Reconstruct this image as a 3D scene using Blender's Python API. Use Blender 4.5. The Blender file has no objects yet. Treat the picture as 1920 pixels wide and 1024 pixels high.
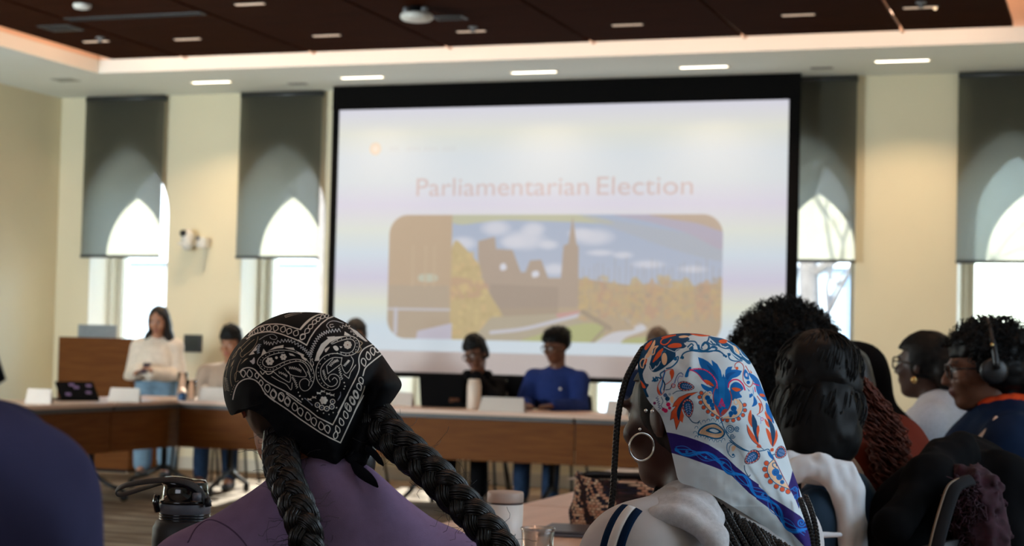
import bpy, bmesh, math, random
import numpy as np
from mathutils import Vector, Matrix
random.seed(7); RNG = np.random.RandomState(7)
PI = math.pi
S = bpy.context.scene
COL = S.collection

# ------------------------------------------------------------------ camera
FPX, EYE = 3279.0, 1.24
YAW, PIT, ROL = math.radians(19.3), math.atan(138/3279.0), math.radians(1.37)
cF = np.array([-math.sin(YAW)*math.cos(PIT), math.cos(YAW)*math.cos(PIT), math.sin(PIT)])
cR = np.array([math.cos(YAW), math.sin(YAW), 0.0])
cU = np.cross(cR, cF)
rR = cR*math.cos(ROL)+cU*math.sin(ROL)
rU = cU*math.cos(ROL)-cR*math.sin(ROL)
cC = np.array([0, 0, EYE])
cam_d = bpy.data.cameras.new('camera'); cam = bpy.data.objects.new('camera', cam_d); COL.objects.link(cam)
cam.matrix_world = Matrix(((rR[0], rU[0], -cF[0], 0), (rR[1], rU[1], -cF[1], 0), (rR[2], rU[2], -cF[2], EYE), (0, 0, 0, 1)))
cam_d.sensor_width = 36; cam_d.lens = FPX/1920*36
cam_d.clip_start = .05; cam_d.clip_end = 300
cam_d.dof.use_dof = True; cam_d.dof.focus_distance = 2.5; cam_d.dof.aperture_fstop = 8.0
S.camera = cam

# ------------------------------------------------------------------ world, sun, fill lamps, exposure
S.view_settings.view_transform = 'Standard'; S.view_settings.look = 'None'
S.view_settings.gamma = 1; S.view_settings.use_curve_mapping = False
S.view_settings.exposure = 0.0
W = bpy.data.worlds.new('sky'); S.world = W; W.use_nodes = True
wn = W.node_tree; wn.nodes.clear()
wo = wn.nodes.new('ShaderNodeOutputWorld'); wb = wn.nodes.new('ShaderNodeBackground')
sk = wn.nodes.new('ShaderNodeTexSky'); sk.sky_type = 'NISHITA'; sk.sun_disc = False
sk.sun_elevation = math.radians(28); sk.sun_rotation = math.radians(190); sk.dust_density = 3.0
wb.inputs['Strength'].default_value = 2.9
wn.links.new(sk.outputs[0], wb.inputs[0]); wn.links.new(wb.outputs[0], wo.inputs[0])
sun_d = bpy.data.lights.new('sun', 'SUN'); sun_d.energy = 34.0; sun_d.angle = math.radians(0.6); sun_d.color = (1, .95, .86)
sun = bpy.data.objects.new('sun', sun_d); COL.objects.link(sun)
sdir = Vector((0.115, -0.55, -0.315)).normalized()
sun.rotation_euler = sdir.to_track_quat('-Z', 'Y').to_euler()
sun.location = (-8, 20, 8)

def area(name, loc, target, sx, sy, power, color, spread=180, vis=False):
    l = bpy.data.lights.new(name, 'AREA'); l.shape = 'RECTANGLE'; l.size = sx; l.size_y = sy
    l.energy = power; l.color = color; l.spread = math.radians(spread)
    o = bpy.data.objects.new(name, l); COL.objects.link(o); o.location = loc
    o.rotation_euler = (Vector(target)-Vector(loc)).to_track_quat('-Z', 'Y').to_euler()
    return o
# added fill lamps out of view, tinted like daylight; no windows are built there
area('right_fill', (2.3, 3.4, 2.0), (-1.6, 2.6, 1.1), 3.2, 1.5, 84, (.64, .82, 1.0))
area('rear_fill', (-2.6, -3.6, 2.2), (-1.2, 3.0, 1.1), 3.0, 1.5, 52, (.80, .86, 1.0))
area('left_soffit_fill', (-9.6, 6.0, 1.7), (-6.5, 11.5, 3.4), 3.0, 1.6, 680, (.80, .94, 1.0))  # added low and aimed up to lighten the soffit
area('right_soffit_fill', (2.3, 9.0, 1.7), (-1.0, 12.5, 3.4), 3.0, 1.6, 45, (.80, .93, 1.0))  # weaker added up-light for the right-hand soffit

# ------------------------------------------------------------------ helpers
def ray(px, py): return cF*FPX+rR*(px-960)+rU*(512-py)
def at(px, py, X=None, Y=None, Z=None, d=None):
    r = ray(px, py)
    if d is not None: t = d/FPX
    elif Y is not None: t = Y/r[1]
    elif X is not None: t = X/r[0]
    else: t = (Z-EYE)/r[2]
    return cC+r*t
def lin(c):
    c = np.asarray(c, float)
    return np.where(c <= .04045, c/12.92, ((c+.055)/1.055)**2.4)
def rgb(r, g, b): return tuple(float(x) for x in lin(np.array([r, g, b])/255.0))+(1.0,)

def mat(name, color, rough=.6, metal=0., var=.12, nscale=20., bump=0., bscale=None, spec=.5, emit=None, estr=1., attr=None, trans=0., sheen=0., stretch=None, alpha=None):
    m = bpy.data.materials.new(name); m.use_nodes = True; nt = m.node_tree; N = nt.nodes; L = nt.links
    b = N['Principled BSDF']; b.inputs['Roughness'].default_value = rough; b.inputs['Metallic'].default_value = metal
    b.inputs['Specular IOR Level'].default_value = spec
    if sheen: b.inputs['Sheen Weight'].default_value = sheen
    if trans: b.inputs['Transmission Weight'].default_value = trans
    if alpha is not None: b.inputs['Alpha'].default_value = alpha
    tc = N.new('ShaderNodeTexCoord'); mp = N.new('ShaderNodeMapping'); L.new(tc.outputs['Object'], mp.inputs[0])
    if stretch: mp.inputs['Scale'].default_value = stretch
    nz = N.new('ShaderNodeTexNoise'); nz.inputs['Scale'].default_value = nscale; nz.inputs['Detail'].default_value = 4
    L.new(mp.outputs[0], nz.inputs['Vector'])
    if attr:
        at_ = N.new('ShaderNodeAttribute'); at_.attribute_name = attr; src = at_.outputs['Color']
    else:
        rc = N.new('ShaderNodeRGB'); rc.outputs[0].default_value = color; src = rc.outputs[0]
    mr = N.new('ShaderNodeMapRange'); mr.inputs['From Min'].default_value = .25; mr.inputs['From Max'].default_value = .75
    mr.inputs['To Min'].default_value = 1-var; mr.inputs['To Max'].default_value = 1+var
    L.new(nz.outputs[0], mr.inputs[0])
    mx = N.new('ShaderNodeVectorMath'); mx.operation = 'SCALE'; L.new(src, mx.inputs[0]); L.new(mr.outputs[0], mx.inputs['Scale'])
    L.new(mx.outputs[0], b.inputs['Base Color'])
    if emit is not None:
        if emit == 'attr': L.new(src, b.inputs['Emission Color'])
        else: b.inputs['Emission Color'].default_value = emit
        b.inputs['Emission Strength'].default_value = estr
    if bump:
        n2 = N.new('ShaderNodeTexNoise'); n2.inputs['Scale'].default_value = bscale or nscale*6; n2.inputs['Detail'].default_value = 3
        L.new(mp.outputs[0], n2.inputs['Vector'])
        bp = N.new('ShaderNodeBump'); bp.inputs['Strength'].default_value = bump; bp.inputs['Distance'].default_value = .004
        L.new(n2.outputs[0], bp.inputs['Height']); L.new(bp.outputs[0], b.inputs['Normal'])
    return m

def tag(o, label=None, cat=None, group=None, kind=None):
    if label: o['label'] = label
    if cat: o['category'] = cat
    if group: o['group'] = group
    if kind: o['kind'] = kind
    return o
def empty(name, loc, label, cat, group=None, rz=0):
    o = bpy.data.objects.new(name, None); COL.objects.link(o); o.location = loc; o.rotation_euler = (0, 0, rz)
    o.empty_display_size = .1
    return tag(o, label, cat, group)
def link(name, me, m, parent=None, smooth=True, world=False):
    """world=True: the vertices are world coordinates and are moved into the parent's frame"""
    o = bpy.data.objects.new(name, me); COL.objects.link(o)
    if m is not None: me.materials.append(m)
    if smooth and len(me.polygons): me.polygons.foreach_set('use_smooth', [True]*len(me.polygons))
    if parent is not None:
        if world:
            M = Matrix.Translation(parent.location) @ parent.rotation_euler.to_matrix().to_4x4()
            me.transform(M.inverted())
        o.parent = parent
    return o
def npmesh(name, V, Q, colors=None):
    """V (n,3), Q (m,3|4) numpy"""
    me = bpy.data.meshes.new(name); V = np.asarray(V, np.float32); Q = np.asarray(Q, np.int32)
    k = Q.shape[1]
    me.vertices.add(len(V)); me.vertices.foreach_set('co', V.ravel())
    me.loops.add(Q.size); me.loops.foreach_set('vertex_index', Q.ravel())
    me.polygons.add(len(Q)); me.polygons.foreach_set('loop_start', np.arange(0, Q.size, k, dtype=np.int32))
    if colors is not None:
        a = me.color_attributes.new('Col', 'FLOAT_COLOR', 'POINT')
        c = np.ones((len(V), 4), np.float32); c[:, :3] = colors; a.data.foreach_set('color', c.ravel())
    me.update(calc_edges=True); me.validate()
    return me

class MB:
    def __init__(s): s.V = []; s.F = []
    def add(s, V, F):
        n = len(s.V); s.V += [tuple(map(float, v)) for v in V]; s.F += [tuple(n+i for i in f) for f in F]; return s
    def box(s, a, b, M=None, bev=0.):
        (x0, y0, z0), (x1, y1, z1) = a, b
        if bev > 0:
            bm = bmesh.new(); bmesh.ops.create_cube(bm, size=1)
            bmesh.ops.scale(bm, vec=(x1-x0, y1-y0, z1-z0), verts=bm.verts)
            bmesh.ops.bevel(bm, geom=bm.edges[:], offset=bev, segments=2, affect='EDGES', profile=.6)
            bmesh.ops.translate(bm, vec=((x0+x1)/2, (y0+y1)/2, (z0+z1)/2), verts=bm.verts)
            bm.verts.index_update(); V = [v.co.copy() for v in bm.verts]; F = [[v.index for v in f.verts] for f in bm.faces]; bm.free()
        else:
            V = [Vector(p) for p in ((x0,y0,z0),(x1,y0,z0),(x1,y1,z0),(x0,y1,z0),(x0,y0,z1),(x1,y0,z1),(x1,y1,z1),(x0,y1,z1))]
            F = [(0,3,2,1),(4,5,6,7),(0,1,5,4),(1,2,6,5),(2,3,7,6),(3,0,4,7)]
        if M is not None: V = [M @ v for v in V]
        return s.add(V, F)
    def tube(s, pts, r, n=8, caps=True, squash=None, up=None):
        P = [Vector(p) for p in pts]; m = len(P); rr = r if hasattr(r, '__len__') else [r]*m
        V = []; F = []; prev = None
        for i, p in enumerate(P):
            t = (P[min(i+1, m-1)]-P[max(i-1, 0)]).normalized()
            if prev is None:
                a = Vector(up) if up is not None else (Vector((0, 0, 1)) if abs(t.z) < .9 else Vector((1, 0, 0)))
                u = (a-t*a.dot(t)).normalized()
            else: u = (prev-t*prev.dot(t)).normalized()
            prev = u; w = t.cross(u)
            for k in range(n):
                an = 2*PI*k/n; a_, b_ = math.cos(an), math.sin(an)
                if squash: b_ *= squash
                V.append(p+(u*a_+w*b_)*rr[i])
        for i in range(m-1):
            for k in range(n):
                F.append((i*n+k, i*n+(k+1) % n, (i+1)*n+(k+1) % n, (i+1)*n+k))
        if caps: F.append(tuple(range(n))[::-1]); F.append(tuple((m-1)*n+k for k in range(n)))
        return s.add(V, F)
    def lathe(s, prof, c=(0, 0, 0), n=32):
        V = []; F = []; m = len(prof)
        for r, z in prof:
            for k in range(n):
                a = 2*PI*k/n; V.append((c[0]+r*math.cos(a), c[1]+r*math.sin(a), c[2]+z))
        for i in range(m-1):
            for k in range(n): F.append((i*n+k, i*n+(k+1) % n, (i+1)*n+(k+1) % n, (i+1)*n+k))
        if prof[0][0] > 1e-4: F.append(tuple(range(n))[::-1])
        if prof[-1][0] > 1e-4: F.append(tuple((m-1)*n+k for k in range(n)))
        return s.add(V, F)
    def ball(s, c, r, n=16):
        rx, ry, rz = r if hasattr(r, '__len__') else (r, r, r)
        V = []; F = []
        for i in range(n//2+1):
            ph = PI*i/(n//2)
            for k in range(n):
                a = 2*PI*k/n; V.append((c[0]+rx*math.sin(ph)*math.cos(a), c[1]+ry*math.sin(ph)*math.sin(a), c[2]+rz*math.cos(ph)))
        for i in range(n//2):
            for k in range(n): F.append((i*n+k, (i+1)*n+k, (i+1)*n+(k+1) % n, i*n+(k+1) % n))
        return s.add(V, F)
    def prism(s, poly, d0, d1, axis='y'):
        n = len(poly)
        f = {'y': lambda a, b, d: (a, d, b), 'z': lambda a, b, d: (a, b, d), 'x': lambda a, b, d: (d, a, b)}[axis]
        V = [f(a, b, d0) for a, b in poly]+[f(a, b, d1) for a, b in poly]
        F = [tuple(range(n)), tuple(range(n, 2*n))[::-1]]+[(i, i+n, (i+1) % n+n, (i+1) % n) for i in range(n)]
        return s.add(V, F)
    def obj(s, name, m, parent=None, smooth=False, world=True, auto=False):
        me = bpy.data.meshes.new(name); me.from_pydata(s.V, [], s.F); me.validate()
        bm = bmesh.new(); bm.from_mesh(me); bmesh.ops.recalc_face_normals(bm, faces=bm.faces)
        if auto:
            for e in bm.edges: e.smooth = not (len(e.link_faces) == 2 and e.calc_face_angle(0) > .7)
        bm.to_mesh(me); bm.free()
        return link(name, me, m, parent, smooth or auto, world)
def struct(name, mb, m, smooth=False):
    o = mb.obj(name, m, None, smooth); o['kind'] = 'structure'; return o
def catmull(P, n=8, closed=False):
    P = np.asarray(P, float); m = len(P); out = []
    rng = m if closed else m-1
    for i in range(rng):
        p1, p2 = P[i], P[(i+1) % m]
        p0 = P[(i-1) % m] if (closed or i > 0) else 2*p1-p2
        p3 = P[(i+2) % m] if (closed or i+2 < m) else 2*p2-p1
        for k in range(n):
            t = k/n
            out.append(.5*(2*p1+(p2-p0)*t+(2*p0-5*p1+4*p2-p3)*t*t+(3*p1-p0-3*p2+p3)*t**3))
    if not closed: out.append(P[-1])
    return np.array(out)
def arch(cx, z0, hw, spring, apex, n=14):
    """pointed-arch outline, counter-clockwise from the bottom left"""
    h = apex-spring; c = (hw*hw-h*h)/(2*hw) if h < hw else 0
    pts = [(cx-hw, z0), (cx+hw, z0)]
    # each side an arc of radius R centred on the spring line
    R = (hw*hw+h*h)/(2*hw)
    a1 = math.asin(min(1, h/R)) if R > 0 else PI/2
    if h > R: a1 = PI/2
    a1 = math.atan2(h, R-hw) if R >= hw else PI-math.atan2(h, hw-R)
    for i in range(n+1):
        a = a1*i/n; pts.append((cx+hw-R+R*math.cos(a), spring+R*math.sin(a)))
    for i in range(n-1, -1, -1):
        a = a1*i/n; pts.append((cx-hw+R-R*math.cos(a), spring+R*math.sin(a)))
    return pts
# ------------------------------------------------------------------ the room
YW = 14.8; HC = 3.59; XL = -9.95; XR = 2.6; YB = -4.2
M_wall = mat('painted_wall', rgb(224, 214, 184), .75, var=.02, nscale=2, bump=.05, bscale=200)
M_soff = mat('soffit_plaster', rgb(226, 232, 226), .8, var=.015, nscale=2)
M_white = mat('window_reveal_plaster', rgb(232, 228, 215), .7, var=.02, nscale=3)
M_frame = mat('window_frame_paint', rgb(205, 200, 182), .55, var=.03)
M_cove = mat('cove_plaster', rgb(226, 196, 170), .8, var=.02, nscale=2)

def wood_mat(name, c1, c2, scale, rough=.45, bump=.1):
    m = bpy.data.materials.new(name); m.use_nodes = True; N = m.node_tree.nodes; L = m.node_tree.links; b = N['Principled BSDF']
    b.inputs['Roughness'].default_value = rough
    tc = N.new('ShaderNodeTexCoord'); mp = N.new('ShaderNodeMapping'); mp.inputs['Scale'].default_value = scale
    nz = N.new('ShaderNodeTexNoise'); nz.inputs['Scale'].default_value = 3; nz.inputs['Detail'].default_value = 6; nz.inputs['Distortion'].default_value = .6
    cr = N.new('ShaderNodeValToRGB'); cr.color_ramp.elements[0].position = .3; cr.color_ramp.elements[1].position = .72
    cr.color_ramp.elements[0].color = c1; cr.color_ramp.elements[1].color = c2
    L.new(tc.outputs['Object'], mp.inputs[0]); L.new(mp.outputs[0], nz.inputs['Vector']); L.new(nz.outputs[0], cr.inputs[0]); L.new(cr.outputs[0], b.inputs['Base Color'])
    bp = N.new('ShaderNodeBump'); bp.inputs['Strength'].default_value = bump; bp.inputs['Distance'].default_value = .002
    L.new(nz.outputs[0], bp.inputs['Height']); L.new(bp.outputs[0], b.inputs['Normal'])
    return m
M_dkwood = wood_mat('dark_walnut_slats', rgb(36, 13, 3), rgb(54, 23, 8), (.6, 14, 14), .8)
M_dkwood.node_tree.nodes['Principled BSDF'].inputs['Specular IOR Level'].default_value = .03
M_oak = wood_mat('oak_veneer', rgb(128, 82, 42), rgb(150, 98, 54), (14, 1.2, 14), .42)
M_oakv = wood_mat('oak_veneer_panel', rgb(94, 50, 14), rgb(112, 66, 24), (1.0, 1.0, 14), .6)
M_oakv.node_tree.nodes['Principled BSDF'].inputs['Specular IOR Level'].default_value = .15

# floor carpet: mottled brown and grey
def carpet():
    m = bpy.data.materials.new('patterned_carpet'); m.use_nodes = True; N = m.node_tree.nodes; L = m.node_tree.links; b = N['Principled BSDF']
    b.inputs['Roughness'].default_value = .95; b.inputs['Specular IOR Level'].default_value = .1
    tc = N.new('ShaderNodeTexCoord'); mp = N.new('ShaderNodeMapping'); mp.inputs['Scale'].default_value = (.8, 3.2, 1); mp.inputs['Rotation'].default_value = (0, 0, .3)
    nz = N.new('ShaderNodeTexNoise'); nz.inputs['Scale'].default_value = 2.2; nz.inputs['Detail'].default_value = 5
    cr = N.new('ShaderNodeValToRGB'); e = cr.color_ramp.elements
    e[0].position = .38; e[0].color = rgb(82, 68, 56); e[1].position = .62; e[1].color = rgb(134, 120, 103)
    x = e.new(.5); x.color = rgb(104, 86, 69)
    n2 = N.new('ShaderNodeTexNoise'); n2.inputs['Scale'].default_value = 350
    bp = N.new('ShaderNodeBump'); bp.inputs['Strength'].default_value = .4; bp.inputs['Distance'].default_value = .004
    L.new(tc.outputs['Object'], mp.inputs[0]); L.new(mp.outputs[0], nz.inputs['Vector']); L.new(nz.outputs[0], cr.inputs[0]); L.new(cr.outputs[0], b.inputs['Base Color'])
    L.new(tc.outputs['Object'], n2.inputs['Vector']); L.new(n2.outputs[0], bp.inputs['Height']); L.new(bp.outputs[0], b.inputs['Normal'])
    return m
struct('floor', MB().box((XL-.3, YB-.3, -.1), (XR+.3, YW+.6, 0)), carpet())

# windows: centre, outer opening half width; the pitch is even, two of them stand behind the projection screen
WIN = [-9.14, -7.475, -5.82, -4.16, -2.565, -.865, .83]
OHW, OSP, OAP, SILL = .435, 2.42, 3.06, .42
GHW, GSP, GAP = .33, 2.38, 2.95
D = .5
# back wall: a solid slab with arched openings cut as strips between the windows
wallb = MB()
def strip(x0, x1, z0, z1): wallb.box((x0, YW, z0), (x1, YW+D, z1))
xs = XL
for c in WIN:
    strip(xs, c-OHW, 0, HC+.3); xs = c+OHW
    strip(c-OHW, c+OHW, 0, SILL)
    up = arch(c, SILL, OHW, OSP, OAP)[2:]          # right spring ... apex ... left spring
    V = []; F = []; n = len(up)
    for y in (YW, YW+D):
        for x, z in up: V.append((x, y, z))
        for x, z in up: V.append((x, y, HC+.3))
    for i in range(n-1):
        F += [(i, i+1, n+i+1, n+i), (2*n+i, 3*n+i, 3*n+i+1, 2*n+i+1), (i, 2*n+i, 2*n+i+1, i+1)]
    wallb.add(V, F)
strip(xs, XR, 0, HC+.3)
struct('wall_back', wallb, M_wall)
M_glass = bpy.data.materials.new('window_glass'); M_glass.use_nodes = True
_N = M_glass.node_tree.nodes; _L = M_glass.node_tree.links; _N.clear()
_o = _N.new('ShaderNodeOutputMaterial'); _t = _N.new('ShaderNodeBsdfTransparent'); _g = _N.new('ShaderNodeBsdfGlossy'); _x = _N.new('ShaderNodeMixShader'); _f = _N.new('ShaderNodeFresnel')
_g.inputs['Roughness'].default_value = .02; _t.inputs[0].default_value = (.93, .97, .97, 1)
_L.new(_f.outputs[0], _x.inputs[0]); _L.new(_t.outputs[0], _x.inputs[1]); _L.new(_g.outputs[0], _x.inputs[2]); _L.new(_x.outputs[0], _o.inputs[0])
def ring(mb, A, B, y0, y1):
    """solid between outline A (outer) and outline B (inner), equal point counts"""
    n = len(A); V = [(x, y0, z) for x, z in A]+[(x, y0, z) for x, z in B]+[(x, y1, z) for x, z in A]+[(x, y1, z) for x, z in B]; F = []
    for i in range(n):
        j = (i+1) % n
        F += [(i, j, n+j, n+i), (2*n+i, 3*n+i, 3*n+j, 2*n+j), (n+i, n+j, 3*n+j, 3*n+i), (i, 2*n+i, 2*n+j, j)]
    mb.add(V, F)
for i, c in enumerate(WIN):
    w = empty('window_%d' % (i+1), (c, YW+D, 0), None, None); w['kind'] = 'structure'
    fr = MB(); ring(fr, arch(c, SILL, OHW, OSP, OAP), arch(c, SILL+.10, .385, OSP, 3.0), YW+D-.16, YW+D+.02)
    ring(fr, arch(c, SILL+.02, OHW-.01, OSP, OAP-.01), arch(c, SILL+.16, GHW, GSP, GAP), YW+D-.06, YW+D+.06)
    fr.obj('window_frame', M_frame, w)
    rv = MB(); ring(rv, arch(c, SILL-.004, OHW+.004, OSP, OAP+.004), arch(c, SILL+.004, OHW-.006, OSP, OAP-.006), YW+.001, YW+D-.05); rv.obj('window_reveal', M_white, w)
    gl = MB().prism(arch(c, SILL+.15, GHW+.01, GSP, GAP+.01), YW+D-.003, YW+D+.003); gl.obj('pane', M_glass, w)
    MB().box((c-OHW-.0, YW-.02, SILL-.03), (c+OHW, YW+D-.06, SILL+.012), bev=.006).obj('window_sill', M_white, w)

struct('wall_left', MB().box((XL-.15, YB, 0), (XL, YW+D, HC+.6)), M_wall)
struct('wall_right', MB().box((XR, YB, 0), (XR+.15, YW+D, HC+.6)), M_wall)
struct('wall_rear', MB().box((XL, YB-.15, 0), (XR, YB, HC+.6)), M_wall)
M_base = mat('baseboard_paint', rgb(198, 190, 172), .5, var=.03)
bb = MB(); xs = XL
bb.box((XL, YW-.018, 0), (XR, YW, .12), bev=.004)
struct('baseboard_back', bb, M_base)
struct('baseboard_left', MB().box((XL, YB, 0), (XL+.018, YW-.02, .12), bev=.004), M_base)

# ceiling: plaster soffit round the edge, a raised tray over the middle
IX0, IX1, IY1, IY0 = -8.66, -.28, 13.42, -3.0
so = MB()
so.box((XL, IY1, HC), (XR, YW, HC+.12)); so.box((XL, YB, HC), (IX0, IY1, HC+.12)); so.box((IX1, YB, HC), (XR, IY1, HC+.12)); so.box((IX0, YB, HC), (IX1, IY0, HC+.12))
struct('ceiling', so, M_soff)
tr = MB()
tr.box((IX0-.02, IY1, HC+.12), (IX1+.02, IY1+.02, HC+.62)); tr.box((IX0-.02, IY0, HC+.12), (IX0, IY1, HC+.62)); tr.box((IX1, IY0, HC+.12), (IX1+.02, IY1, HC+.62))
tr.box((IX0-.02, IY0-.02, HC+.12), (IX1+.02, IY0, HC+.62)); tr.box((IX0-.05, IY0-.05, HC+.6), (IX1+.05, IY1+.05, HC+.68))
struct('trim_1', tr, M_cove)

# floating dark wood panels, slatted along X, split by joints
PX0, PX1, PY1, PZ = -8.33, -.76, 13.12, 3.65
joints = [PX0, -7.63, -6.41, -5.19, -3.97, -2.76, -1.57, PX1]
M_dkback = mat('panel_backing', rgb(22, 14, 11), .8)
npan = 0
for a, b in zip(joints[:-1], joints[1:]):
    for (y0, y1) in ((7.2, 10.1), (10.12, PY1)):
        p = empty('ceiling_panel', ((a+b)/2, (y0+y1)/2, PZ), None, None)
        tag(p, 'dark brown slatted wood ceiling panel in the raised ceiling', 'ceiling panel', 'slatted wood ceiling panels')
        PANLAB = dict()
        sl = MB(); y = y0+.01
        while y < y1-.02:
            sl.box((a+.016, y, PZ), (b-.016, min(y+.034, y1-.005), PZ+.022)); y += .048
        sl.obj('slats', M_dkwood, p)
        MB().box((a+.018, y0+.008, PZ+.022), (b-.018, y1-.008, PZ+.05)).obj('backing_board', M_dkback, p)
        p['col'] = 0; del p['col']
        p['_c'] = (a+b)/2; p['_r'] = y0
PANELS = [o for o in COL.objects if o.name.startswith('ceiling_panel')]
ordw = ['leftmost', 'second from the left', 'third from the left', 'middle', 'third from the right', 'second from the right', 'rightmost']
for o in PANELS:
    ci = min(range(7), key=lambda i: abs((joints[i]+joints[i+1])/2-o['_c'])); row = 'far row next to the glowing cove' if o['_r'] > 9 else 'near row at the top of the photo'
    o['label'] = 'dark slatted wood ceiling panel, %s in the %s' % (ordw[ci], row if o['_r'] > 9 else 'near row')
    del o['_c']; del o['_r']
# cove lamp strip on top of the panels' edge (hidden from below), warm
M_led = mat('warm_led_strip', (1, .62, .38, 1), .5, emit=(1, .62, .42, 1), estr=14.0)
cs = MB(); cs.box((PX0+.05, PY1-.10, PZ+.12), (PX1-.05, PY1-.05, PZ+.145))
cs.box((PX0+.05, 2, PZ+.12), (PX0+.10, PY1-.1, PZ+.145)); cs.box((PX1-.10, 2, PZ+.12), (PX1-.05, PY1-.1, PZ+.145))
o = cs.obj('cove_light_strip', M_led); tag(o, 'warm glowing cove light strip hidden above the edge of the dark wood ceiling', 'cove light')
# small clips where the joints meet the cove
M_clip = mat('pale_clip', rgb(235, 205, 180), .5)
for i, j in enumerate(joints[1:-1]):
    o = MB().box((j-.014, PY1-.01, PZ-.004), (j+.014, PY1+.06, PZ+.016), bev=.003).obj('ceiling_clip', M_clip)
    tag(o, 'small pale clip at the end of the ceiling joint, %s of the six' % ['leftmost', 'second from left', 'third from left', 'third from right', 'second from right', 'rightmost'][i], 'clip', 'clips along the cove edge')
# recessed linear downlights in the soffit: warm lamps
M_lamp = mat('downlight_lens', (1, .9, .74, 1), .5, emit=(1, .86, .66, 1), estr=7.0)
M_trimm = mat('downlight_rim', rgb(225, 220, 205), .5)
LX = [(-8.07, -7.68), (-6.57, -6.17), (-4.97, -4.57), (-3.49, -3.09), (-1.89, -1.47)]
names = ['above the second window blind from the left', 'above the left end of the projection screen', 'above the middle of the projection screen', 'above the right part of the projection screen', 'between the two right-hand blinds']
for (a, b), nm in zip(LX, names):
    e = empty('ceiling_light', ((a+b)/2, 14.06, HC), 'lit white linear ceiling light %s' % nm, 'ceiling light', 'soffit lights')
    MB().box((a, 14.03, HC-.006), (b, 14.09, HC+.004), bev=.003).obj('lens', M_lamp, e)
    f = MB(); A = [(a-.012, 14.018), (b+.012, 14.018), (b+.012, 14.102), (a-.012, 14.102)]; B = [(a, 14.03), (b, 14.03), (b, 14.09), (a, 14.09)]
    V = [(x, y, HC-.008) for x, y in A]+[(x, y, HC-.008) for x, y in B]+[(x, y, HC+.003) for x, y in A]+[(x, y, HC+.003) for x, y in B]
    f.add(V, [(i, (i+1) % 4, 4+(i+1) % 4, 4+i) for i in range(4)]+[(i, 8+i, 8+(i+1) % 4, (i+1) % 4) for i in range(4)]); f.obj('rim', M_trimm, e)
    area('ceiling_lamp_beam', ((a+b)/2, 14.06, HC-.02), ((a+b)/2, 14.06, 0), .38, .05, 11.0, (1, .72, .45), 112)
# small slot lights in the wood
M_slot = mat('slot_light_lens', (.8, .55, .4, 1), .5, emit=(1, .72, .52, 1), estr=.30)
M_slotb = mat('slot_light_bright', (1, .7, .4, 1), .5, emit=(1, .72, .45, 1), estr=1.2)
SL = [(-7.92, 12.23), (-7.11, 12.29), (-5.92, 12.37), (-4.73, 12.43), (-3.49, 12.42), (-1.34, 12.21), (-2.2, 12.30), (-5.92, 11.09)]
sn = ['leftmost in the far row', 'second from the left in the far row', 'third from the left in the far row', 'just beyond the projector', 'above the right part of the screen', 'rightmost, with a bright orange end', 'faint one second from the right', 'at the top edge left of the projector']
for (x, y), nm in zip(SL, sn):
    e = empty('slot_light', (x, y, PZ), 'dim slot light in wood ceiling, %s' % nm, 'slot light', 'slot lights in the wood ceiling')
    MB().box((x-.115, y-.018, PZ-.012), (x+.115, y+.018, PZ+.002), bev=.004).obj('lens', M_slot, e)
    MB().box((x-.125, y-.028, PZ-.006), (x+.125, y+.028, PZ+.001), bev=.002).obj('rim', M_dkback, e)
    if 'orange' in nm: MB().ball((x+.10, y, PZ-.015), .014, 10).obj('indicator', M_slotb, e, True)
M_blk = mat('black_plastic', rgb(20, 20, 22), .4); M_grey = mat('grey_metal', rgb(130, 130, 132), .4, .3)
M_wplast = mat('white_plastic', rgb(215, 212, 204), .4)
for (x, y), nm in (((-7.80, 12.10), 'below the leftmost slot light'), ((-4.66, 12.28), 'by the slot light beyond the projector'), ((-1.32, 12.06), 'at the right by the orange-ended light')):
    e = empty('sprinkler', (x, y, PZ), 'small grey sprinkler head in the wood ceiling, %s' % nm, 'sprinkler', 'ceiling sprinklers')
    MB().lathe([(.035, 0), (.036, -.006), (.012, -.012), (.010, -.03), (.02, -.034), (.02, -.038), (.001, -.04)], (x, y, PZ), 16).obj('head', M_grey, e, True)
for (x, y, wx, wy), nm in (((-7.88, 11.66, .14, .12), 'left end, above the leftmost light'), ((-4.70, 11.9, .12, .08), 'just beyond the projector')):
    e = empty('ceiling_speaker', (x, y, PZ), 'small black square ceiling opening, %s' % nm, 'ceiling vent', 'black ceiling openings')
    MB().box((x-wx, y-wy, PZ-.006), (x+wx, y+wy, PZ+.003), bev=.003).obj('frame', M_blk, e)
    g = MB()
    for k in range(5): g.box((x-wx+.02, y-wy+.02+k*(2*wy-.04)/5, PZ-.010), (x+wx-.02, y-wy+.03+k*(2*wy-.04)/5, PZ-.005))
    g.obj('grille', M_dkback, e)
e = empty('slot_diffuser', (-7.05, 11.35, PZ), 'long black air slot across the left wood ceiling panels', 'air slot')
MB().box((-7.62, 11.30, PZ-.005), (-6.44, 11.40, PZ+.002), bev=.002).obj('slot', M_blk, e)
g = MB()
for k in range(3): g.box((-7.60, 11.315+k*.028, PZ-.012), (-6.46, 11.322+k*.028, PZ-.004))
g.obj('blade', M_dkback, e)
e = empty('smoke_detector', (-7.16, 10.86, PZ), 'small round white detector on the wood ceiling at the top left', 'smoke detector')
MB().lathe([(.065, 0), (.066, -.014), (.055, -.03), (.03, -.036), (.001, -.037)], (-7.16, 10.86, PZ), 24).obj('cover', M_wplast, e, True)
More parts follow.
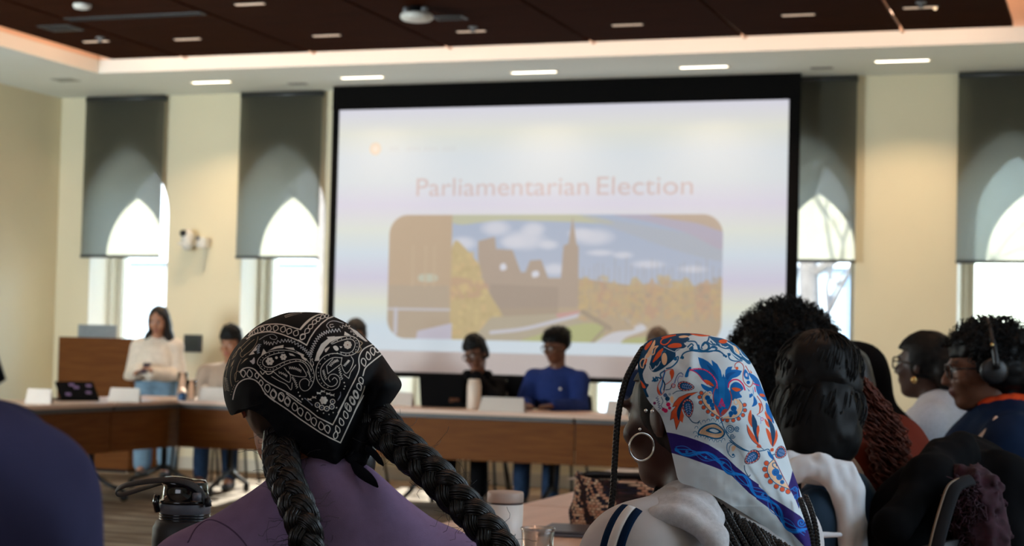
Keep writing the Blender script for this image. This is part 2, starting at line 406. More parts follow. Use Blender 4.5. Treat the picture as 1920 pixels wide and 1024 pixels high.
# dome camera hanging by the top edge
cx, cy = -4.78, 11.46
e = empty('ceiling_projector', (cx, cy, PZ), 'round white and black projector unit hanging from the wood ceiling', 'projector')
MB().lathe([(.05, 0), (.05, -.05), (.10, -.055)], (cx, cy, PZ), 24).obj('mount', M_blk, e, True)
MB().lathe([(.10, -.05), (.115, -.06), (.118, -.085), (.10, -.10), (.04, -.112), (.001, -.113)], (cx, cy, PZ), 28).obj('housing', M_wplast, e, True)
for sx in (-.07, .07): MB().ball((cx+sx, cy-.03, PZ-.03), .026, 12).obj('lens', M_grey, e, True)
# faint return air slot in the left soffit
o = MB().box((-9.30, 13.62, HC-.004), (-9.08, 13.80, HC+.002), bev=.002).obj('air_slot', mat('slot_grey', rgb(150, 155, 148), .6)); tag(o, 'faint grey slot in the pale soffit at the left corner', 'air slot')
for x, lb in ((-7.06, 'left'), (-2.45, 'right')):
    o = MB().box((x-.16 if x < -5 else x, 14.28, HC-.004), (x+.02 if x < -5 else x+.18, 14.36, HC+.002), bev=.002).obj('air_slot', M_grey); tag(o, 'narrow grey slot in the soffit at the %s end of the screen' % lb, 'air slot')

# roller blinds, ceiling hung, translucent mesh fabric
def blind_mat():
    m = bpy.data.materials.new('blind_fabric'); m.use_nodes = True; N = m.node_tree.nodes; L = m.node_tree.links; N.clear()
    o = N.new('ShaderNodeOutputMaterial'); d = N.new('ShaderNodeBsdfDiffuse'); t = N.new('ShaderNodeBsdfTranslucent'); p = N.new('ShaderNodeBsdfTransparent')
    tc = N.new('ShaderNodeTexCoord'); wv = N.new('ShaderNodeTexNoise'); wv.inputs['Scale'].default_value = 60
    cr = N.new('ShaderNodeValToRGB'); cr.color_ramp.elements[0].color = rgb(72, 73, 68); cr.color_ramp.elements[1].color = rgb(86, 86, 80)
    L.new(tc.outputs['Object'], wv.inputs['Vector']); L.new(wv.outputs[0], cr.inputs[0]); L.new(cr.outputs[0], d.inputs[0])
    t.inputs[0].default_value = (.58, .57, .50, 1); p.inputs[0].default_value = (1, 1, 1, 1)
    a = N.new('ShaderNodeMixShader'); a.inputs[0].default_value = .5; L.new(d.outputs[0], a.inputs[1]); L.new(t.outputs[0], a.inputs[2])
    b = N.new('ShaderNodeMixShader'); b.inputs[0].default_value = .14; L.new(a.outputs[0], b.inputs[1]); L.new(p.outputs[0], b.inputs[2])
    L.new(b.outputs[0], o.inputs[0]); return m
M_blind = blind_mat(); M_bar = mat('blind_bar', rgb(48, 50, 50), .45)
BL = [(-9.625, -8.745, 'leftmost window blind, behind the lectern'), (-7.925, -7.07, 'window blind just left of the projection screen'),
      (-3.0, -2.125, 'window blind just right of the projection screen'), (-1.30, -.43, 'window blind at the right edge of the photo')]
for a, b, lb in BL:
    e = empty('roller_blind', ((a+b)/2, 14.72, HC), 'dark grey translucent %s' % lb, 'blind', 'roller blinds')
    MB().box((a, 14.722, 2.03), (b, 14.7235, HC)).obj('fabric', M_blind, e)
    MB().box((a-.004, 14.712, 2.008), (b+.004, 14.734, 2.036), bev=.004).obj('bottom_bar', M_bar, e)
    MB().tube([(a, 14.745, HC-.032), (b, 14.745, HC-.032)], .028, 16).obj('roller', M_bar, e, True)

# outside: pale snow-lit ground, bare trees, a hazy pale building
M_out = mat('pale_ground', rgb(150, 160, 170), .9, var=.1, nscale=.5)
o = struct('trim_2', MB().box((-60, YW+.7, -1.2), (50, 70, -1.0)), M_out)
M_bark = mat('grey_bark', rgb(64, 62, 62), .9, var=.3, nscale=6)
def bare_tree(x, y, h, lb, seed):
    rd = random.Random(seed); t = empty('bare_tree', (x, y, -1.0), lb, 'tree', 'trees outside the windows')
    tk = MB(); br = MB()
    tk.tube([(x, y, -1.0), (x+.05, y, 1.5), (x-.05, y, h*.5)], [.16, .13, .08], 8); tk.obj('trunk', M_bark, t, True)
    def grow(p, d, L_, r, dep):
        q = p+d*L_; br.tube([p, p+d*L_*.5+Vector((rd.uniform(-.05, .05), 0, .03)), q], [r, r*.8, r*.55], 5, caps=False)
        if dep:
            for k in range(3):
                nd = (d+Vector((rd.uniform(-.8, .8), rd.uniform(-.8, .8), rd.uniform(-.1, .6)))).normalized(); grow(q, nd, L_*.72, r*.55, dep-1)
    for k in range(8):
        z = 1.2+k*h*.06; a = rd.uniform(0, 6.28); grow(Vector((x, y, z)), Vector((math.cos(a), math.sin(a), .5)).normalized(), 1.3, .06, 3)
    br.obj('branches', M_bark, t)
bare_tree(-12.4, 26, 8, 'bare grey tree outside the window behind the lectern', 1)
bare_tree(-8.2, 24, 8, 'bare grey tree outside the second window from the left', 2)
bare_tree(-3.6, 21, 8, 'bare grey tree outside the window right of the screen', 3)
bare_tree(1.2, 22, 8, 'bare grey tree outside the window at the right edge', 5)
M_bld = mat('pale_stone', rgb(112, 128, 144), .8, var=.08, nscale=1.5); M_roof = mat('slate_roof', rgb(150, 160, 170), .7)
t = empty('building', (-9, 42, -1), 'pale hazy stone building outside beyond the bare trees', 'building')
MB().box((-34, 40, -1), (-6, 48, 3.2)).obj('walls', M_bld, t)
MB().prism([(39.5, 3.2), (48.5, 3.2), (44, 6.4)], -34.3, -5.7, 'x').obj('roof', M_roof, t)
for k in range(9):
    MB().box((-32+k*2.9, 39.95, .6), (-30.8+k*2.9, 40.02, 2.2)).obj('window', M_blk if False else mat('far_glass', rgb(120, 130, 140), .2), t)
# ------------------------------------------------------------------ rasteriser for printed patterns
class Canvas:
    def __init__(s, x0, y0, x1, y1, k, bg):
        s.x0, s.y0, s.k = x0, y0, k; s.W = int((x1-x0)*k); s.H = int((y1-y0)*k)
        s.A = np.empty((s.H, s.W, 3), np.float32); s.A[:] = np.array(bg, np.float32)/255
        s.off = (0., 0.); s.sc = 1.
    def frame(s, ox, oy, sc): s.off = (ox, oy); s.sc = sc; return s       # drawing units -> canvas units
    def _p(s, P):
        P = np.asarray(P, np.float32); return np.stack([(P[:, 0]/s.sc+s.off[0]-s.x0)*s.k, (P[:, 1]/s.sc+s.off[1]-s.y0)*s.k], 1)
    def _box(s, P, m):
        a = np.floor(P.min(0)-m).astype(int); b = np.ceil(P.max(0)+m).astype(int)+1
        x0, y0 = max(0, a[0]), max(0, a[1]); x1, y1 = min(s.W, b[0]), min(s.H, b[1])
        if x1 <= x0 or y1 <= y0: return None
        Y, X = np.mgrid[y0:y1, x0:x1].astype(np.float32); return x0, y0, x1, y1, X+.5, Y+.5
    def _mix(s, bx, al, c):
        x0, y0, x1, y1 = bx[:4]; T = s.A[y0:y1, x0:x1]; al = al[..., None]
        T += (np.array(c, np.float32)/255-T)*al
    def fill(s, P, c, sm=0, al=1.):
        if sm: P = catmull(P, sm, True)
        Q = s._p(P); bx = s._box(Q, 2)
        if bx is None: return s
        X, Y = bx[4], bx[5]; ins = np.zeros(X.shape, bool); D2 = np.full(X.shape, 1e9, np.float32); n = len(Q)
        for i in range(n):
            ax, ay = Q[i]; bx_, by_ = Q[(i+1) % n]; dx, dy = bx_-ax, by_-ay; L2 = dx*dx+dy*dy
            if L2 < 1e-9: continue
            t = np.clip(((X-ax)*dx+(Y-ay)*dy)/L2, 0, 1); D2 = np.minimum(D2, (X-ax-t*dx)**2+(Y-ay-t*dy)**2)
            if ay != by_: ins ^= ((ay > Y) != (by_ > Y)) & (X < (bx_-ax)*(Y-ay)/(by_-ay)+ax)
        d = np.sqrt(D2)*np.where(ins, -1, 1); s._mix(bx, np.clip(.5-d, 0, 1)*al, c); return s
    def line(s, P, w, c, sm=0, closed=False, al=1.):
        """w: width in drawing units (number or per-point list)"""
        P = np.asarray(P, float)
        if hasattr(w, '__len__'):
            P = np.column_stack([P, w])
            if sm: P = catmull(P, sm, closed)
            ww = P[:, 2]/s.sc*s.k/2; P = P[:, :2]
        else:
            if sm: P = catmull(P, sm, closed)
            ww = np.full(len(P), w/s.sc*s.k/2)
        Q = s._p(P); bx = s._box(Q, 2+ww.max())
        if bx is None: return s
        X, Y = bx[4], bx[5]; Dm = np.full(X.shape, 1e9, np.float32); n = len(Q)
        for i in range(n if closed else n-1):
            j = (i+1) % n; ax, ay = Q[i]; dx, dy = Q[j]-Q[i]; L2 = dx*dx+dy*dy+1e-9
            m = max(ww[i], ww[j])+2
            xa, xb = int(max(0, min(ax, ax+dx)-m-bx[0])), int(min(X.shape[1], max(ax, ax+dx)+m-bx[0]+1)); ya, yb = int(max(0, min(ay, ay+dy)-m-bx[1])), int(min(X.shape[0], max(ay, ay+dy)+m-bx[1]+1))
            if xb <= xa or yb <= ya: continue
            x_, y_ = X[ya:yb, xa:xb], Y[ya:yb, xa:xb]
            t = np.clip(((x_-ax)*dx+(y_-ay)*dy)/L2, 0, 1)
            Dm[ya:yb, xa:xb] = np.minimum(Dm[ya:yb, xa:xb], np.sqrt((x_-ax-t*dx)**2+(y_-ay-t*dy)**2)-(ww[i]+(ww[j]-ww[i])*t))
        s._mix(bx, np.clip(.5-Dm, 0, 1)*al, c); return s
    def dot(s, x, y, r, c, ry=None, al=1.):
        a = np.linspace(0, 2*PI, 20, endpoint=False); return s.fill(np.stack([x+r*np.cos(a), y+(ry or r)*np.sin(a)], 1), c, al=al)
    def sample(s, px, py):
        u = np.clip((px-s.x0)*s.k-.5, 0, s.W-1.001); v = np.clip((py-s.y0)*s.k-.5, 0, s.H-1.001)
        i = u.astype(int); j = v.astype(int); a = (u-i)[..., None]; b = (v-j)[..., None]; A = s.A
        return (A[j, i]*(1-a)+A[j, i+1]*a)*(1-b)+(A[j+1, i]*(1-a)+A[j+1, i+1]*a)*b

# ------------------------------------------------------------------ projection screen
YS = 14.55
sA = at(637, 206, Y=YS); sB = at(1480, 186, Y=YS)
SX0, SX1, SZ1 = float(sA[0]), float(sB[0]), 3.37
SZ0 = 1.18       # bottom of the lit picture; a grey border of cloth below
def spx(px, py):
    p = at(px, py, Y=YS); return p[0], p[2]
scr = empty('projection_screen', ((SX0+SX1)/2, YS, HC), 'large white projection screen with black border showing a slide titled Parliamentarian Election', 'projection screen')
M_case = mat('black_screen_border', rgb(9, 8, 8), .85, spec=.1)
fx0, fx1, fz0 = SX0-.065, SX1+.095, .945
CB = .99
b = MB(); b.box((fx0, YS-.02, SZ1), (fx1, YS+.02, HC-.001)); b.box((fx0, YS-.012, CB), (SX0, YS+.012, SZ1)); b.box((SX1, YS-.012, CB), (fx1, YS+.012, SZ1)); b.box((fx0, YS-.012, fz0+.03), (fx1, YS+.012, CB))
b.obj('border', M_case, scr)
MB().tube([(fx0-.01, YS, fz0+.02), (fx1+.01, YS, fz0+.02)], .022, 12).obj('weight_bar', M_case, scr, True)
# slide, drawn in a 1600 x 900-like frame mapped on the cloth; base tones of the slide
WPX, HPX = 1440, int(1440*(SZ1-SZ0)/(SX1-SX0))
cv = Canvas(0, 0, WPX, HPX, 1, (222, 230, 236))
yy = np.linspace(0, 1, HPX)[:, None, None]
base = np.array([[228, 226, 240], [238, 238, 226], [224, 232, 238], [222, 230, 236], [222, 218, 236], [226, 232, 224], [212, 226, 238], [210, 206, 228], [226, 230, 212], [208, 224, 236], [212, 224, 234]], float)/255
tt = np.linspace(0, 1, len(base))
for ch in range(3): cv.A[:, :, ch] = np.interp(yy[:, 0, 0], tt, base[:, ch])[:, None]
def SP(px, py):      # photograph position on the screen -> slide units
    x, z = spx(px, py); return ((x-SX0)/(SX1-SX0)*WPX, (SZ1-z)/(SZ1-SZ0)*HPX)
x0, y0 = SP(731, 402); x1, y1 = SP(1351, 646); y0 = (y0+SP(1351, 402)[1])/2; y1 = (y1+SP(731, 634)[1])/2
PW, PH = x1-x0, y1-y0
ph = Canvas(0, 0, 100, 100*PH/PW, PW/100, (180, 160, 134)); H_ = 100*PH/PW
def U(zx, zy): return ((zx-215)/1490*100, (zy-55)/570*H_)      # from a zoomed view of the slide picture
def UU(L): return [U(*p) for p in L]
# sky
ph.A[:] = np.array((150, 176, 212))/255
Yg, Xg = np.mgrid[0:ph.H, 0:ph.W]; Xg = Xg/ph.W; Yg = Yg/ph.H
ph.A[..., 0] = (150+40*Yg)/255; ph.A[..., 1] = (172+24*Yg)/255; ph.A[..., 2] = (206+10*Yg)/255
def soft(cx, cy, rx, ry, c, al=.9):
    cx, cy = U(cx, cy); rx = rx/1490; ry = ry/570; cx /= 100; cy /= H_
    q = ((Xg-cx)/rx)**2+((Yg-cy)/ry)**2; w = np.clip(1.15-q, 0, 1)[..., None]*al
    ph.A[:] = ph.A+(np.array(c)/255-ph.A)*w
W_ = (216, 220, 236)
for a in ((710, 115, 75, 40), (560, 185, 70, 35), (840, 170, 110, 50), (880, 120, 60, 35), (790, 180, 60, 30), (950, 190, 50, 25), (1150, 155, 100, 42), (1090, 140, 60, 30), (1280, 235, 50, 18), (1180, 225, 70, 16), (980, 300, 60, 30), (1390, 275, 80, 20), (1580, 295, 70, 18)): soft(*a, W_, .85)
ph.fill(UU([(520, 55), (1060, 55), (1240, 95), (1050, 88), (760, 80), (640, 90), (560, 100), (512, 90)]), (190, 190, 140), 6, .8)
ph.fill(UU([(1100, 60), (1450, 120), (1720, 180), (1720, 260), (1500, 210), (1250, 120)]), (164, 172, 184), 4, .6)
ph.fill(UU([(1240, 50), (1720, 50), (1720, 210), (1560, 140), (1400, 90)]), (172, 160, 186), 4, .8)
ph.fill(UU([(1390, 50), (1720, 50), (1720, 130), (1600, 95), (1480, 75)]), (184, 158, 132), 4, .9)
BR, DB, YL, GR, OR_ = (164, 142, 124), (140, 120, 104), (190, 164, 104), (170, 174, 106), (184, 138, 106)
ph.fill(UU([(512, 400), (700, 340), (1100, 340), (1330, 370), (1500, 380), (1720, 350), (1720, 640), (200, 640)]), (176, 152, 120), 0)
ph.fill(UU([(632, 175), (708, 155), (715, 210), (790, 215), (830, 315), (850, 315), (870, 262), (920, 258), (955, 345), (1010, 345), (1018, 195), (1040, 185), (1056, 60), (1075, 185), (1086, 200), (1090, 470), (700, 480), (660, 370), (632, 250)]), BR, 0)
ph.fill(UU([(735, 285), (755, 275), (765, 300), (740, 308)]), W_, 4); ph.fill(UU([(880, 315), (905, 308), (912, 330), (885, 338)]), W_, 4)
ph.fill(UU([(690, 370), (1000, 380), (1000, 520), (700, 540)]), DB, 0, .5)
for k in range(9): ph.fill(UU([(1090+k*72, 390), (1120+k*72, 330+(k % 3)*22), (1165+k*72, 400), (1150+k*72, 500), (1100+k*72, 510)]), [(190, 160, 98), OR_, (184, 156, 108)][k % 3], 4, .75)
for k in range(26):
    bx = 1110+k*23; ph.line(UU([(bx, 420), (bx+random.uniform(-8, 8), 300-random.uniform(0, 60))]), .25, (150, 140, 136), al=.5)
ph.fill(UU([(512, 200), (580, 215), (640, 290), (655, 350), (700, 430), (745, 500), (750, 540), (690, 590), (512, 625)]), YL, 4)
ph.fill(UU([(512, 345), (600, 350), (680, 370), (670, 420), (560, 440), (512, 430)]), OR_, 4, .7)
rr = np.random.RandomState(3)
for k in range(110):
    x, y = rr.uniform(515, 730), rr.uniform(215, 610)
    if x < 640+(y-300)*.4: ph.dot(*U(x, y), .8, [(204, 180, 112), (178, 152, 92), (206, 170, 110)][k % 3], al=.6)
ph.fill(UU([(700, 520), (1000, 500), (1230, 560), (1100, 640), (600, 640)]), (170, 156, 130), 0)
ph.fill(UU([(820, 640), (930, 590), (1120, 540), (1210, 560), (1130, 640)]), GR, 4); ph.fill(UU([(1240, 640), (1330, 600), (1420, 600), (1400, 645)]), GR, 4)
ph.fill(UU([(990, 500), (1110, 480), (1120, 500), (1000, 520)]), (196, 140, 134), 0)
ph.fill(UU([(1140, 650), (1240, 580), (1340, 560), (1260, 500), (1330, 520), (1390, 560), (1300, 600), (1250, 650)]), (206, 206, 214), 4)
ph.line(UU([(700, 590), (850, 570), (1000, 530), (1110, 500)]), 1.0, (198, 198, 212), 6)
for k in range(420):
    x, y = rr.uniform(1090, 1720), rr.uniform(350, 520); ph.dot(*U(x, y+18*math.sin(x/40)), rr.uniform(.5, 1.1), [(196, 166, 106), (186, 146, 108), (172, 150, 120), (162, 140, 116), (190, 160, 112)][k % 5], al=.55)
ph.line(UU([(1110, 490), (1230, 560)]), 1.4, (150, 130, 104)); ph.line(UU([(1210, 560), (1140, 640)]), .8, (150, 130, 104))
# left brown building
ph.fill(UU([(200, 40), (510, 40), (510, 640), (200, 640)]), (182, 152, 118), 0)
ph.fill(UU([(215, 380), (500, 380), (515, 640), (215, 640)]), (168, 148, 124), 0, .8)
ph.line(UU([(215, 490), (505, 490)]), .7, (190, 188, 196)); ph.line(UU([(255, 490), (255, 600)]), 1.2, (190, 188, 200)); ph.fill(UU([(360, 590), (520, 550), (520, 640), (350, 640)]), (190, 186, 206), 0)
ph.fill(UU([(365, 330), (440, 330), (440, 360), (365, 360)]), (186, 190, 168), 4)
for x in (330, 390, 430): ph.line(UU([(x, 200), (x, 380)]), .9, (192, 166, 130), al=.6)
ph.A[:] = ph.A*.84+np.array((206, 198, 190), np.float32)/255*.16
# rounded-corner placement on the slide
R0 = 62.
Yc, Xc = np.mgrid[0:cv.H, 0:cv.W].astype(float)
dx = np.abs(Xc-(x0+x1)/2)-(PW/2-R0); dy = np.abs(Yc-(y0+y1)/2)-(PH/2-R0)
sd = np.hypot(np.maximum(dx, 0), np.maximum(dy, 0))+np.minimum(np.maximum(dx, dy), 0)-R0
al = np.clip(.5-sd, 0, 1)[..., None]
cv.A[:] = cv.A*(1-al)+ph.sample((Xc-x0)/PW*100, (Yc-y0)/PH*H_)*al
lx, ly = SP(704, 279); cv.dot(lx, ly, 20, (246, 222, 196)); cv.dot(lx, ly, 11, (250, 234, 216))
for (a, b_) in ((731, 750), (764, 790), (796, 822), (830, 857)):
    xa, ya = SP(a, 279); xb, yb = SP(b_, 279)
    q = xa
    while q < xb-4: cv.line([(q, ya-6), (q, ya+6)], 2.2, (214, 208, 206), al=.55); q += 7
N1, N2 = 960, 520
gx, gy = np.meshgrid(np.linspace(0, 1, N1), np.linspace(0, 1, N2))
C_ = lin(cv.sample(gx*(cv.W-1), gy*(cv.H-1))).reshape(-1, 3)
V = np.stack([SX0+gx*(SX1-SX0), np.full_like(gx, YS-.002), SZ1-gy*(SZ1-SZ0)], -1).reshape(-1, 3)
I = np.arange(N1*N2).reshape(N2, N1); Q = np.stack([I[:-1, :-1], I[1:, :-1], I[1:, 1:], I[:-1, 1:]], -1).reshape(-1, 4)
M_slide = mat('lit_slide', (1, 1, 1, 1), .9, var=.0, spec=.1, emit='attr', estr=.77, attr='Col')
M_slide.node_tree.nodes['Principled BSDF'].inputs['Base Color'].default_value = (.13, .13, .13, 1)
for l in list(M_slide.node_tree.links):
    if l.to_socket.name == 'Base Color': M_slide.node_tree.links.remove(l)
link('slide', npmesh('slide', V, Q, C_), M_slide, scr, False, True)
M_cloth = mat('screen_cloth', rgb(188, 180, 180), .9, var=.01, emit=rgb(150, 142, 148), estr=.35)  # plain cloth below the picture, given a faint glow of its own
b = MB(); b.box((SX0, YS-.001, CB), (SX1, YS+.004, SZ0)); b.obj('screen_cloth', M_cloth, scr)
def text_mesh(txt, width, height, name, m, parent, origin, rx=PI/2, rz=0, ext=.001):
    cu = bpy.data.curves.new(name, 'FONT'); cu.body = txt; cu.size = 1; cu.extrude = 0
    t = bpy.data.objects.new(name, cu); COL.objects.link(t); dg = bpy.context.evaluated_depsgraph_get(); dg.update()
    me = bpy.data.meshes.new_from_object(t.evaluated_get(dg)); bpy.data.objects.remove(t); bpy.data.curves.remove(cu)
    n = len(me.vertices); c = np.empty(n*3, np.float32); me.vertices.foreach_get('co', c); c = c.reshape(-1, 3)
    mn, mx = c.min(0), c.max(0); c[:, 0] = (c[:, 0]-mn[0])/(mx[0]-mn[0])*width; c[:, 1] = (c[:, 1]-mn[1])/(mx[1]-mn[1])*height
    me.vertices.foreach_set('co', c.ravel()); me.transform(Matrix.Translation(origin) @ Matrix.Rotation(rz, 4, 'Z') @ Matrix.Rotation(rx, 4, 'X'))
    me.materials.clear(); return link(name, me, m, parent, False, True)
tx0, tz0 = spx(781, 368); tx1, tz1 = spx(1300, 330)
M_txt = mat('slide_lettering', rgb(120, 110, 110), .9, emit=rgb(206, 190, 190), estr=.72, spec=.1)
_z0 = (spx(781, 367)[1]+spx(1300, 366)[1])/2; _z1 = (spx(781, 332)[1]+spx(1300, 333)[1])/2
_w = tx1-tx0
text_mesh('Parliamentarian', _w*.635, _z1-_z0, 'title_word', M_txt, scr, (tx0, YS-.004, _z0))
text_mesh('Election', _w*.335, _z1-_z0, 'title_word', M_txt, scr, (tx0+_w*.665, YS-.004, _z0))
# ------------------------------------------------------------------ implicit surfaces (surface nets) for bodies, clothes and hair
class Noise:
    def __init__(s, seed): s.L = np.random.RandomState(seed).rand(32, 32, 32).astype(np.float32)*2-1
    def __call__(s, P):
        f = np.floor(P); u = P-f; u = u*u*(3-2*u); i = f.astype(int) & 31; j = (i+1) & 31; L = s.L
        x0, y0, z0 = i[..., 0], i[..., 1], i[..., 2]; x1, y1, z1 = j[..., 0], j[..., 1], j[..., 2]; a, b, c = u[..., 0], u[..., 1], u[..., 2]
        c00 = L[x0, y0, z0]*(1-a)+L[x1, y0, z0]*a; c10 = L[x0, y1, z0]*(1-a)+L[x1, y1, z0]*a
        c01 = L[x0, y0, z1]*(1-a)+L[x1, y0, z1]*a; c11 = L[x0, y1, z1]*(1-a)+L[x1, y1, z1]*a
        return (c00*(1-b)+c10*b)*(1-c)+(c01*(1-b)+c11*b)*c
NZ = Noise(5)
A3 = lambda *v: np.array(v, np.float32)
def rotm(rx=0, ry=0, rz=0):
    m = Matrix.Rotation(rz, 3, 'Z') @ Matrix.Rotation(ry, 3, 'Y') @ Matrix.Rotation(rx, 3, 'X'); return np.array(m, np.float32)
def cap(a, ra, b, rb, k=None): return ('c', A3(*a), ra, A3(*b), rb, k)
def ell(c, r, R=None, k=None, sub=False): return ('e', A3(*c), A3(*r), (R if R is not None else np.eye(3, dtype=np.float32)), k, sub)
def prim_d(p, P):
    if p[0] == 'c':
        a, ra, b, rb = p[1:5]; ab = b-a; t = np.clip(((P-a) @ ab)/max(1e-9, float(ab @ ab)), 0, 1)
        return np.linalg.norm(P-a-t[..., None]*ab, axis=-1)-(ra+(rb-ra)*t)
    c, r, R = p[1:4]; q = (P-c) @ R
    k0 = np.linalg.norm(q/r, axis=-1); k1 = np.linalg.norm(q/(r*r), axis=-1)
    return np.where(k1 < 1e-6, -r.min(), k0*(k0-1)/np.maximum(k1, 1e-6))
def prim_bb(p):
    if p[0] == 'c': m = max(p[2], p[4]); return np.minimum(p[1], p[3])-m, np.maximum(p[1], p[3])+m
    e = np.sqrt(((p[3]*p[2])**2).sum(1)); return p[1]-e, p[1]+e
def nets(prims, h, k=.02, mod=None, cut=None, pad=.03):
    bb = [prim_bb(p) for p in prims if not (p[0] == 'e' and p[5])]
    lo = np.min([b[0] for b in bb], 0)-pad; hi = np.max([b[1] for b in bb], 0)+pad
    n = np.ceil((hi-lo)/h).astype(int)+1
    ax = [lo[i]+h*np.arange(n[i], dtype=np.float32) for i in range(3)]
    D = np.full(n, .2, np.float32)
    for p in prims:
        kk = (p[5] if p[0] == 'c' else p[4]); kk = k if kk is None else kk
        a, b = prim_bb(p); m = kk+3*h+.02
        i0 = np.maximum(0, ((a-m-lo)/h).astype(int)); i1 = np.minimum(n, ((b+m-lo)/h).astype(int)+2)
        sl = tuple(slice(i0[i], i1[i]) for i in range(3))
        X, Y, Z = np.meshgrid(ax[0][sl[0]], ax[1][sl[1]], ax[2][sl[2]], indexing='ij')
        d = prim_d(p, np.stack([X, Y, Z], -1)); T = D[sl]
        if p[0] == 'e' and p[5]:
            d = -d; hh = np.clip(.5+.5*(d-T)/kk, 0, 1); D[sl] = T*(1-hh)+d*hh+kk*hh*(1-hh)
        else:
            hh = np.clip(.5+.5*(d-T)/kk, 0, 1); D[sl] = d*(1-hh)+T*hh-kk*hh*(1-hh); D[sl] = np.where(hh <= 0, d, np.where(hh >= 1, T, D[sl]))
    if mod is not None or cut is not None:
        near = np.abs(D) < .07
        X, Y, Z = np.meshgrid(*ax, indexing='ij')
        if mod is not None:
            P = np.stack([X[near], Y[near], Z[near]], -1); D[near] += mod(P)
        if cut is not None:
            D = np.maximum(D, cut(X, Y, Z)).astype(np.float32)
    D[0], D[-1] = .2, .2; D[:, 0], D[:, -1] = .2, .2; D[:, :, 0], D[:, :, -1] = .2, .2
    ins = D < 0
    c = np.zeros(n-1, np.int16)
    for dx in (0, 1):
        for dy in (0, 1):
            for dz in (0, 1): c += ins[dx:n[0]-1+dx, dy:n[1]-1+dy, dz:n[2]-1+dz]
    act = (c > 0) & (c < 8); idx = np.full(n-1, -1, np.int32); I = np.argwhere(act); idx[act] = np.arange(len(I))
    cn = [(x, y, z) for x in (0, 1) for y in (0, 1) for z in (0, 1)]
    acc = np.zeros((len(I), 3), np.float32); cnt = np.zeros(len(I), np.float32)
    for a in range(8):
        for b in range(a+1, 8):
            if sum(abs(cn[a][i]-cn[b][i]) for i in range(3)) != 1: continue
            A, B = np.array(cn[a]), np.array(cn[b]); ia, ib = I+A, I+B
            va = D[ia[:, 0], ia[:, 1], ia[:, 2]]; vb = D[ib[:, 0], ib[:, 1], ib[:, 2]]; m = (va < 0) != (vb < 0)
            t = np.where(m, va/np.where(m, va-vb, 1), 0)[:, None]
            acc += np.where(m[:, None], A+(B-A)*t, 0); cnt += m
    V = lo+h*(I+acc/cnt[:, None])
    Q = []
    for axn in range(3):
        o1, o2 = [(1, 2), (2, 0), (0, 1)][axn]
        s0 = [slice(1, None)]*3; s1 = [slice(1, None)]*3
        lo_ = [slice(1, -1)]*3; lo_[axn] = slice(0, -1); hi_ = [slice(1, -1)]*3; hi_[axn] = slice(1, None)
        a, b = ins[tuple(lo_)], ins[tuple(hi_)]; E = np.argwhere(a != b)
        if not len(E): continue
        base = E.copy()
        for i in range(3):
            if i != axn: base[:, i] += 1
        sg = a[tuple(E.T)]
        def cell(d1, d2):
            q = base.copy(); q[:, o1] -= d1; q[:, o2] -= d2; return idx[q[:, 0], q[:, 1], q[:, 2]]
        q = np.stack([cell(1, 1), cell(0, 1), cell(0, 0), cell(1, 0)], 1)
        q[~sg] = q[~sg][:, ::-1]; Q.append(q)
    Q = np.concatenate(Q); Q = Q[(Q >= 0).all(1)]
    return V, Q
def vnormals(V, Q):
    n = np.cross(V[Q[:, 2]]-V[Q[:, 0]], V[Q[:, 3]]-V[Q[:, 1]]); N = np.zeros_like(V)
    for k in range(4): np.add.at(N, Q[:, k], n)
    return N/np.maximum(np.linalg.norm(N, axis=1, keepdims=True), 1e-9)
def relax(V, Q, it=2):
    e = np.concatenate([Q[:, [0, 1]], Q[:, [1, 2]], Q[:, [2, 3]], Q[:, [3, 0]]])
    for _ in range(it):
        S_ = np.zeros_like(V); C_ = np.zeros(len(V), np.float32)
        np.add.at(S_, e[:, 0], V[e[:, 1]]); np.add.at(C_, e[:, 0], 1)
        V = V*.5+.5*S_/np.maximum(C_, 1)[:, None]
    return V
def surf(name, prims, h, m, parent, k=.02, mod=None, cut=None, colors=None, it=1):
    V, Q = nets(prims, h, k, mod, cut); V = relax(V, Q, it)
    c = colors(V) if colors is not None else None
    return link(name, npmesh(name, V, Q, c), m, parent, True, False)

# ------------------------------------------------------------------ people
def skin_mat(name): return mat(name, (1, 1, 1, 1), .5, var=.05, nscale=30, bump=.05, bscale=300, spec=.35, attr='Col')
M_skin = skin_mat('skin')
def fabric(name, c, var=.10, rough=.9, ns=25, bump=.25, bs=900, sheen=.0): return mat(name, c, rough, var=var, nscale=ns, bump=bump, bscale=bs, spec=.06, sheen=sheen)
M_hair = mat('black_hair', rgb(9, 8, 8), .55, var=.4, nscale=60, spec=.18)
M_hairbr = mat('auburn_hair', rgb(86, 40, 26), .55, var=.5, nscale=60, spec=.2)
M_hairdb = mat('dark_brown_hair', rgb(22, 13, 10), .5, var=.4, nscale=60, spec=.35)
M_glasses = mat('black_glasses', rgb(14, 13, 14), .25)
M_lens = bpy.data.materials.new('spectacle_lens'); M_lens.use_nodes = True
_N = M_lens.node_tree.nodes; _L = M_lens.node_tree.links; _N.clear(); _o = _N.new('ShaderNodeOutputMaterial'); _t = _N.new('ShaderNodeBsdfTransparent'); _g = _N.new('ShaderNodeBsdfGlossy'); _x = _N.new('ShaderNodeMixShader'); _x.inputs[0].default_value = .12
_g.inputs['Roughness'].default_value = .05; _L.new(_t.outputs[0], _x.inputs[1]); _L.new(_g.outputs[0], _x.inputs[2]); _L.new(_x.outputs[0], _o.inputs[0])

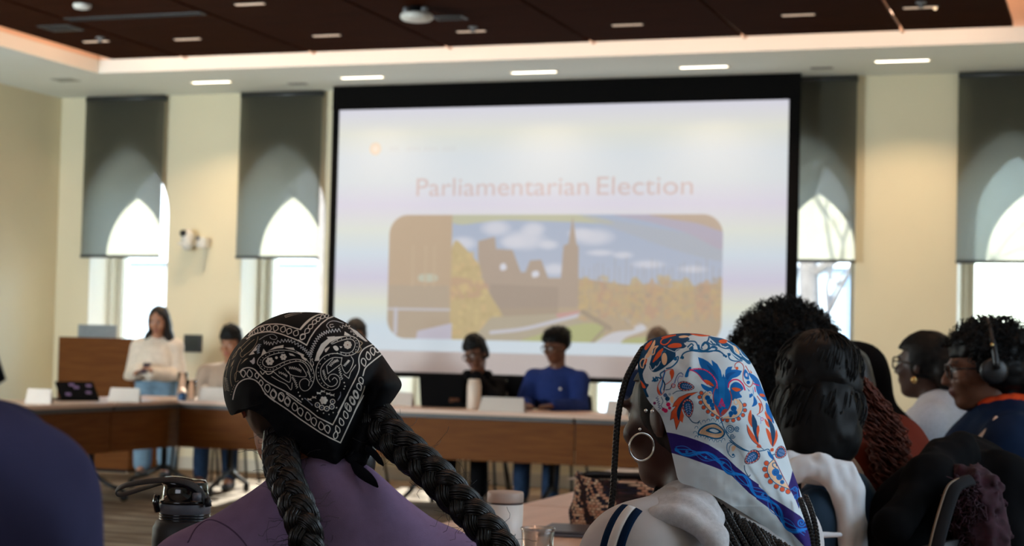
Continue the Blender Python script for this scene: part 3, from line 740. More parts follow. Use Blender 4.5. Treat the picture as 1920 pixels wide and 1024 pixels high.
def head_prims():
    return [ell((0, .012, .028), (.076, .096, .088)), ell((0, -.018, -.03), (.062, .072, .082)), ell((0, -.05, -.088), (.034, .034, .026)),
            cap((0, -.088, .018), .008, (0, -.108, -.022), .0125, .008), ell((-.011, -.096, -.027), (.009, .011, .008), k=.006), ell((.011, -.096, -.027), (.009, .011, .008), k=.006),
            ell((0, -.088, -.050), (.024, .012, .0075), k=.006), ell((0, -.085, -.062), (.021, .013, .008), k=.006),
            ell((-.03, -.08, .03), (.025, .012, .008), k=.012), ell((.03, -.08, .03), (.025, .012, .008), k=.012),
            ell((-.045, -.06, -.02), (.022, .022, .02), k=.02), ell((.045, -.06, -.02), (.022, .022, .02), k=.02),
            ell((-.03, -.092, .012), (.017, .012, .011), k=.008, sub=True), ell((.03, -.092, .012), (.017, .012, .011), k=.008, sub=True),
            ell((-.03, -.072, .011), (.0125, .0125, .0125), k=.003), ell((.03, -.072, .011), (.0125, .0125, .0125), k=.003),
            ell((-.078, .012, -.002), (.008, .020, .031), rotm(.25, 0, .35), k=.006), ell((.078, .012, -.002), (.008, .020, .031), rotm(.25, 0, -.35), k=.006)]
def head_color(skin, lip, Pl):
    """Pl: positions in the head's own frame"""
    C = np.tile(np.array(skin), (len(Pl), 1)); x, y, z = Pl.T
    def put(m, c): C[m] = c
    fr = y < -.05
    put(fr & (((x/.025)**2+((z+.0555)/.0125)**2) < 1) & (y < -.078), lip)
    for s in (-1, 1):
        e = fr & ((((x-s*.03)/.0135)**2+((z-.011)/.0065)**2) < 1); put(e, (.55, .52, .5)); put(e & ((x-s*.03)**2+(z-.011)**2 < .0058**2), (.01, .006, .004))
        put(fr & ((((x-s*.031)/.021)**2+((z-.034-.05*abs(abs(x)-.03))/.0042)**2) < 1), (.02, .012, .01))
    return C
def xf(prims, R, T):
    R = np.asarray(R, np.float32); T = np.asarray(T, np.float32); o = []
    for p in prims:
        if p[0] == 'c': o.append(('c', p[1] @ R.T+T, p[2], p[3] @ R.T+T, p[4], p[5]))
        else: o.append(('e', p[1] @ R.T+T, p[2], R @ p[3], p[4], p[5]))
    return o
def hand_prims(w, d, side, curl=.5, up=(0, 0, 1)):
    """w wrist, d pointing direction, palm faces down; side +1 = thumb towards +x of the frame"""
    d = Vector(d).normalized(); u = Vector(up); s = d.cross(u).normalized()*side; u = s.cross(d).normalized()*side
    w = Vector(w); o = [cap(w, .024, w+d*.03, .026, .01), ell(w+d*.065, (.030, .042, .014), np.array(Matrix((s, d, u)).transposed(), np.float32), k=.012)]
    for i, (off, L) in enumerate(((-.027, .062), (-.009, .075), (.010, .080), (.028, .072))):
        k0 = w+d*.098+s*off; a = k0
        for j in range(3):
            an = curl*(j*.8+.3); dd = (d*math.cos(an)-u*math.sin(an)).normalized(); b = a+dd*L*(.42, .32, .26)[j]
            o.append(cap(a, .0088-.0008*j, b, .0082-.0008*j, .004)); a = b
    t0 = w+d*.035+s*.026; t1 = t0+(d*.6+s*.7-u*.3).normalized()*.038; t2 = t1+(d*.85+s*.15-u*.4).normalized()*.03
    o += [cap(t0, .013, t1, .0105, .008), cap(t1, .0105, t2, .0085, .004)]
    return o
def person(loc, rz, label, P, skin, lip, group=None, h=.008, curl=.5, hands=True):
    """P: joints in the person's own frame (faces -y). Returns root, joints, head rotation"""
    e = empty('person', loc, label, 'person', group, rz)
    hc = P['head']; HR = rotm(P.get('pitch', 0), P.get('tilt', 0), P.get('turn', 0))
    hs = P.get('hs', 1.0)
    hp = head_prims()
    if hs != 1: hp = [(p[0], p[1]*hs, p[2]*hs, p[3]*hs if p[0] == 'c' else p[3], p[4]*hs if p[0] == 'c' else p[4], p[5]) for p in hp]
    pr = xf(hp, HR, hc)
    nb = P['neck']; skull = A3(*hc)+HR @ A3(0, .03, -.055)
    pr += [cap(skull, .052, nb, .056, .015), cap(nb, .06, (nb[0], nb[1]+.01, nb[2]-.12), .09, .03)]
    for s in ('l', 'r'):
        sh, el, wr = P['sh'+s], P['el'+s], P['wr'+s]
        pr += [cap((nb[0], nb[1]+.01, nb[2]-.04), .04, sh, .046, .03), cap(sh, .046, el, .038, .02), cap(el, .038, wr, .025, .01)]
        hd = Vector(P.get('hd'+s, Vector(wr)-Vector(el)))
        if hands: pr += hand_prims(wr, hd, -1 if s == 'l' else 1, curl, P.get('hu'+s, (0, 0, 1)))
        hi, kn, an = P['hi'+s], P['kn'+s], P['an'+s]
        pr += [cap(hi, .075, kn, .05, .03), cap(kn, .05, an, .035, .02), cap(an, .036, A3(*an)+A3(0, -.12, -.045), .03, .02)]
    pel = (A3(*P['hil'])+A3(*P['hir']))/2
    ch = (A3(*P['shl'])+A3(*P['shr']))/2-A3(0, 0, .11)
    pr += [ell(ch, (.13, .09, .16), k=.05), cap(ch, .11, pel+A3(0, 0, .04), .10, .05), ell(pel, (.145, .11, .11), k=.05)]
    sk, lp = lin(np.array(skin)/255), lin(np.array(lip)/255)
    hca = A3(*hc)
    def colf(V):
        Pl = (V-hca) @ HR/hs; C = head_color(sk, lp, Pl); far = np.linalg.norm(Pl, axis=1) > .14; C[far] = sk; return C
    surf('body', pr, h, M_skin, e, k=.015, colors=colf)
    return e, HR, hca
def folds(amp, sc=9, seed=0, stretch=(1, 1, .55)):
    st = A3(*stretch)
    def f(P): q = (P+seed*3.7)*st*sc; return amp*NZ(q)+amp*.5*NZ(q*2.3+7)
    return f
def top(e, P, m, grow=.018, hem=None, sleeve=1.0, name='sweater', h=.009, amp=.006, hood=False, collar=.0, seed=1, bulk=0., it=1, trap=-.045):
    nb = P['neck']; pel = (A3(*P['hil'])+A3(*P['hir']))/2; ch = (A3(*P['shl'])+A3(*P['shr']))/2-A3(0, 0, .11)
    g = grow; pr = [ell(ch, (.14+g+bulk, .10+g+bulk, .17+g), k=.05), cap(ch, .12+g+bulk, pel+A3(0, 0, .04), .11+g+bulk, .05), ell(pel+A3(0, 0, .02), (.15+g+bulk, .12+g+bulk, .11), k=.05)]
    for s in ('l', 'r'):
        sh, el, wr = A3(*P['sh'+s]), A3(*P['el'+s]), A3(*P['wr'+s])
        pr += [cap((nb[0], nb[1]+.015, nb[2]+trap), .042+g, sh, .050+g, .05), cap(sh, .050+g, el, .042+g, .025)]
        if sleeve > 0: w2 = el+(wr-el)*sleeve; pr += [cap(el, .04+g, w2, .03+g, .015)]
    if collar: pr += [cap((nb[0], nb[1], nb[2]-.03), .058+g*.5, (nb[0], nb[1]-.004, nb[2]+collar), .056+g*.4, .02)]
    if hood:
        for i in range(9):
            a = PI*(i/8)*1.25-.4; r = .085
            a0 = (nb[0]+math.cos(a)*r*1.0, nb[1]+.01+math.sin(a)*r*.9, nb[2]+.01-.00*i); a1_ = PI*((i+1)/8)*1.25-.4
            pr.append(cap(a0, .032, (nb[0]+math.cos(a1_)*r, nb[1]+.01+math.sin(a1_)*r*.9, nb[2]+.01), .032, .02))
        pr.append(ell((nb[0], nb[1]+.10, nb[2]-.04), (.10, .055, .09), k=.03))
    hz = float(pel[2]-.08 if hem is None else hem)
    cutf = lambda X, Y, Z: hz-Z+.004*np.sin(X*40)
    return surf(name, pr, h, m, e, k=.025, mod=folds(amp, seed=seed), cut=cutf, it=it)
def pants(e, P, m, grow=.014, name='trousers', h=.010, amp=.005, seed=3, length=.93):
    pel = (A3(*P['hil'])+A3(*P['hir']))/2; g = grow; pr = [ell(pel, (.155+g, .12+g, .115), k=.05), ell(pel+A3(0, 0, .07), (.135+g, .105+g, .07), k=.04)]
    for s in ('l', 'r'):
        hi, kn, an = A3(*P['hi'+s]), A3(*P['kn'+s]), A3(*P['an'+s]); an2 = kn+(an-kn)*length
        pr += [cap(hi, .08+g, kn, .058+g, .03), cap(kn, .058+g, an2, .05+g, .02)]
    return surf(name, pr, h, m, e, k=.02, mod=folds(amp, seed=seed))
def shoes(e, P, m):
    for s in ('l', 'r'):
        an = A3(*P['an'+s]); z0 = float(an[2]-.085)
        surf('shoe', [cap(an+A3(0, .02, -.05), .042, an+A3(0, -.13, -.058), .036, .02), cap(an, .045, an+A3(0, .02, -.045), .045, .02)], .01, m, e, cut=lambda X, Y, Z: z0-Z)
def sit(headz=1.20, lean=0., arms='table', seat=.47, wid=.19, tabz=.75):
    P = dict(hil=(-.09, .0, seat+.09), hir=(.09, .0, seat+.09), knl=(-.12, -.43, seat+.05), knr=(.12, -.43, seat+.05),
             anl=(-.13, -.40, .09), anr=(.13, -.47, .09))
    nz = headz-.165; P['neck'] = (0, .0-lean, nz); P['head'] = (0, -.045-lean*1.3, headz)
    P['shl'] = (-wid, .0-lean, nz-.085); P['shr'] = (wid, .0-lean, nz-.085)
    P['ell'] = (-wid-.05, -.10-lean, nz-.30); P['elr'] = (wid+.05, -.10-lean, nz-.30)
    P['wrl'] = (-.12, -.34-lean, tabz+.04); P['wrr'] = (.12, -.34-lean, tabz+.04)
    if arms == 'lap':
        P['wrl'] = (-.09, -.26, seat+.2); P['wrr'] = (.09, -.26, seat+.2)
    return P
def hair_cap(e, HR, hc, m, amp=.004, up=.0, back=.0, grow=.012, front=-.055, low=-.05, name='hair', h=.006, extra=(), sc=60, hs=1.):
    """short hair shell: the skull grown a little, cleared off the face"""
    pr = [ell((0, .018+back, .034+up), (.078+grow, .094+grow+back, .086+grow+up)), ell((0, .05, -.01), (.07+grow, .06+grow, .07))]+list(extra)
    pr = xf(pr, HR, hc)
    def cut(X, Y, Z):
        P = np.stack([X, Y, Z], -1)-hc; L = P @ HR; x, y, z = L[..., 0], L[..., 1], L[..., 2]
        face = np.minimum((y-front-.35*np.maximum(0, z-.045)*-1), 9)
        f1 = np.minimum(.052-z, front+.012*0-y+.045)            # the face box in front of the ears
        f1 = np.minimum(.058-z, (-.012)-y)
        return np.maximum(f1, low-z)
    md = lambda P: amp*NZ(P*sc)+amp*.6*NZ(P*sc*2.2)
    return surf(name, pr, h, m, e, k=.015, mod=md, cut=cut, it=1)
def curls(name, c, r, n, L, rad, m, parent, seed=0, HR=None, keep=None, world=False, segs=7, curl=1.):
    """short springy locks standing out of an ellipsoid; one mesh"""
    rd = np.random.RandomState(seed); mb = MB(); i = 0
    while i < n:
        v = rd.normal(size=3); v /= np.linalg.norm(v)
        if keep is not None and not keep(v): continue
        i += 1
        p = np.array(c)+(v*np.array(r) if HR is None else HR @ (v*np.array(r))); d = v if HR is None else HR @ v
        u = np.cross(d, rd.normal(size=3)); u /= np.linalg.norm(u); w = np.cross(d, u); ph = rd.uniform(0, 6.28); pts = []; LL = L*rd.uniform(.6, 1.2)
        for k in range(segs):
            t = k/(segs-1); a = ph+t*curl*6.28; rr = rad*3.2*(.3+.7*t); pts.append(p+d*LL*(t-.25)+(u*math.cos(a)+w*math.sin(a))*rr)
        mb.tube(pts, [rad*(1-.5*k/(segs-1)) for k in range(segs)], 4, caps=False)
    return mb.obj(name, m, parent, True, world)
def glasses(e, HR, hc, m=None, rx=.027, rz=.020, round_=False, lens=True, name='glasses'):
    mb = MB(); T = lambda p: Vector(HR @ A3(*p)+hc)
    for s in (-1, 1):
        pts = []
        for k in range(24):
            a = 2*PI*k/24; ca, sa = math.cos(a), math.sin(a)
            q = .55; x = math.copysign(abs(ca)**q, ca)*rx if not round_ else ca*rx; z = math.copysign(abs(sa)**q, sa)*rz if not round_ else sa*rz*1.15
            pts.append(T((s*.034+x, -.098+abs(s*.034+x)*.10, .008+z)))
        mb.tube(pts+[pts[0]], .0028, 6, caps=False)
        mb.tube([T((s*.062, -.092, .014)), T((s*.078, -.06, .014)), T((s*.083, 0, .008)), T((s*.080, .02, -.006))], .0028, 6)
    mb.tube([T((-.009, -.1, .013)), T((0, -.103, .016)), T((.009, -.1, .013))], .0025, 6)
    o = mb.obj(name, m or M_glasses, e, True, False)
    if lens:
        for s in (-1, 1):
            l = MB(); V = []
            for k in range(24):
                a = 2*PI*k/24; ca, sa = math.cos(a), math.sin(a); q = .55
                V.append(T((s*.034+(math.copysign(abs(ca)**q, ca)*rx if not round_ else ca*rx), -.098+.0034, .008+(math.copysign(abs(sa)**q, sa)*rz if not round_ else sa*rz*1.15))))
            l.add(V, [tuple(range(24))]); l.obj('lens', M_lens, o, False, False)
    return o
# ------------------------------------------------------------------ tables
M_top = wood_mat('maple_tabletop', rgb(206, 170, 148), rgb(222, 188, 166), (1, 12, 12), .38, .03)
M_band = mat('grey_edge_band', rgb(74, 72, 72), .5); M_chrome = mat('polished_metal', rgb(190, 190, 192), .18, 1.0); M_black = mat('black_metal', rgb(18, 18, 19), .4, .4)
TZ = .755
def table(cx, cy, L, W_, rz, label, group, panel=True, front=-1):
    """length along own x; the modesty panel hangs on the own -y side"""
    t = empty('conference_table', (cx, cy, 0), label, 'table', group, rz)
    MB().box((-L/2+.002, -W_/2, TZ-.03), (L/2-.002, W_/2, TZ), bev=.004).obj('tabletop', M_top, t, world=False)
    MB().box((-L/2+.01, -W_/2+.012, TZ-.062), (L/2-.01, -W_/2+.03, TZ-.031), bev=.002).obj('edge_rail', M_band, t, world=False)
    if panel: MB().box((-L/2+.004, -W_/2+.035, .385), (L/2-.004, -W_/2+.055, TZ-.031), bev=.003).obj('modesty_panel', M_oakv, t, world=False)
    for s in (-1, 1):
        x = s*(L/2-.28); m = MB()
        m.tube([(x, 0, TZ-.035), (x, 0, .16)], .024, 12)
        for q in (-1, 1): m.tube([(x, 0, .20), (x, q*.16, .12), (x, q*.30, .075)], [.022, .018, .014], 10)
        m.box((x-.03, -.25, TZ-.05), (x+.03, .25, TZ-.031)); lg = m.obj('leg', M_black, t, True, False)
        for q in (-1, 1):
            c = MB(); c.tube([(x-.013, q*.30, .032), (x+.013, q*.30, .032)], .031, 16); c.box((x-.018, q*.30-.012, .04), (x+.018, q*.30+.012, .08)); c.obj('caster', M_black, lg, True, False)
    return t
BY = 12.2+.375
xs = [-7.05, -5.41, -3.77, -2.13]
for i, nm in enumerate(('left unit of the far row, beside the corner', 'middle unit of the far row, in front of the two men', 'right unit of the far row, past the panel joint')):
    table((xs[i]+xs[i+1])/2, BY, 1.64, .75, 0, 'wood conference table, %s' % nm, 'conference tables')
table(-7.425, 12.13, 1.64, .75, PI/2, 'wood conference table at the far left corner near the lectern', 'conference tables')
table(-7.425, 10.48, 1.64, .75, PI/2, 'wood conference table on the left arm, running towards the camera', 'conference tables')
table(-1.375, 4.295, 1.64, .75, -PI/2, 'pale wood conference table under the woven handbag', 'conference tables', panel=False)
table(-1.375, 5.94, 1.64, .75, -PI/2, 'pale wood conference table beyond the woven handbag', 'conference tables', panel=False)
table(-1.82, 3.09, 1.64, .75, 0, 'pale wood conference table under the white tumbler', 'conference tables', panel=False)
table(-.17, 3.09, 1.64, .75, 0, 'pale wood conference table in front of the woman in the floral scarf', 'conference tables', panel=False)

# chairs: black shell, metal legs
M_shell = mat('black_chair_shell', rgb(22, 22, 24), .55); M_gshell = mat('grey_chair_shell', rgb(52, 53, 58), .5)
def chair(x, y, rz, label, group='meeting room chairs', m=None, first=[None]):
    if m is None and first[0] is not None:
        src = first[0]; r = src.copy(); COL.objects.link(r); r.location = (x, y, 0); r.rotation_euler = (0, 0, rz); r['label'] = label
        for ch in list(src.children): c = ch.copy(); COL.objects.link(c); c.parent = r
        return r
    t = empty('chair', (x, y, 0), label, 'chair', group, rz); sh = m or M_shell
    surf('seat', [ell((0, -.01, .455), (.23, .23, .03)), ell((0, .02, .45), (.20, .19, .03))], .012, sh, t, cut=lambda X, Y, Z: .437-Z)
    V = []; F = []; nu, nv = 13, 12
    for side in (0, 1):
        for j in range(nv):
            for i in range(nu):
                u = i/(nu-1)*2-1; v = j/(nv-1); w = (.215-.03*v**3); yb = .215+.07*v-.05*u*u+side*.016
                V.append((u*w, yb, .50+.38*v-.02*u*u*v))
    n = nu*nv
    for j in range(nv-1):
        for i in range(nu-1):
            a = j*nu+i; F += [(a, a+1, a+nu+1, a+nu), (n+a, n+a+nu, n+a+nu+1, n+a+1)]
    bd = [j*nu for j in range(nv)]+[(nv-1)*nu+i for i in range(1, nu)]+[j*nu+nu-1 for j in range(nv-2, -1, -1)]+[i for i in range(nu-2, 0, -1)]
    for k in range(len(bd)): a, b = bd[k], bd[(k+1) % len(bd)]; F.append((a, b, n+b, n+a))
    MB().add(V, F).obj('backrest', sh, t, True, False)
    for s in (-1, 1):
        MB().tube([(s*.17, -.16, .435), (s*.21, -.21, .0)], .011, 8).obj('leg', M_black, t, True, False)
        MB().tube([(s*.17, .14, .435), (s*.215, .25, .0)], .011, 8).obj('leg', M_black, t, True, False)
        MB().tube([(s*.18, .17, .43), (s*.185, .215, .56)], .011, 8).obj('back_support', M_black, t, True, False)
    if m is None: first[0] = t
    return t

# ------------------------------------------------------------------ lectern and wall fittings
lx0, lx1 = at(108, 700, Y=14.0)[0], at(246, 700, Y=14.0)[0]
lz = at(180, 633, Y=14.0)[2]
t = empty('lectern', ((lx0+lx1)/2, 14.25, 0), 'wooden lectern at the left with a grey monitor on top', 'lectern')
MB().box((lx0, 14.0, .03), (lx1, 14.02, lz-.0), bev=.003).obj('front_panel', M_oakv, t)
for x in (lx0, lx1-.02): MB().box((x, 14.022, .03), (x+.02, 14.5, lz-.001), bev=.003).obj('side_panel', M_oakv, t)
MB().box((lx0+.02, 14.022, lz-.09), (lx1-.02, 14.5, lz-.07)).obj('top', M_oakv, t)
MB().box((lx0+.022, 14.022, .3), (lx1-.022, 14.48, .32)).obj('shelf', M_oakv, t)
MB().box((lx0+.03, 14.03, 0), (lx1-.03, 14.47, .03)).obj('plinth', M_black, t)
M_mon = mat('grey_monitor', rgb(128, 136, 140), .45)
mx0, mx1 = at(147, 620, Y=14.2)[0], at(218, 620, Y=14.2)[0]
t = empty('monitor', ((mx0+mx1)/2, 14.2, lz-.07), 'grey monitor back standing on top of the lectern', 'monitor')
zt = at(180, 609, Y=14.2)[2]
MB().box((mx0, 14.19, lz-.04), (mx1, 14.215, zt), bev=.005).obj('housing', M_mon, t)
MB().box(((mx0+mx1)/2-.09, 14.16, lz-.07), ((mx0+mx1)/2+.09, 14.30, lz-.055), bev=.003).obj('base', M_mon, t)
MB().box(((mx0+mx1)/2-.02, 14.215, lz-.06), ((mx0+mx1)/2+.02, 14.235, lz+.06)).obj('stand', M_mon, t)
p0, p1 = at(347, 660, Y=YW), at(380, 628, Y=YW)
t = empty('wall_panel', ((p0[0]+p1[0])/2, YW, p0[2]), 'dark rectangular panel on the wall right of the standing woman', 'wall panel')
MB().box((p0[0], YW-.035, p0[2]), (p1[0], YW-.001, p1[2]), bev=.006).obj('frame', M_blk, t)
MB().box((p0[0]+.02, YW-.038, p0[2]+.02), (p1[0]-.025, YW-.034, p1[2]-.02)).obj('screen', mat('dark_screen', rgb(52, 58, 56), .2), t)
c0 = at(352, 445, Y=YW-.1)
t = empty('wall_camera', (c0[0], YW, c0[2]-.1), 'white camera with black lens mounted on the wall between the left blinds', 'camera')
x, z = c0[0], c0[2]
MB().box((x-.075, YW-.16, z-.075), (x+.065, YW-.001, z-.05), bev=.006).obj('bracket', M_wplast, t)
surf('housing', [ell((0, -.10, .105), (.065, .06, .075)), cap((0, -.10, .03), .06, (0, -.10, .10), .06)], .008, M_wplast, t)
MB().tube([(x-.015, YW-.15, z+.035), (x-.015, YW-.176, z+.035)], [.033, .030], 20).obj('lens', M_blk, t, True)
t = empty('wall_speaker', (x+.12, YW, z-.1), 'small white fitting on the wall right of the white camera', 'wall fitting')
MB().box((x+.10, YW-.12, z-.10), (x+.20, YW-.001, z+.0), bev=.015).obj('housing', M_wplast, t)
MB().tube([(x+.125, YW-.12, z-.01), (x+.125, YW-.14, z-.01)], .020, 16).obj('lens', M_grey, t, True)
MB().tube([(x+.05, YW-.03, z-.06), (x+.15, YW-.03, z-.11), (x+.13, YW-.01, z-.32)], .004, 6).obj('cable', M_wplast, t, True)

# ------------------------------------------------------------------ things on the far tables
M_paper = mat('white_card', rgb(200, 188, 178), .8, var=.02); M_ink = mat('faint_print', rgb(170, 160, 155), .8)
def name_tent(px0, px1, py, label, d=.07, h_=.105, zb=TZ, rz=0):
    a, b = at(px0, py, Z=zb), at(px1, py, Z=zb); c = (a+b)/2; w = float(np.linalg.norm(a-b)); 
    t = empty('name_tent', (c[0], c[1]+d/2, zb), label, 'name card', 'white folded name cards on the tables', rz)
    m = MB(); hw = w/2
    V = [(-hw, -d/2, 0), (hw, -d/2, 0), (hw*.92, -.001, h_), (-hw*.92, -.001, h_), (-hw, d/2, 0), (hw, d/2, 0), (hw*.92, .001, h_), (-hw*.92, .001, h_)]
    m.add(V, [(0, 1, 2, 3), (5, 4, 7, 6), (3, 2, 6, 7)]); o = m.obj('card', M_paper, t, world=False)
    sl = o.modifiers.new('s', 'SOLIDIFY'); sl.thickness = .0012
    q = MB()
    for i, (l, zf) in enumerate(((.62, .62), (.42, .42))):
        y = -d/2*(1-zf)-.0022; q.add([(-hw*l, y-.0, h_*zf-.008), (hw*l, y-.0, h_*zf-.008), (hw*l, y+.005, h_*zf+.004), (-hw*l, y+.005, h_*zf+.004)], [(0, 1, 2, 3)])
    q.obj('print_lines', M_ink, t, world=False)
    return t
name_tent(201, 257, 754, 'white name card on the left table in front of the lectern', rz=.25)
name_tent(44, 92, 757, 'white name card at the far left edge of the left table', rz=.25)
name_tent(368, 426, 752, 'white name card in front of the man in beige')
name_tent(901, 977, 772, 'white name card between the two men, beside the white bottle')
name_tent(736, 770, 761, 'white name card just right of the black bandana')
name_tent(1138, 1172, 778, 'white name card right of the man in the blue sweatshirt')

def laptop(c, w, h_, rz, label, m, tilt=.30, open_=True, base=True):
    t = empty('laptop', (c[0], c[1], TZ), label, 'laptop', 'open laptops on the tables', rz)
    MB().box((-w/2, 0, .0), (w/2, .23, .014), bev=.004).obj('base', m, t, world=False)
    R = Matrix.Rotation(tilt, 4, 'X'); T = Matrix.Translation((0, .0, .012)) @ R
    MB().box((-w/2, -.007, 0), (w/2, 0, h_), M=T, bev=.003).obj('lid', m, t, world=False)
    MB().box((-w/2+.008, .0, .012), (w/2-.008, .0012, h_-.01), M=T).obj('screen', M_scrn, t, world=False)
    return t
M_scrn = mat('laptop_screen', rgb(60, 66, 74), .3, emit=rgb(120, 130, 145), estr=.35)
M_lapb = mat('black_laptop', rgb(7, 6, 7), .8, spec=.08); M_lapg = mat('grey_laptop', rgb(92, 92, 98), .4, .5)
a, b = at(782, 764, Z=TZ), at(872, 764, Z=TZ); laptop((a+b)/2+A3(0, .02, 0), .36, .25, 0, 'black open laptop in front of the man in black', M_lapb, .22)
a, b = at(948, 766, Z=TZ), at(1026, 766, Z=TZ); laptop((a+b)/2+A3(0, .04, 0), .33, .24, 0, 'black open laptop in front of the man in blue', M_lapb, .22)
a = at(150, 752, Z=TZ); t = laptop(a, .30, .20, .9, 'dark tilted laptop with purple stickers on the left table', M_lapb, -.9)
M_stk = mat('sticker_purple', rgb(118, 92, 130), .5); _lid = [c for c in t.children if c.name.startswith('lid')][0]
for k, (u, v) in enumerate(((-.08, .05), (.0, .13), (.08, .07), (-.03, .16), (.10, .15))):
    T = Matrix.Translation((0, .0, .012)) @ Matrix.Rotation(-.9, 4, 'X'); MB().box((u-.02, -.009, v-.014), (u+.02, -.0072, v+.014), M=T).obj('sticker', M_stk, _lid, world=False)
# tall white bottle
c = at(888, 767, Z=TZ); t = empty('water_bottle', c, 'tall white bottle beside the name card of the man in black', 'bottle')
M_cream = mat('cream_enamel', rgb(214, 196, 180), .45, var=.02)
MB().lathe([(.050, 0), (.053, .01), (.053, .185), (.045, .20)], tuple(c), 28).obj('body', M_cream, t, True)
MB().lathe([(.046, .198), (.047, .222), (.035, .228), (.001, .229)], tuple(c), 28).obj('cap', M_cream, t, True)
# tall clear glass with a blue base
M_clear = mat('clear_plastic', (1, 1, 1, 1), .03, trans=1.0, var=0, spec=.5); M_clear.node_tree.nodes['Principled BSDF'].inputs['IOR'].default_value = 1.2
M_blueg = mat('blue_cup', rgb(40, 78, 118), .25)
c = at(341, 751, Z=TZ); t = empty('drinking_glass', c, 'tall clear tumbler beside the standing woman on the corner table', 'glass')
MB().lathe([(.034, .055), (.040, .22), (.038, .22), (.032, .057)], tuple(c), 24).obj('wall', M_clear, t, True)
MB().lathe([(.030, 0), (.034, .005), (.036, .055), (.001, .056)], tuple(c), 24).obj('blue_base', M_blueg, t, True)
c = at(358, 750, Z=TZ); t = empty('drinking_glass', c, 'low clear tumbler right of the blue-based one', 'glass')
MB().lathe([(.030, 0), (.034, .005), (.040, .16), (.038, .16), (.030, .008), (.001, .008)], tuple(c), 24).obj('wall', M_clear, t, True)

# ------------------------------------------------------------------ far people
SK = dict(tan=((168, 118, 92), (150, 84, 76)), brown=((100, 62, 43), (92, 48, 42)), dark=((74, 46, 34), (76, 40, 36)), deep=((58, 36, 28), (66, 34, 32)), lightb=((150, 104, 78), (140, 78, 70)))
def root_at(px, Y): p = at(px, 700, Y=Y); return float(p[0]), Y
def headz(py, px, Y): return float(at(px, py, Y=Y)[2])
F_cream = fabric('cream_knit', rgb(222, 208, 192)); F_jean = fabric('pale_blue_denim', rgb(120, 146, 166), var=.2, ns=14); F_navy = fabric('navy_cloth', rgb(22, 32, 56)); F_blk = fabric('black_cloth', rgb(16, 15, 17)); F_blue = fabric('royal_blue_sweatshirt', rgb(36, 50, 100)); F_beige = fabric('beige_knit', rgb(164, 144, 128)); F_dkjean = fabric('dark_denim', rgb(42, 58, 82), var=.2)
M_shoe = mat('dark_shoe', rgb(26, 26, 28), .5)
# the standing woman with the phone
x, y = root_at(292, 13.75); hz = headz(602, 296, 13.75)
P = dict(head=(.02, -.05, hz), pitch=.40, turn=-.12, neck=(0, .02, hz-.165), shl=(-.155, .03, hz-.235), shr=(.155, .03, hz-.235), ell=(-.21, .0, hz-.50), elr=(.215, .0, hz-.50),
         wrl=(-.085, -.26, hz-.44), wrr=(.02, -.27, hz-.46), hdl=(.85, -.45, .2), hdr=(-.85, -.40, .15), hil=(-.085, .03, .86), hir=(.085, .03, .86), knl=(-.09, -.02, .48), knr=(.10, .0, .48), anl=(-.10, .02, .09), anr=(.12, .03, .09))
e, HR, hc = person((x, y, 0), .30, 'standing woman in a cream sweater and pale jeans looking at a phone', P, *SK['tan'], curl=.9)
top(e, P, F_cream, .030, hem=.86, name='sweater', amp=.012, seed=2, bulk=.02, collar=.0)
pants(e, P, F_jean, .028, 'jeans', amp=.006); shoes(e, P, M_shoe)
surf('belt', [ell((0, .03, .905), (.165, .130, .022))], .009, M_black, e)
hp = [ell((0, .03, .045), (.088, .100, .085)), ell((-.075, .01, -.06), (.030, .05, .12)), ell((.078, .02, -.06), (.032, .055, .12)), ell((0, .075, -.06), (.085, .05, .13)), ell((-.10, -.02, -.19), (.045, .045, .10)), ell((.085, .0, -.15), (.045, .045, .08))]
def facecut(hc, HR, yf=-.03, xw=.052, zt=.06):
    def f(X, Y, Z):
        L = (np.stack([X, Y, Z], -1)-hc) @ HR; return np.minimum(np.minimum(yf-L[..., 1], xw-np.abs(L[..., 0])), zt-L[..., 2])
    return f
surf('hair', xf(hp, HR, hc), .008, M_hairdb, e, k=.025, mod=lambda P_: .006*NZ(P_*A3(60, 60, 14)), cut=facecut(hc, HR))
t = empty('phone', (x, y, 1.0), 'dark phone held by the standing woman', 'phone')
ph_c = Vector((x, y, 0))+Matrix.Rotation(.30, 3, 'Z') @ Vector((-.03, -.30, hz-.42))
MB().box((-.038, -.005, -.07), (.038, .005, .07), M=Matrix.Translation(ph_c) @ Matrix.Rotation(-.9, 4, 'X'), bev=.003).obj('case', mat('phone_case', rgb(44, 34, 52), .3), t)
# seated men behind the far row
def seated(px, py, Yp, rz, label, skin, shirt, trouser, wid=.19, pitch=.1, turn=0, tilt=0, lean=0., arms='table', name='sweater', hood=False, collar=.0, mk_chair=None, group=None, h=.008, grow=.02, bulk=.0, mod=None, amp=.007, seed=1):
    x, y = root_at(px, Yp); hz = headz(py, px, Yp); P = sit(hz, lean, arms, wid=wid); P['pitch'] = pitch; P['turn'] = turn; P['tilt'] = tilt
    if mod: P.update(mod)
    e, HR, hc = person((x, y, 0), rz, label, P, *skin, group=group, h=h)
    top(e, P, shirt, grow, name=name, hood=hood, collar=collar, seed=seed, bulk=bulk, amp=amp, h=h+.001); pants(e, P, trouser, h=h+.003); shoes(e, P, M_shoe)
    if mk_chair: chair(x-math.sin(rz)*.02, y+math.cos(rz)*.02, rz, mk_chair)
    return e, HR, hc, P
e, HR, hc, P = seated(1047, 652, 13.15, -.05, 'man in a blue sweatshirt with curly black hair behind a laptop', SK['brown'], F_blue, F_dkjean, pitch=.22, turn=-.45, name='sweatshirt', mk_chair='black chair of the man in blue', grow=.026, amp=.010, lean=.03)
glasses(e, HR, hc, lens=False)
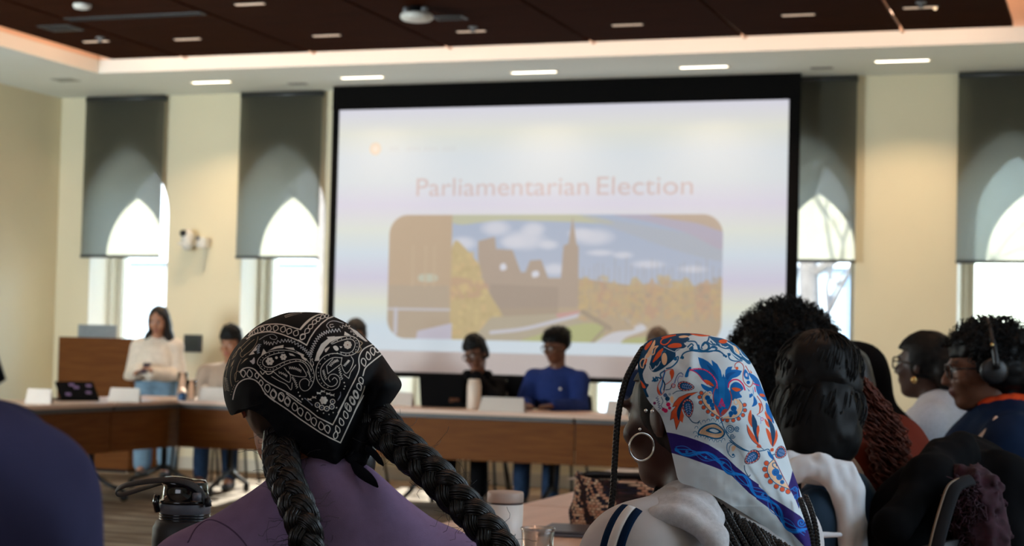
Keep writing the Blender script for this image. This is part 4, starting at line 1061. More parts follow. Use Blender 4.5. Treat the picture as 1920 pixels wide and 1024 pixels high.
surf('hair', xf([ell((0, .03, .075), (.100, .112, .075)), ell((0, .055, .03), (.092, .085, .08))], HR, hc), .009, M_hair, e, k=.03, mod=lambda P_: .010*NZ(P_*38)+.006*NZ(P_*80))
curls('curls', hc+HR @ A3(0, .03, .075), (.095, .108, .075), 420, .03, .0028, M_hair, e, 3, HR, keep=lambda v: v[2] > -.3 and not (v[1] < -.75 and v[2] < .2))
MB().ball(tuple(A3(.075, -.155, hc[2]-.32)), (.012, .004, .010), 10).obj('chest_logo', M_wplast, e, True, False)
e, HR, hc, P = seated(897, 666, 13.15, .12, 'man in black with glasses resting his chin on one hand', SK['brown'], F_blk, F_blk, pitch=.28, turn=-.45, tilt=-.18, name='hoodie', hood=True, mk_chair='black chair of the man in black', lean=.05,
    mod=dict(wrr=(.03, -.19, 1.02-.02), elr=(.20, -.22, .80), hdr=(-.35, .10, .9), hur=(0, -1, .2)))
hair_cap(e, HR, hc, M_hair, amp=.006, up=.022, grow=.014); glasses(e, HR, hc, lens=False)
e, HR, hc, P = seated(433, 648, 13.35, .25, 'man in a beige sweater with dark swept hair beside the bandana', SK['lightb'], F_beige, F_dkjean, pitch=.15, turn=-.2, name='sweater', mk_chair='black chair of the man in beige', grow=.03, bulk=.02, wid=.21)
hair_cap(e, HR, hc, M_hair, amp=.008, up=.028, grow=.016)
e, HR, hc, P = seated(668, 632, 13.6, 0, 'person with dark hair, mostly hidden behind the black bandana', SK['lightb'], F_blk, F_blk, name='sweater', mk_chair='black chair behind the black bandana', h=.012)
hair_cap(e, HR, hc, M_hairdb, amp=.006, up=.015)
e, HR, hc, P = seated(1234, 650, 13.5, 0, 'person with brown hair whose crown shows above the floral scarf', SK['lightb'], F_navy, F_blk, name='sweater', mk_chair='black chair hidden behind the floral scarf', h=.012)
hair_cap(e, HR, hc, mat('brown_hair', rgb(78, 54, 38), .5, var=.3), amp=.006, up=.015)
chair(-7.5, 13.35, .4, 'empty black chair behind the corner table, below the beige man')
chair(-5.0, 13.5, -.1, 'empty black chair between the middle seats of the far row')
# ------------------------------------------------------------------ people along the right-hand arm, seen from behind
def wl(e, p):
    v = Matrix.Rotation(-e.rotation_euler[2], 3, 'Z') @ (Vector([float(q) for q in p])-e.location); return A3(*v)
def LP(e, px, py, d): return wl(e, at(px, py, d=d))
def near_person(px, py, d, rz, label, skin, shirt, trouser, pitch=.1, turn=0, tilt=0, lean=0., arms='table', wid=.19, name='sweater', hood=False, collar=0., bulk=0., grow=.02, h=.010, seed=1, mod=None, amp=.008, mk_chair=None, group=None, sleeve=1., hs=1., off=(0, 0), hands=True, up=.03, trap=-.02):
    """(px,py,d): where the centre of the head is"""
    c = at(px, py, d=d); hz = float(c[2]); P = sit(hz, lean, arms, wid=wid); P['pitch'] = pitch; P['turn'] = turn; P['tilt'] = tilt; P['hs'] = hs
    for q_ in ('neck', 'shl', 'shr', 'ell', 'elr'): P[q_] = (P[q_][0], P[q_][1]+.01, P[q_][2]+up+(.015 if q_[:2] == 'sh' else 0))
    if mod: P.update(mod)
    if off != (0, 0): P['head'] = (P['head'][0]+off[0], P['head'][1]+off[1], hz)
    o = Matrix.Rotation(rz, 3, 'Z') @ Vector((P['head'][0], P['head'][1], 0))
    e, HR, hc = person((float(c[0])-o.x, float(c[1])-o.y, 0), rz, label, P, *skin, group=group, h=h, hands=hands)
    if shirt: top(e, P, shirt, grow, name=name, hood=hood, collar=collar, seed=seed, bulk=bulk, amp=amp, h=h+.001, sleeve=sleeve, trap=trap)
    pants(e, P, trouser, h=h+.003); shoes(e, P, M_shoe)
    if mk_chair: chair(e.location.x, e.location.y, rz, mk_chair)
    return e, HR, hc, P
R_ = math.radians
F_white = fabric('white_cotton', rgb(212, 214, 218), var=.05); F_heather = fabric('heather_grey_fleece', rgb(178, 182, 190), var=.10, ns=120); F_rust = fabric('rust_ribbed_knit', rgb(92, 36, 25), var=.15, ns=12)
F_hijab = fabric('black_drape', rgb(12, 12, 15), var=.15); F_jack = fabric('navy_jacket', rgb(15, 30, 54), rough=.6, var=.1); F_puff = fabric('slate_blue_puffer', rgb(40, 58, 76), rough=.5, var=.05)
M_gold = mat('gold', rgb(200, 168, 110), .3, 1.0); M_silver = mat('silver', rgb(215, 212, 208), .22, 1.0)

# white hoodie, glasses, earring, face turned to the screen
e, HR, hc, P = near_person(1733, 688, 6.2, R_(-98), 'woman with glasses and a gold earring in a pale grey hoodie', SK['deep'], F_heather, F_dkjean, name='hoodie', hood=True, pitch=-.05, turn=-.25, bulk=.02, grow=.03, mk_chair='black chair of the woman in the pale grey hoodie')
surf('hair', xf([ell((0, .014, .036), (.091, .116, .096)), ell((0, .11, -.005), (.08, .07, .078))], HR, hc), .008, M_hair, e, k=.03, mod=lambda P_: .004*NZ(P_*70), cut=facecut(hc, HR, -.02, .2, .055))
glasses(e, HR, hc)
for s in (-1, 1): MB().ball(tuple(HR @ A3(s*.088, .012, -.045)+hc), .013, 12).obj('earring', M_gold, e, True, False)
# headphones
e, HR, hc, P = near_person(1838, 696, 5.2, R_(-77), 'person with curly hair, glasses and black headphones in a navy jacket', SK['brown'], F_jack, F_blk, name='jacket', collar=.005, pitch=.12, bulk=.03, grow=.035, wid=.20, mk_chair='black chair of the person with headphones')
hr = [ell((0, .035, .06), (.105, .12, .085)), ell((0, .075, .0), (.095, .085, .10))]
surf('hair', xf(hr, HR, hc), .008, M_hair, e, k=.03, mod=lambda P_: .012*NZ(P_*34)+.006*NZ(P_*80), cut=facecut(hc, HR, -.025, .2, .045))
curls('curls', hc+HR @ A3(0, .035, .06), (.10, .115, .085), 700, .035, .0028, M_hair, e, 8, HR, keep=lambda v: v[2] > -.35 and not (v[1] < -.6 and v[2] < .25))
glasses(e, HR, hc)
hd = empty('headphones', tuple(Matrix.Rotation(e.rotation_euler[2], 3, 'Z') @ Vector(hc)+e.location), 'black over-ear headphones on the curly-haired person', 'headphones')
T = lambda p: Vector(at(0, 0, d=1))*0+(Matrix.Rotation(e.rotation_euler[2], 3, 'Z') @ Vector(HR @ A3(*p)+hc)+e.location)
for s in (-1, 1): MB().tube([T((s*.082, .022, -.0)), T((s*.098, .022, -.0)), T((s*.118, .022, 0)), T((s*.124, .022, 0))], [.034, .040, .040, .030], 24).obj('ear_cup', M_blk, hd, True)
MB().tube([T((math.sin(a)*.125, .028, .0+math.cos(a)*.150)) for a in np.linspace(-1.55, 1.55, 24)], .010, 8, squash=1.6).obj('headband', M_blk, hd, True)
for s in (-1, 1): MB().ball(tuple(T((s*.118, .024, .075))), .007, 10).obj('hinge', M_gold, hd, True)
F_orange = fabric('orange_shirt', rgb(200, 66, 30))
nb = P['neck']
surf('shirt_collar', [cap((nb[0]+math.cos(a)*.062, nb[1]+math.sin(a)*.062+.0, nb[2]+.050+.012*math.sin(a)), .016, (nb[0]+math.cos(a+.5)*.062, nb[1]+math.sin(a+.5)*.062, nb[2]+.050+.012*math.sin(a+.5)), .016, .01) for a in np.linspace(0, 6.28, 13)], .007, F_orange, e)
M_pipe = mat('pale_piping', rgb(200, 176, 160), .6)
q = [LP(e, 1823, 838, 4.98), LP(e, 1840, 818, 4.97), LP(e, 1858, 800, 4.97), LP(e, 1870, 783, 4.98)]
MB().tube(q, .007, 8).obj('jacket_piping', M_pipe, e, True, False)
# someone behind at the right edge
e, HR, hc, P = near_person(1948, 700, 6.7, R_(-80), 'person with dark hair in maroon at the right edge of the photo', SK['brown'], fabric('maroon_cloth', rgb(92, 22, 34)), F_blk, h=.013)
hair_cap(e, HR, hc, M_hair, amp=.008, up=.03, grow=.02, back=.02, low=-.12, h=.008)
# black hijab
e, HR, hc, P = near_person(1592, 722, 5.6, R_(-100), 'person wrapped in a long black headscarf', SK['deep'], F_hijab, F_blk, name='robe', turn=-.35, bulk=.04, grow=.03, h=.012, mk_chair='black chair of the person in the black headscarf')
hp = [ell(hc+A3(0, .01, .01), (.112, .128, .135)), cap(hc+A3(0, .03, -.06), .095, A3(*P['neck'])+A3(0, .04, -.06), .13, .05)]+[cap(A3(*P['neck'])+A3(0, .04, -.08), .12, A3(*P['sh'+s])+A3(0, .03, -.10), .10, .05) for s in 'lr']+[cap(A3(*P['neck'])+A3(0, .08, -.10), .13, A3(*P['neck'])+A3(0, .10, -.48), .16, .05)]
surf('headscarf', hp, .011, F_hijab, e, k=.04, mod=folds(.010, 9, 4), cut=facecut(hc, HR, -.05, .055, .07))
# rust sweater, long auburn curls
e, HR, hc, P = near_person(1546, 735, 4.35, R_(-104), 'person in a rust ribbed sweater with long curly auburn hair', SK['brown'], F_rust, F_jean, name='sweater', bulk=.02, grow=.03, h=.011, turn=-.37, wid=.20, mk_chair='black chair of the person in the rust sweater', amp=.004, off=(0, -.11), up=.035, trap=.0)
hp = xf([ell((0, .022, .038), (.098, .114, .096)), ell((0, .07, -.06), (.095, .07, .11))], HR, hc)
surf('hair', hp, .01, M_hairdb, e, k=.03, mod=lambda P_: .008*NZ(P_*30), cut=facecut(hc, HR, -.04, .06, .06))
rd = random.Random(5); m = MB()
for k in range(420):
    t0 = rd.random(); x0 = 1592+t0*45+rd.uniform(-6, 6); y0 = 700+abs(t0-.4)*40+rd.uniform(0, 25); x1 = 1655+t0*36+rd.uniform(-8, 8); y1 = 905+rd.uniform(-50, 42); dd = 4.02+rd.uniform(-.05, .05)
    bow = rd.uniform(8, 30)*(.4+t0); ph = rd.uniform(0, 6.28); fr = rd.uniform(5, 8); pts = []
    for i in range(30):
        u = i/29; px = x0+(x1-x0)*u+bow*math.sin(PI*u)*.8; py = y0+(y1-y0)*u; c = LP(e, px, py, dd); a = ph+u*fr*6.28; r = .003+.010*u
        pts.append(c+A3(math.cos(a)*r, math.sin(a)*r, 0))
    m.tube(pts, [.0024*(1-.6*i/29) for i in range(30)], 3, caps=False)
m.obj('curls', M_hairbr, e, True, False)
# big afro
e, HR, hc, P = near_person(1476, 690, 5.05, R_(-98), 'person with a large rounded black afro behind the floral scarf', SK['deep'], F_blk, F_blk, h=.013, turn=-.3, mk_chair='black chair of the person with the afro')
ac = LP(e, 1474, 672, 5.05)
surf('hair', [ell(ac, (.150, .150, .158)), ell(ac+A3(0, 0, -.05), (.142, .138, .126))], .009, M_hair, e, k=.04, mod=lambda P_: .014*NZ(P_*26)+.008*NZ(P_*70), cut=facecut(hc, HR, -.06, .06, .05))
curls('curls', ac, (.150, .150, .158), 2600, .035, .0022, M_hair, e, 9, None, keep=lambda v: v[2] > -.7, segs=7, curl=1.3)
# high bun and white hooded jacket over a slate puffer
e, HR, hc, P = near_person(1522, 785, 3.7, R_(-108), 'woman with a large black bun, white hood and slate blue puffer', SK['brown'], F_puff, F_blk, name='puffer_vest', bulk=.0, grow=.008, h=.009, wid=.115, pitch=.05, turn=-.72, amp=.004, mk_chair='black chair of the woman with the bun')
bc = LP(e, 1537, 690, 3.68)
fib = lambda P_: .003*NZ(P_*A3(160, 160, 30))+.004*NZ(P_*40)
surf('hair', xf([ell((0, .030, .02), (.093, .104, .105)), ell((0, .05, -.045), (.082, .078, .062))], HR, hc), .007, M_hair, e, k=.03, mod=fib, cut=facecut(hc, HR, -.03, .07, .06))
surf('bun', [ell(bc, (.092, .085, .078)), ell(bc+A3(0, .0, -.035), (.085, .08, .06))], .007, M_hair, e, k=.03, mod=lambda P_: .007*NZ(P_*30)+.003*NZ(P_*100))
m = MB(); rd = random.Random(11)
for cc, rr_ in ((bc, .092), (hc+HR @ A3(0, .035, .02), .10)):
    for k in range(170):
        a = rd.uniform(0, 6.28); b0 = rd.uniform(-1.2, 1.2); pts = []
        for i in range(12):
            b = b0+i*.10; rr2 = rr_*(1.0+.03*math.sin(i*.7+k)); pts.append(cc+A3(math.cos(a+i*.03)*math.cos(b)*rr2, math.sin(a+i*.03)*math.cos(b)*rr2*.98, math.sin(b)*rr2*.86))
        if HR is not None and ((np.array(pts[6])-hc) @ HR)[1] < .0 and cc is not bc: continue
        m.tube(pts, .0016, 3, caps=False)
m.obj('loose_strands', M_hair, e, True, False)
rd = random.Random(3)
ds = 3.5
W1 = [(1470, 900), (1498, 876), (1535, 868), (1572, 882), (1594, 925), (1603, 985), (1606, 1050), (1606, 1120)]
pr = [cap(LP(e, *a, ds), .026+.001*i, LP(e, *b, ds), .027+.001*i, .02) for i, (a, b) in enumerate(zip(W1[:-1], W1[1:]))]
pr += [cap(LP(e, 1490, 868, ds+.06), .020, LP(e, 1590, 905, ds+.04), .026, .02), cap(LP(e, 1575, 925, ds-.015), .016, LP(e, 1598, 1040, ds-.02), .020, .02)]
surf('puffer_collar', [ell(LP(e, 1530, 985, ds+.02), (.060, .05, .075), k=.03), ell(LP(e, 1520, 1060, ds+.02), (.085, .05, .06), k=.03)], .007, F_puff, e, k=.02, mod=folds(.004, 12, 2), it=2)
W2_ = [(x-17, y+13) for x, y in W1]
pr = []
for W_s, r0, dz in ((W1, .019, 0), (W2_, .017, -.012), ([(x+13, y-3) for x, y in W1], .014, .012)):
    pr += [cap(LP(e, *a, ds+dz), r0, LP(e, *b, ds+dz), r0, .009) for a, b in zip(W_s[:-1], W_s[1:])]
pr += [cap(LP(e, 1484, 862, ds+.07), .018, LP(e, 1585, 888, ds+.05), .022, .02), cap(LP(e, 1482, 880, ds+.03), .018, LP(e, 1580, 905, ds+.02), .018, .012)]
surf('hood', pr, .005, F_white, e, k=.008, mod=lambda P_: .006*NZ(P_*A3(34, 34, 10))+.003*NZ(P_*A3(90, 90, 22)), it=2)
surf('vest_trim', [cap(LP(e, 1480, 1014, 3.42), .005, LP(e, 1530, 1003, 3.40), .007, .01), cap(LP(e, 1530, 1003, 3.40), .007, LP(e, 1575, 1003, 3.42), .005, .01)], .003, F_white, e)
F_print = fabric('patterned_scarf', rgb(170, 170, 172), var=.5, ns=18)
surf('neck_scarf', [cap(LP(e, 1570, 852, 3.75), .014, LP(e, 1588, 890, 3.72), .016, .01), cap(LP(e, 1588, 890, 3.72), .016, LP(e, 1604, 940, 3.70), .012, .01)], .006, F_print, e, mod=folds(.004, 30, 2))
# ------------------------------------------------------------------ printed headscarves
WH = (222, 212, 200)
def FR(ox, oy, sc): return lambda cv: cv.frame(ox, oy, sc)
def tear(cv, x, y, w, h, up, c, lw, ang=0.):
    P = []
    for k in range(16):
        a = 2*PI*k/16; r = 1-.0*math.cos(a); xx = math.sin(a)*w/2*(1 if math.cos(a) < 0 else (1-.55*math.cos(a))); yy = -math.cos(a)*h/2
        P.append((xx, yy*up))
    ca, sa = math.cos(ang), math.sin(ang)
    cv.line([(x+p*ca-q*sa, y+p*sa+q*ca) for p, q in P], lw, c, 2, True)
def zig(cv, P, n, amp, lw, c):
    Q = catmull(P, 12); s = np.linspace(0, len(Q)-1, n); o = []
    for i, t in enumerate(s):
        k = int(min(t, len(Q)-2)); p = Q[k]+(Q[k+1]-Q[k])*(t-k); d = Q[k+1]-Q[k]; d = d/(np.linalg.norm(d)+1e-9); o.append(p+np.array([-d[1], d[0]])*amp*(1 if i % 2 else -1))
    cv.line(o, lw, c, 2)
def flower(cv, x, y, r, c, n=6, hole=None):
    for k in range(n): a = 2*PI*k/n; cv.dot(x+math.cos(a)*r*.6, y+math.sin(a)*r*.6, r*.36, c)
    cv.dot(x, y, r*.5, c)
    if hole: cv.dot(x, y, r*.14, hole)
def dots_on(cv, P, n, r, c):
    Q = catmull(P, 10)
    for t in np.linspace(0, len(Q)-1, n): cv.dot(*Q[int(t)], r, c)

BKC = (12, 12, 15)
b1 = Canvas(412, 578, 760, 920, 2.6, BKC)
z = b1.frame(410, 575, 5.689)      # left close view
Lw = 12
z.line([(318, 312), (360, 262), (420, 220), (490, 196), (560, 187), (640, 187), (720, 200), (800, 225), (873, 245)], Lw, WH, 5).line([(873, 245), (930, 185), (985, 135), (1040, 95)], Lw, WH, 4)
z.line([(300, 345), (360, 305), (440, 278), (540, 268), (640, 285), (740, 320), (830, 355), (940, 410)], Lw+1, WH, 5)
for i, (x, y) in enumerate(((345, 285), (400, 258), (465, 240), (537, 232), (607, 232), (688, 240), (750, 264), (826, 280), (895, 322))): tear(z, x, y, 54-max(0, 4-i)*5, 66-max(0, 4-i)*4, 1 if i % 2 else -1, WH, 9, .15+.05*i)
z.line([(150, 990), (165, 920), (190, 850), (225, 805), (280, 775), (340, 770), (400, 793), (450, 845), (480, 900), (530, 960), (600, 1015)], Lw, WH, 5)
z.line([(222, 700), (260, 664), (320, 651), (380, 670), (430, 720), (500, 790), (600, 850), (700, 900), (800, 960), (880, 1020)], Lw, WH, 5)
for i, (x, y, s) in enumerate(((262, 716, 1), (330, 714, 1.1), (408, 738, .8), (452, 812, .8), (520, 872, 1.1), (585, 925, 1.2), (668, 962, 1.2), (735, 1002, 1.1))): tear(z, x, y, 52*s, 76*s, 1 if i % 2 else -1, WH, 10, -.1)
def paisley(z, A, w=7): z.line(A, w, WH, 6)
z.fill([(520, 478), (600, 428), (692, 408), (690, 442), (630, 446), (560, 462)], WH).fill([(696, 436), (800, 438), (815, 468), (740, 452)], WH).fill([(812, 466), (912, 512), (904, 545), (862, 508)], WH).fill([(872, 520), (946, 560), (930, 582), (888, 552)], WH).fill([(478, 448), (512, 492), (452, 522)], WH)
paisley(z, [(440, 640), (412, 600), (440, 540), (520, 490), (640, 466), (760, 472), (860, 508), (940, 570), (995, 640), (1020, 730), (1008, 810), (965, 880), (915, 900), (875, 872), (862, 820), (885, 780), (930, 768), (965, 800), (960, 845)])
paisley(z, [(700, 486), (620, 500), (540, 525), (480, 565), (470, 610), (510, 645), (580, 645), (650, 612), (740, 575), (830, 562), (900, 578), (960, 625), (990, 690)])
paisley(z, [(440, 650), (490, 686), (560, 692), (630, 662), (700, 622), (780, 594), (850, 584), (910, 605), (955, 670), (975, 750)])
dots_on(z, [(640, 486), (520, 510), (450, 570), (450, 630), (520, 668), (600, 660), (700, 602), (850, 575), (930, 600), (1000, 690), (1000, 800)], 26, 5, WH)
paisley(z, [(700, 652), (760, 720), (850, 746), (935, 742), (905, 670), (860, 616)]); paisley(z, [(580, 690), (640, 742), (700, 780), (757, 806), (765, 740), (742, 690)]); paisley(z, [(565, 745), (640, 790), (720, 830), (772, 888), (785, 815)])
zig(z, [(750, 652), (820, 660), (880, 690)], 16, 13, 6, WH); zig(z, [(640, 700), (700, 722), (730, 745)], 12, 10, 6, WH); zig(z, [(785, 750), (815, 800), (838, 870)], 14, 11, 6, WH); zig(z, [(945, 690), (975, 740), (985, 800)], 12, 8, 5, WH)
flower(z, 545, 583, 46, WH, 6, BKC); flower(z, 690, 537, 38, WH, 6, BKC); z.dot(616, 545, 15, WH); z.fill([(748, 495), (790, 505), (822, 530), (790, 525), (760, 520)], WH)
zig(z, [(480, 378), (560, 395), (680, 365), (780, 370), (880, 430), (940, 480), (985, 545)], 38, 17, 7, (190, 190, 190))
z.line([(435, 352), (500, 312), (575, 294), (622, 328), (598, 352), (556, 340), (548, 322)], 7, (170, 170, 170), 6)
z.line([(445, 690), (470, 722), (495, 695), (520, 722), (555, 715), (580, 695)], 9, WH, 5)
for x, y in ((850, 915), (868, 950), (890, 985), (845, 1000), (1000, 560), (1010, 620)): z.dot(x, y, 7, WH)
z.line([(980, 560), (1010, 600), (1000, 640), (985, 610)], 6, WH, 4, True)
# the squeezed print on the left flank
TAN = (168, 146, 118)
for P in ([(420, 320), (405, 380), (370, 440), (330, 480), (270, 520)], [(330, 345), (290, 380), (240, 430), (190, 480), (150, 540)], [(380, 350), (330, 390), (270, 450), (230, 500), (250, 540), (300, 500)], [(240, 560), (210, 620), (190, 700), (180, 780)], [(120, 560), (95, 640), (80, 720), (70, 800)],
          [(230, 700), (200, 690), (170, 730), (180, 800), (210, 790)], [(150, 640), (130, 700), (125, 780), (140, 850)], [(90, 640), (60, 700), (55, 800), (70, 900)], [(250, 480), (230, 430), (200, 470), (180, 520), (140, 560)], [(300, 330), (240, 350), (190, 410), (140, 480), (105, 540)]): z.line(P, 6, TAN, 6)
z.fill([(425, 395), (400, 440), (415, 465), (370, 480), (385, 505), (320, 520), (360, 470), (400, 420)], WH).fill([(380, 540), (355, 570), (330, 580), (350, 600), (365, 615), (385, 600)], (200, 196, 196), 3).fill([(320, 545), (280, 560), (230, 620), (270, 585)], (190, 170, 140)).fill([(170, 560), (140, 600), (125, 650), (150, 620)], TAN)
for k in range(8): z.line([(60+k*3, 760+k*18), (90+k*3, 772+k*18)], 8, (150, 140, 126))
zig(z, [(440, 400), (420, 450), (425, 500)], 12, 14, 6, (180, 190, 200)); dots_on(z, [(170, 840), (150, 880), (130, 940)], 5, 5, TAN)
# label on the crown
z.fill([(698, 96), (760, 74), (880, 62), (892, 72), (800, 92), (712, 120)], (150, 140, 130)); z.line([(715, 104), (790, 84), (870, 72)], 7, BKC)
z = b1.frame(560, 575, 5.12)       # right close view
z.line([(16, 212), (60, 160), (120, 110), (190, 78), (240, 68)], 11, WH, 4).line([(0, 322), (76, 371), (110, 300), (160, 225), (220, 160), (280, 115), (340, 92)], 12, WH)
for i, (x, y) in enumerate(((40, 290), (80, 235), (116, 190), (150, 150), (188, 122), (228, 100), (272, 88))): tear(z, x, y, 44-i*2, 66-i*4, -1 if i % 2 else 1, WH, 8, .75)
z.fill([(152, 522), (175, 440), (215, 360), (275, 312), (350, 288), (440, 284), (370, 310), (300, 345), (255, 390), (228, 440), (200, 485), (198, 520)], WH).fill([(268, 290), (350, 284), (330, 312), (290, 318)], WH).fill([(442, 238), (502, 276), (436, 276)], WH).fill([(480, 190), (560, 235), (665, 335), (640, 335), (560, 280)], (200, 190, 180))
z.line([(310, 352), (400, 300), (480, 282), (550, 302), (582, 352), (570, 420), (520, 460), (450, 472), (380, 452), (300, 455), (230, 490), (180, 560), (166, 640), (185, 720), (240, 780), (310, 802), (370, 780), (396, 730), (390, 680), (350, 650), (305, 655), (285, 690), (302, 722)], 7, WH, 5)
z.line([(318, 360), (420, 322), (500, 312), (542, 350), (522, 420), (470, 446), (400, 436)], 6, WH, 5); z.line([(415, 492), (330, 490), (262, 530), (216, 590), (214, 660), (245, 725), (300, 766), (350, 755), (372, 715), (345, 682), (322, 702)], 7, WH, 5)
dots_on(z, [(330, 340), (430, 306), (520, 300), (560, 350), (545, 420), (470, 460), (380, 444), (290, 470), (200, 560), (190, 650), (215, 730), (280, 775)], 26, 5, WH)
z.line([(416, 490), (405, 552), (280, 645), (268, 570), (330, 500)], 7, WH); z.line([(408, 552), (430, 612), (462, 640), (505, 585), (525, 520), (505, 480)], 7, WH, 4); z.line([(432, 650), (480, 690), (500, 630), (548, 560)], 7, WH)
zig(z, [(300, 570), (340, 530), (380, 515)], 14, 12, 6, WH); zig(z, [(435, 570), (465, 540), (485, 515)], 12, 10, 6, WH); zig(z, [(390, 580), (400, 640), (418, 700)], 12, 10, 6, WH); zig(z, [(235, 610), (245, 650), (265, 700)], 12, 10, 6, WH)
flower(z, 470, 368, 42, (200, 185, 170), 8, (120, 60, 50)); z.fill([(330, 385), (360, 375), (385, 405), (370, 425), (345, 415)], WH, 3); z.fill([(390, 380), (420, 385), (405, 400)], WH); z.fill([(250, 410), (300, 385), (275, 425), (258, 440)], WH, 2)
flower(z, 240, 900, 42, WH, 6)
for x, y in ((180, 945), (222, 970), (270, 980), (318, 962), (326, 912)): z.dot(x, y, 27, WH); z.dot(x, y, 18, BKC); z.dot(x, y, 8, (150, 150, 160))
for x, y, a in ((105, 890, .3), (150, 870, .4), (195, 830, .9), (235, 812, 1.3), (285, 835, 1.8), (325, 848, 2.2)): z.fill([(x-22, y-12), (x+4, y-4), (x+22, y-14), (x+14, y+4), (x+22, y+16), (x, y+8), (x-20, y+12)], WH)
zig(z, [(112, 462), (140, 380), (195, 290), (280, 240), (400, 225)], 34, 16, 7, (200, 200, 200)); zig(z, [(400, 200), (470, 180), (520, 250), (600, 290)], 16, 14, 6, (190, 180, 170))
z.line([(290, 210), (268, 180), (300, 145), (350, 138), (430, 160)], 7, (190, 186, 184), 6); z.line([(330, 170), (300, 175), (310, 200), (340, 190)], 6, WH, 5)
z.line([(585, 330), (612, 350), (590, 380), (600, 410), (570, 440), (545, 430)], 8, TAN, 5)
z.line([(55, 880), (90, 905), (130, 950)], 6, (160, 160, 170), 4); z.line([(402, 820), (400, 860), (375, 900)], 6, (160, 160, 170), 4)
for x, y in ((10, 860), (35, 890), (180, 1000), (365, 970), (437, 730), (445, 765), (435, 790)): z.dot(x, y, 7, WH)
z.line([(378, 1020), (440, 900), (500, 780), (560, 660), (582, 590), (578, 500), (605, 430), (650, 390), (715, 362)], 11, WH, 4)
z.line([(618, 662), (640, 592), (705, 530), (802, 455)], 12, WH, 5); z.line([(530, 1020), (580, 910), (622, 810), (634, 765)], 9, (190, 175, 155), 4)
for i, (x, y) in enumerate(((625, 535), (668, 472), (712, 430), (752, 402))): tear(z, x, y, 44, 78, 1 if i % 2 else -1, WH, 10, -.25)
for i, (x, y) in enumerate(((470, 965), (512, 900), (548, 840), (582, 772), (600, 712))): tear(z, x, y, 42, 84-i*4, -1, WH, 9, -.35)
z = b1.frame(430, 740, 5.689)      # lower close view
z.line([(380, -10), (500, 80), (620, 160), (760, 265), (880, 345), (970, 405), (1080, 465), (1186, 514), (1230, 420), (1290, 290), (1350, 160), (1432, 10)], 13, WH)
z.line([(610, -10), (740, 90), (850, 165), (940, 240), (1020, 280), (1102, 322), (1140, 250), (1190, 150), (1262, 0)], 13, WH)
for i, (x, y) in enumerate(((468, 2), (550, 30), (618, 82), (697, 130), (758, 186), (838, 230), (902, 290), (980, 332), (1047, 370))): tear(z, x, y, 58, 88, -1 if i % 2 == 0 else 1, WH, 10, -.2)
for i, (x, y) in enumerate(((1135, 430), (1155, 370), (1195, 290), (1240, 215), (1275, 140), (1315, 70), (1352, 5))): tear(z, x, y, 46, 84, 1, WH, 10, -.35 if i else .2)
for x, y in ((938, 172), (1005, 198), (1063, 212), (1108, 192), (1142, 142), (750, 15), (778, 48)): z.dot(x, y, 7, WH)
z.line([(810, 40), (850, 80), (890, 110)], 7, (150, 150, 160), 4); z.line([(1185, 5), (1160, 50)], 6, (150, 150, 160))
b1.frame(0, 0, 1)

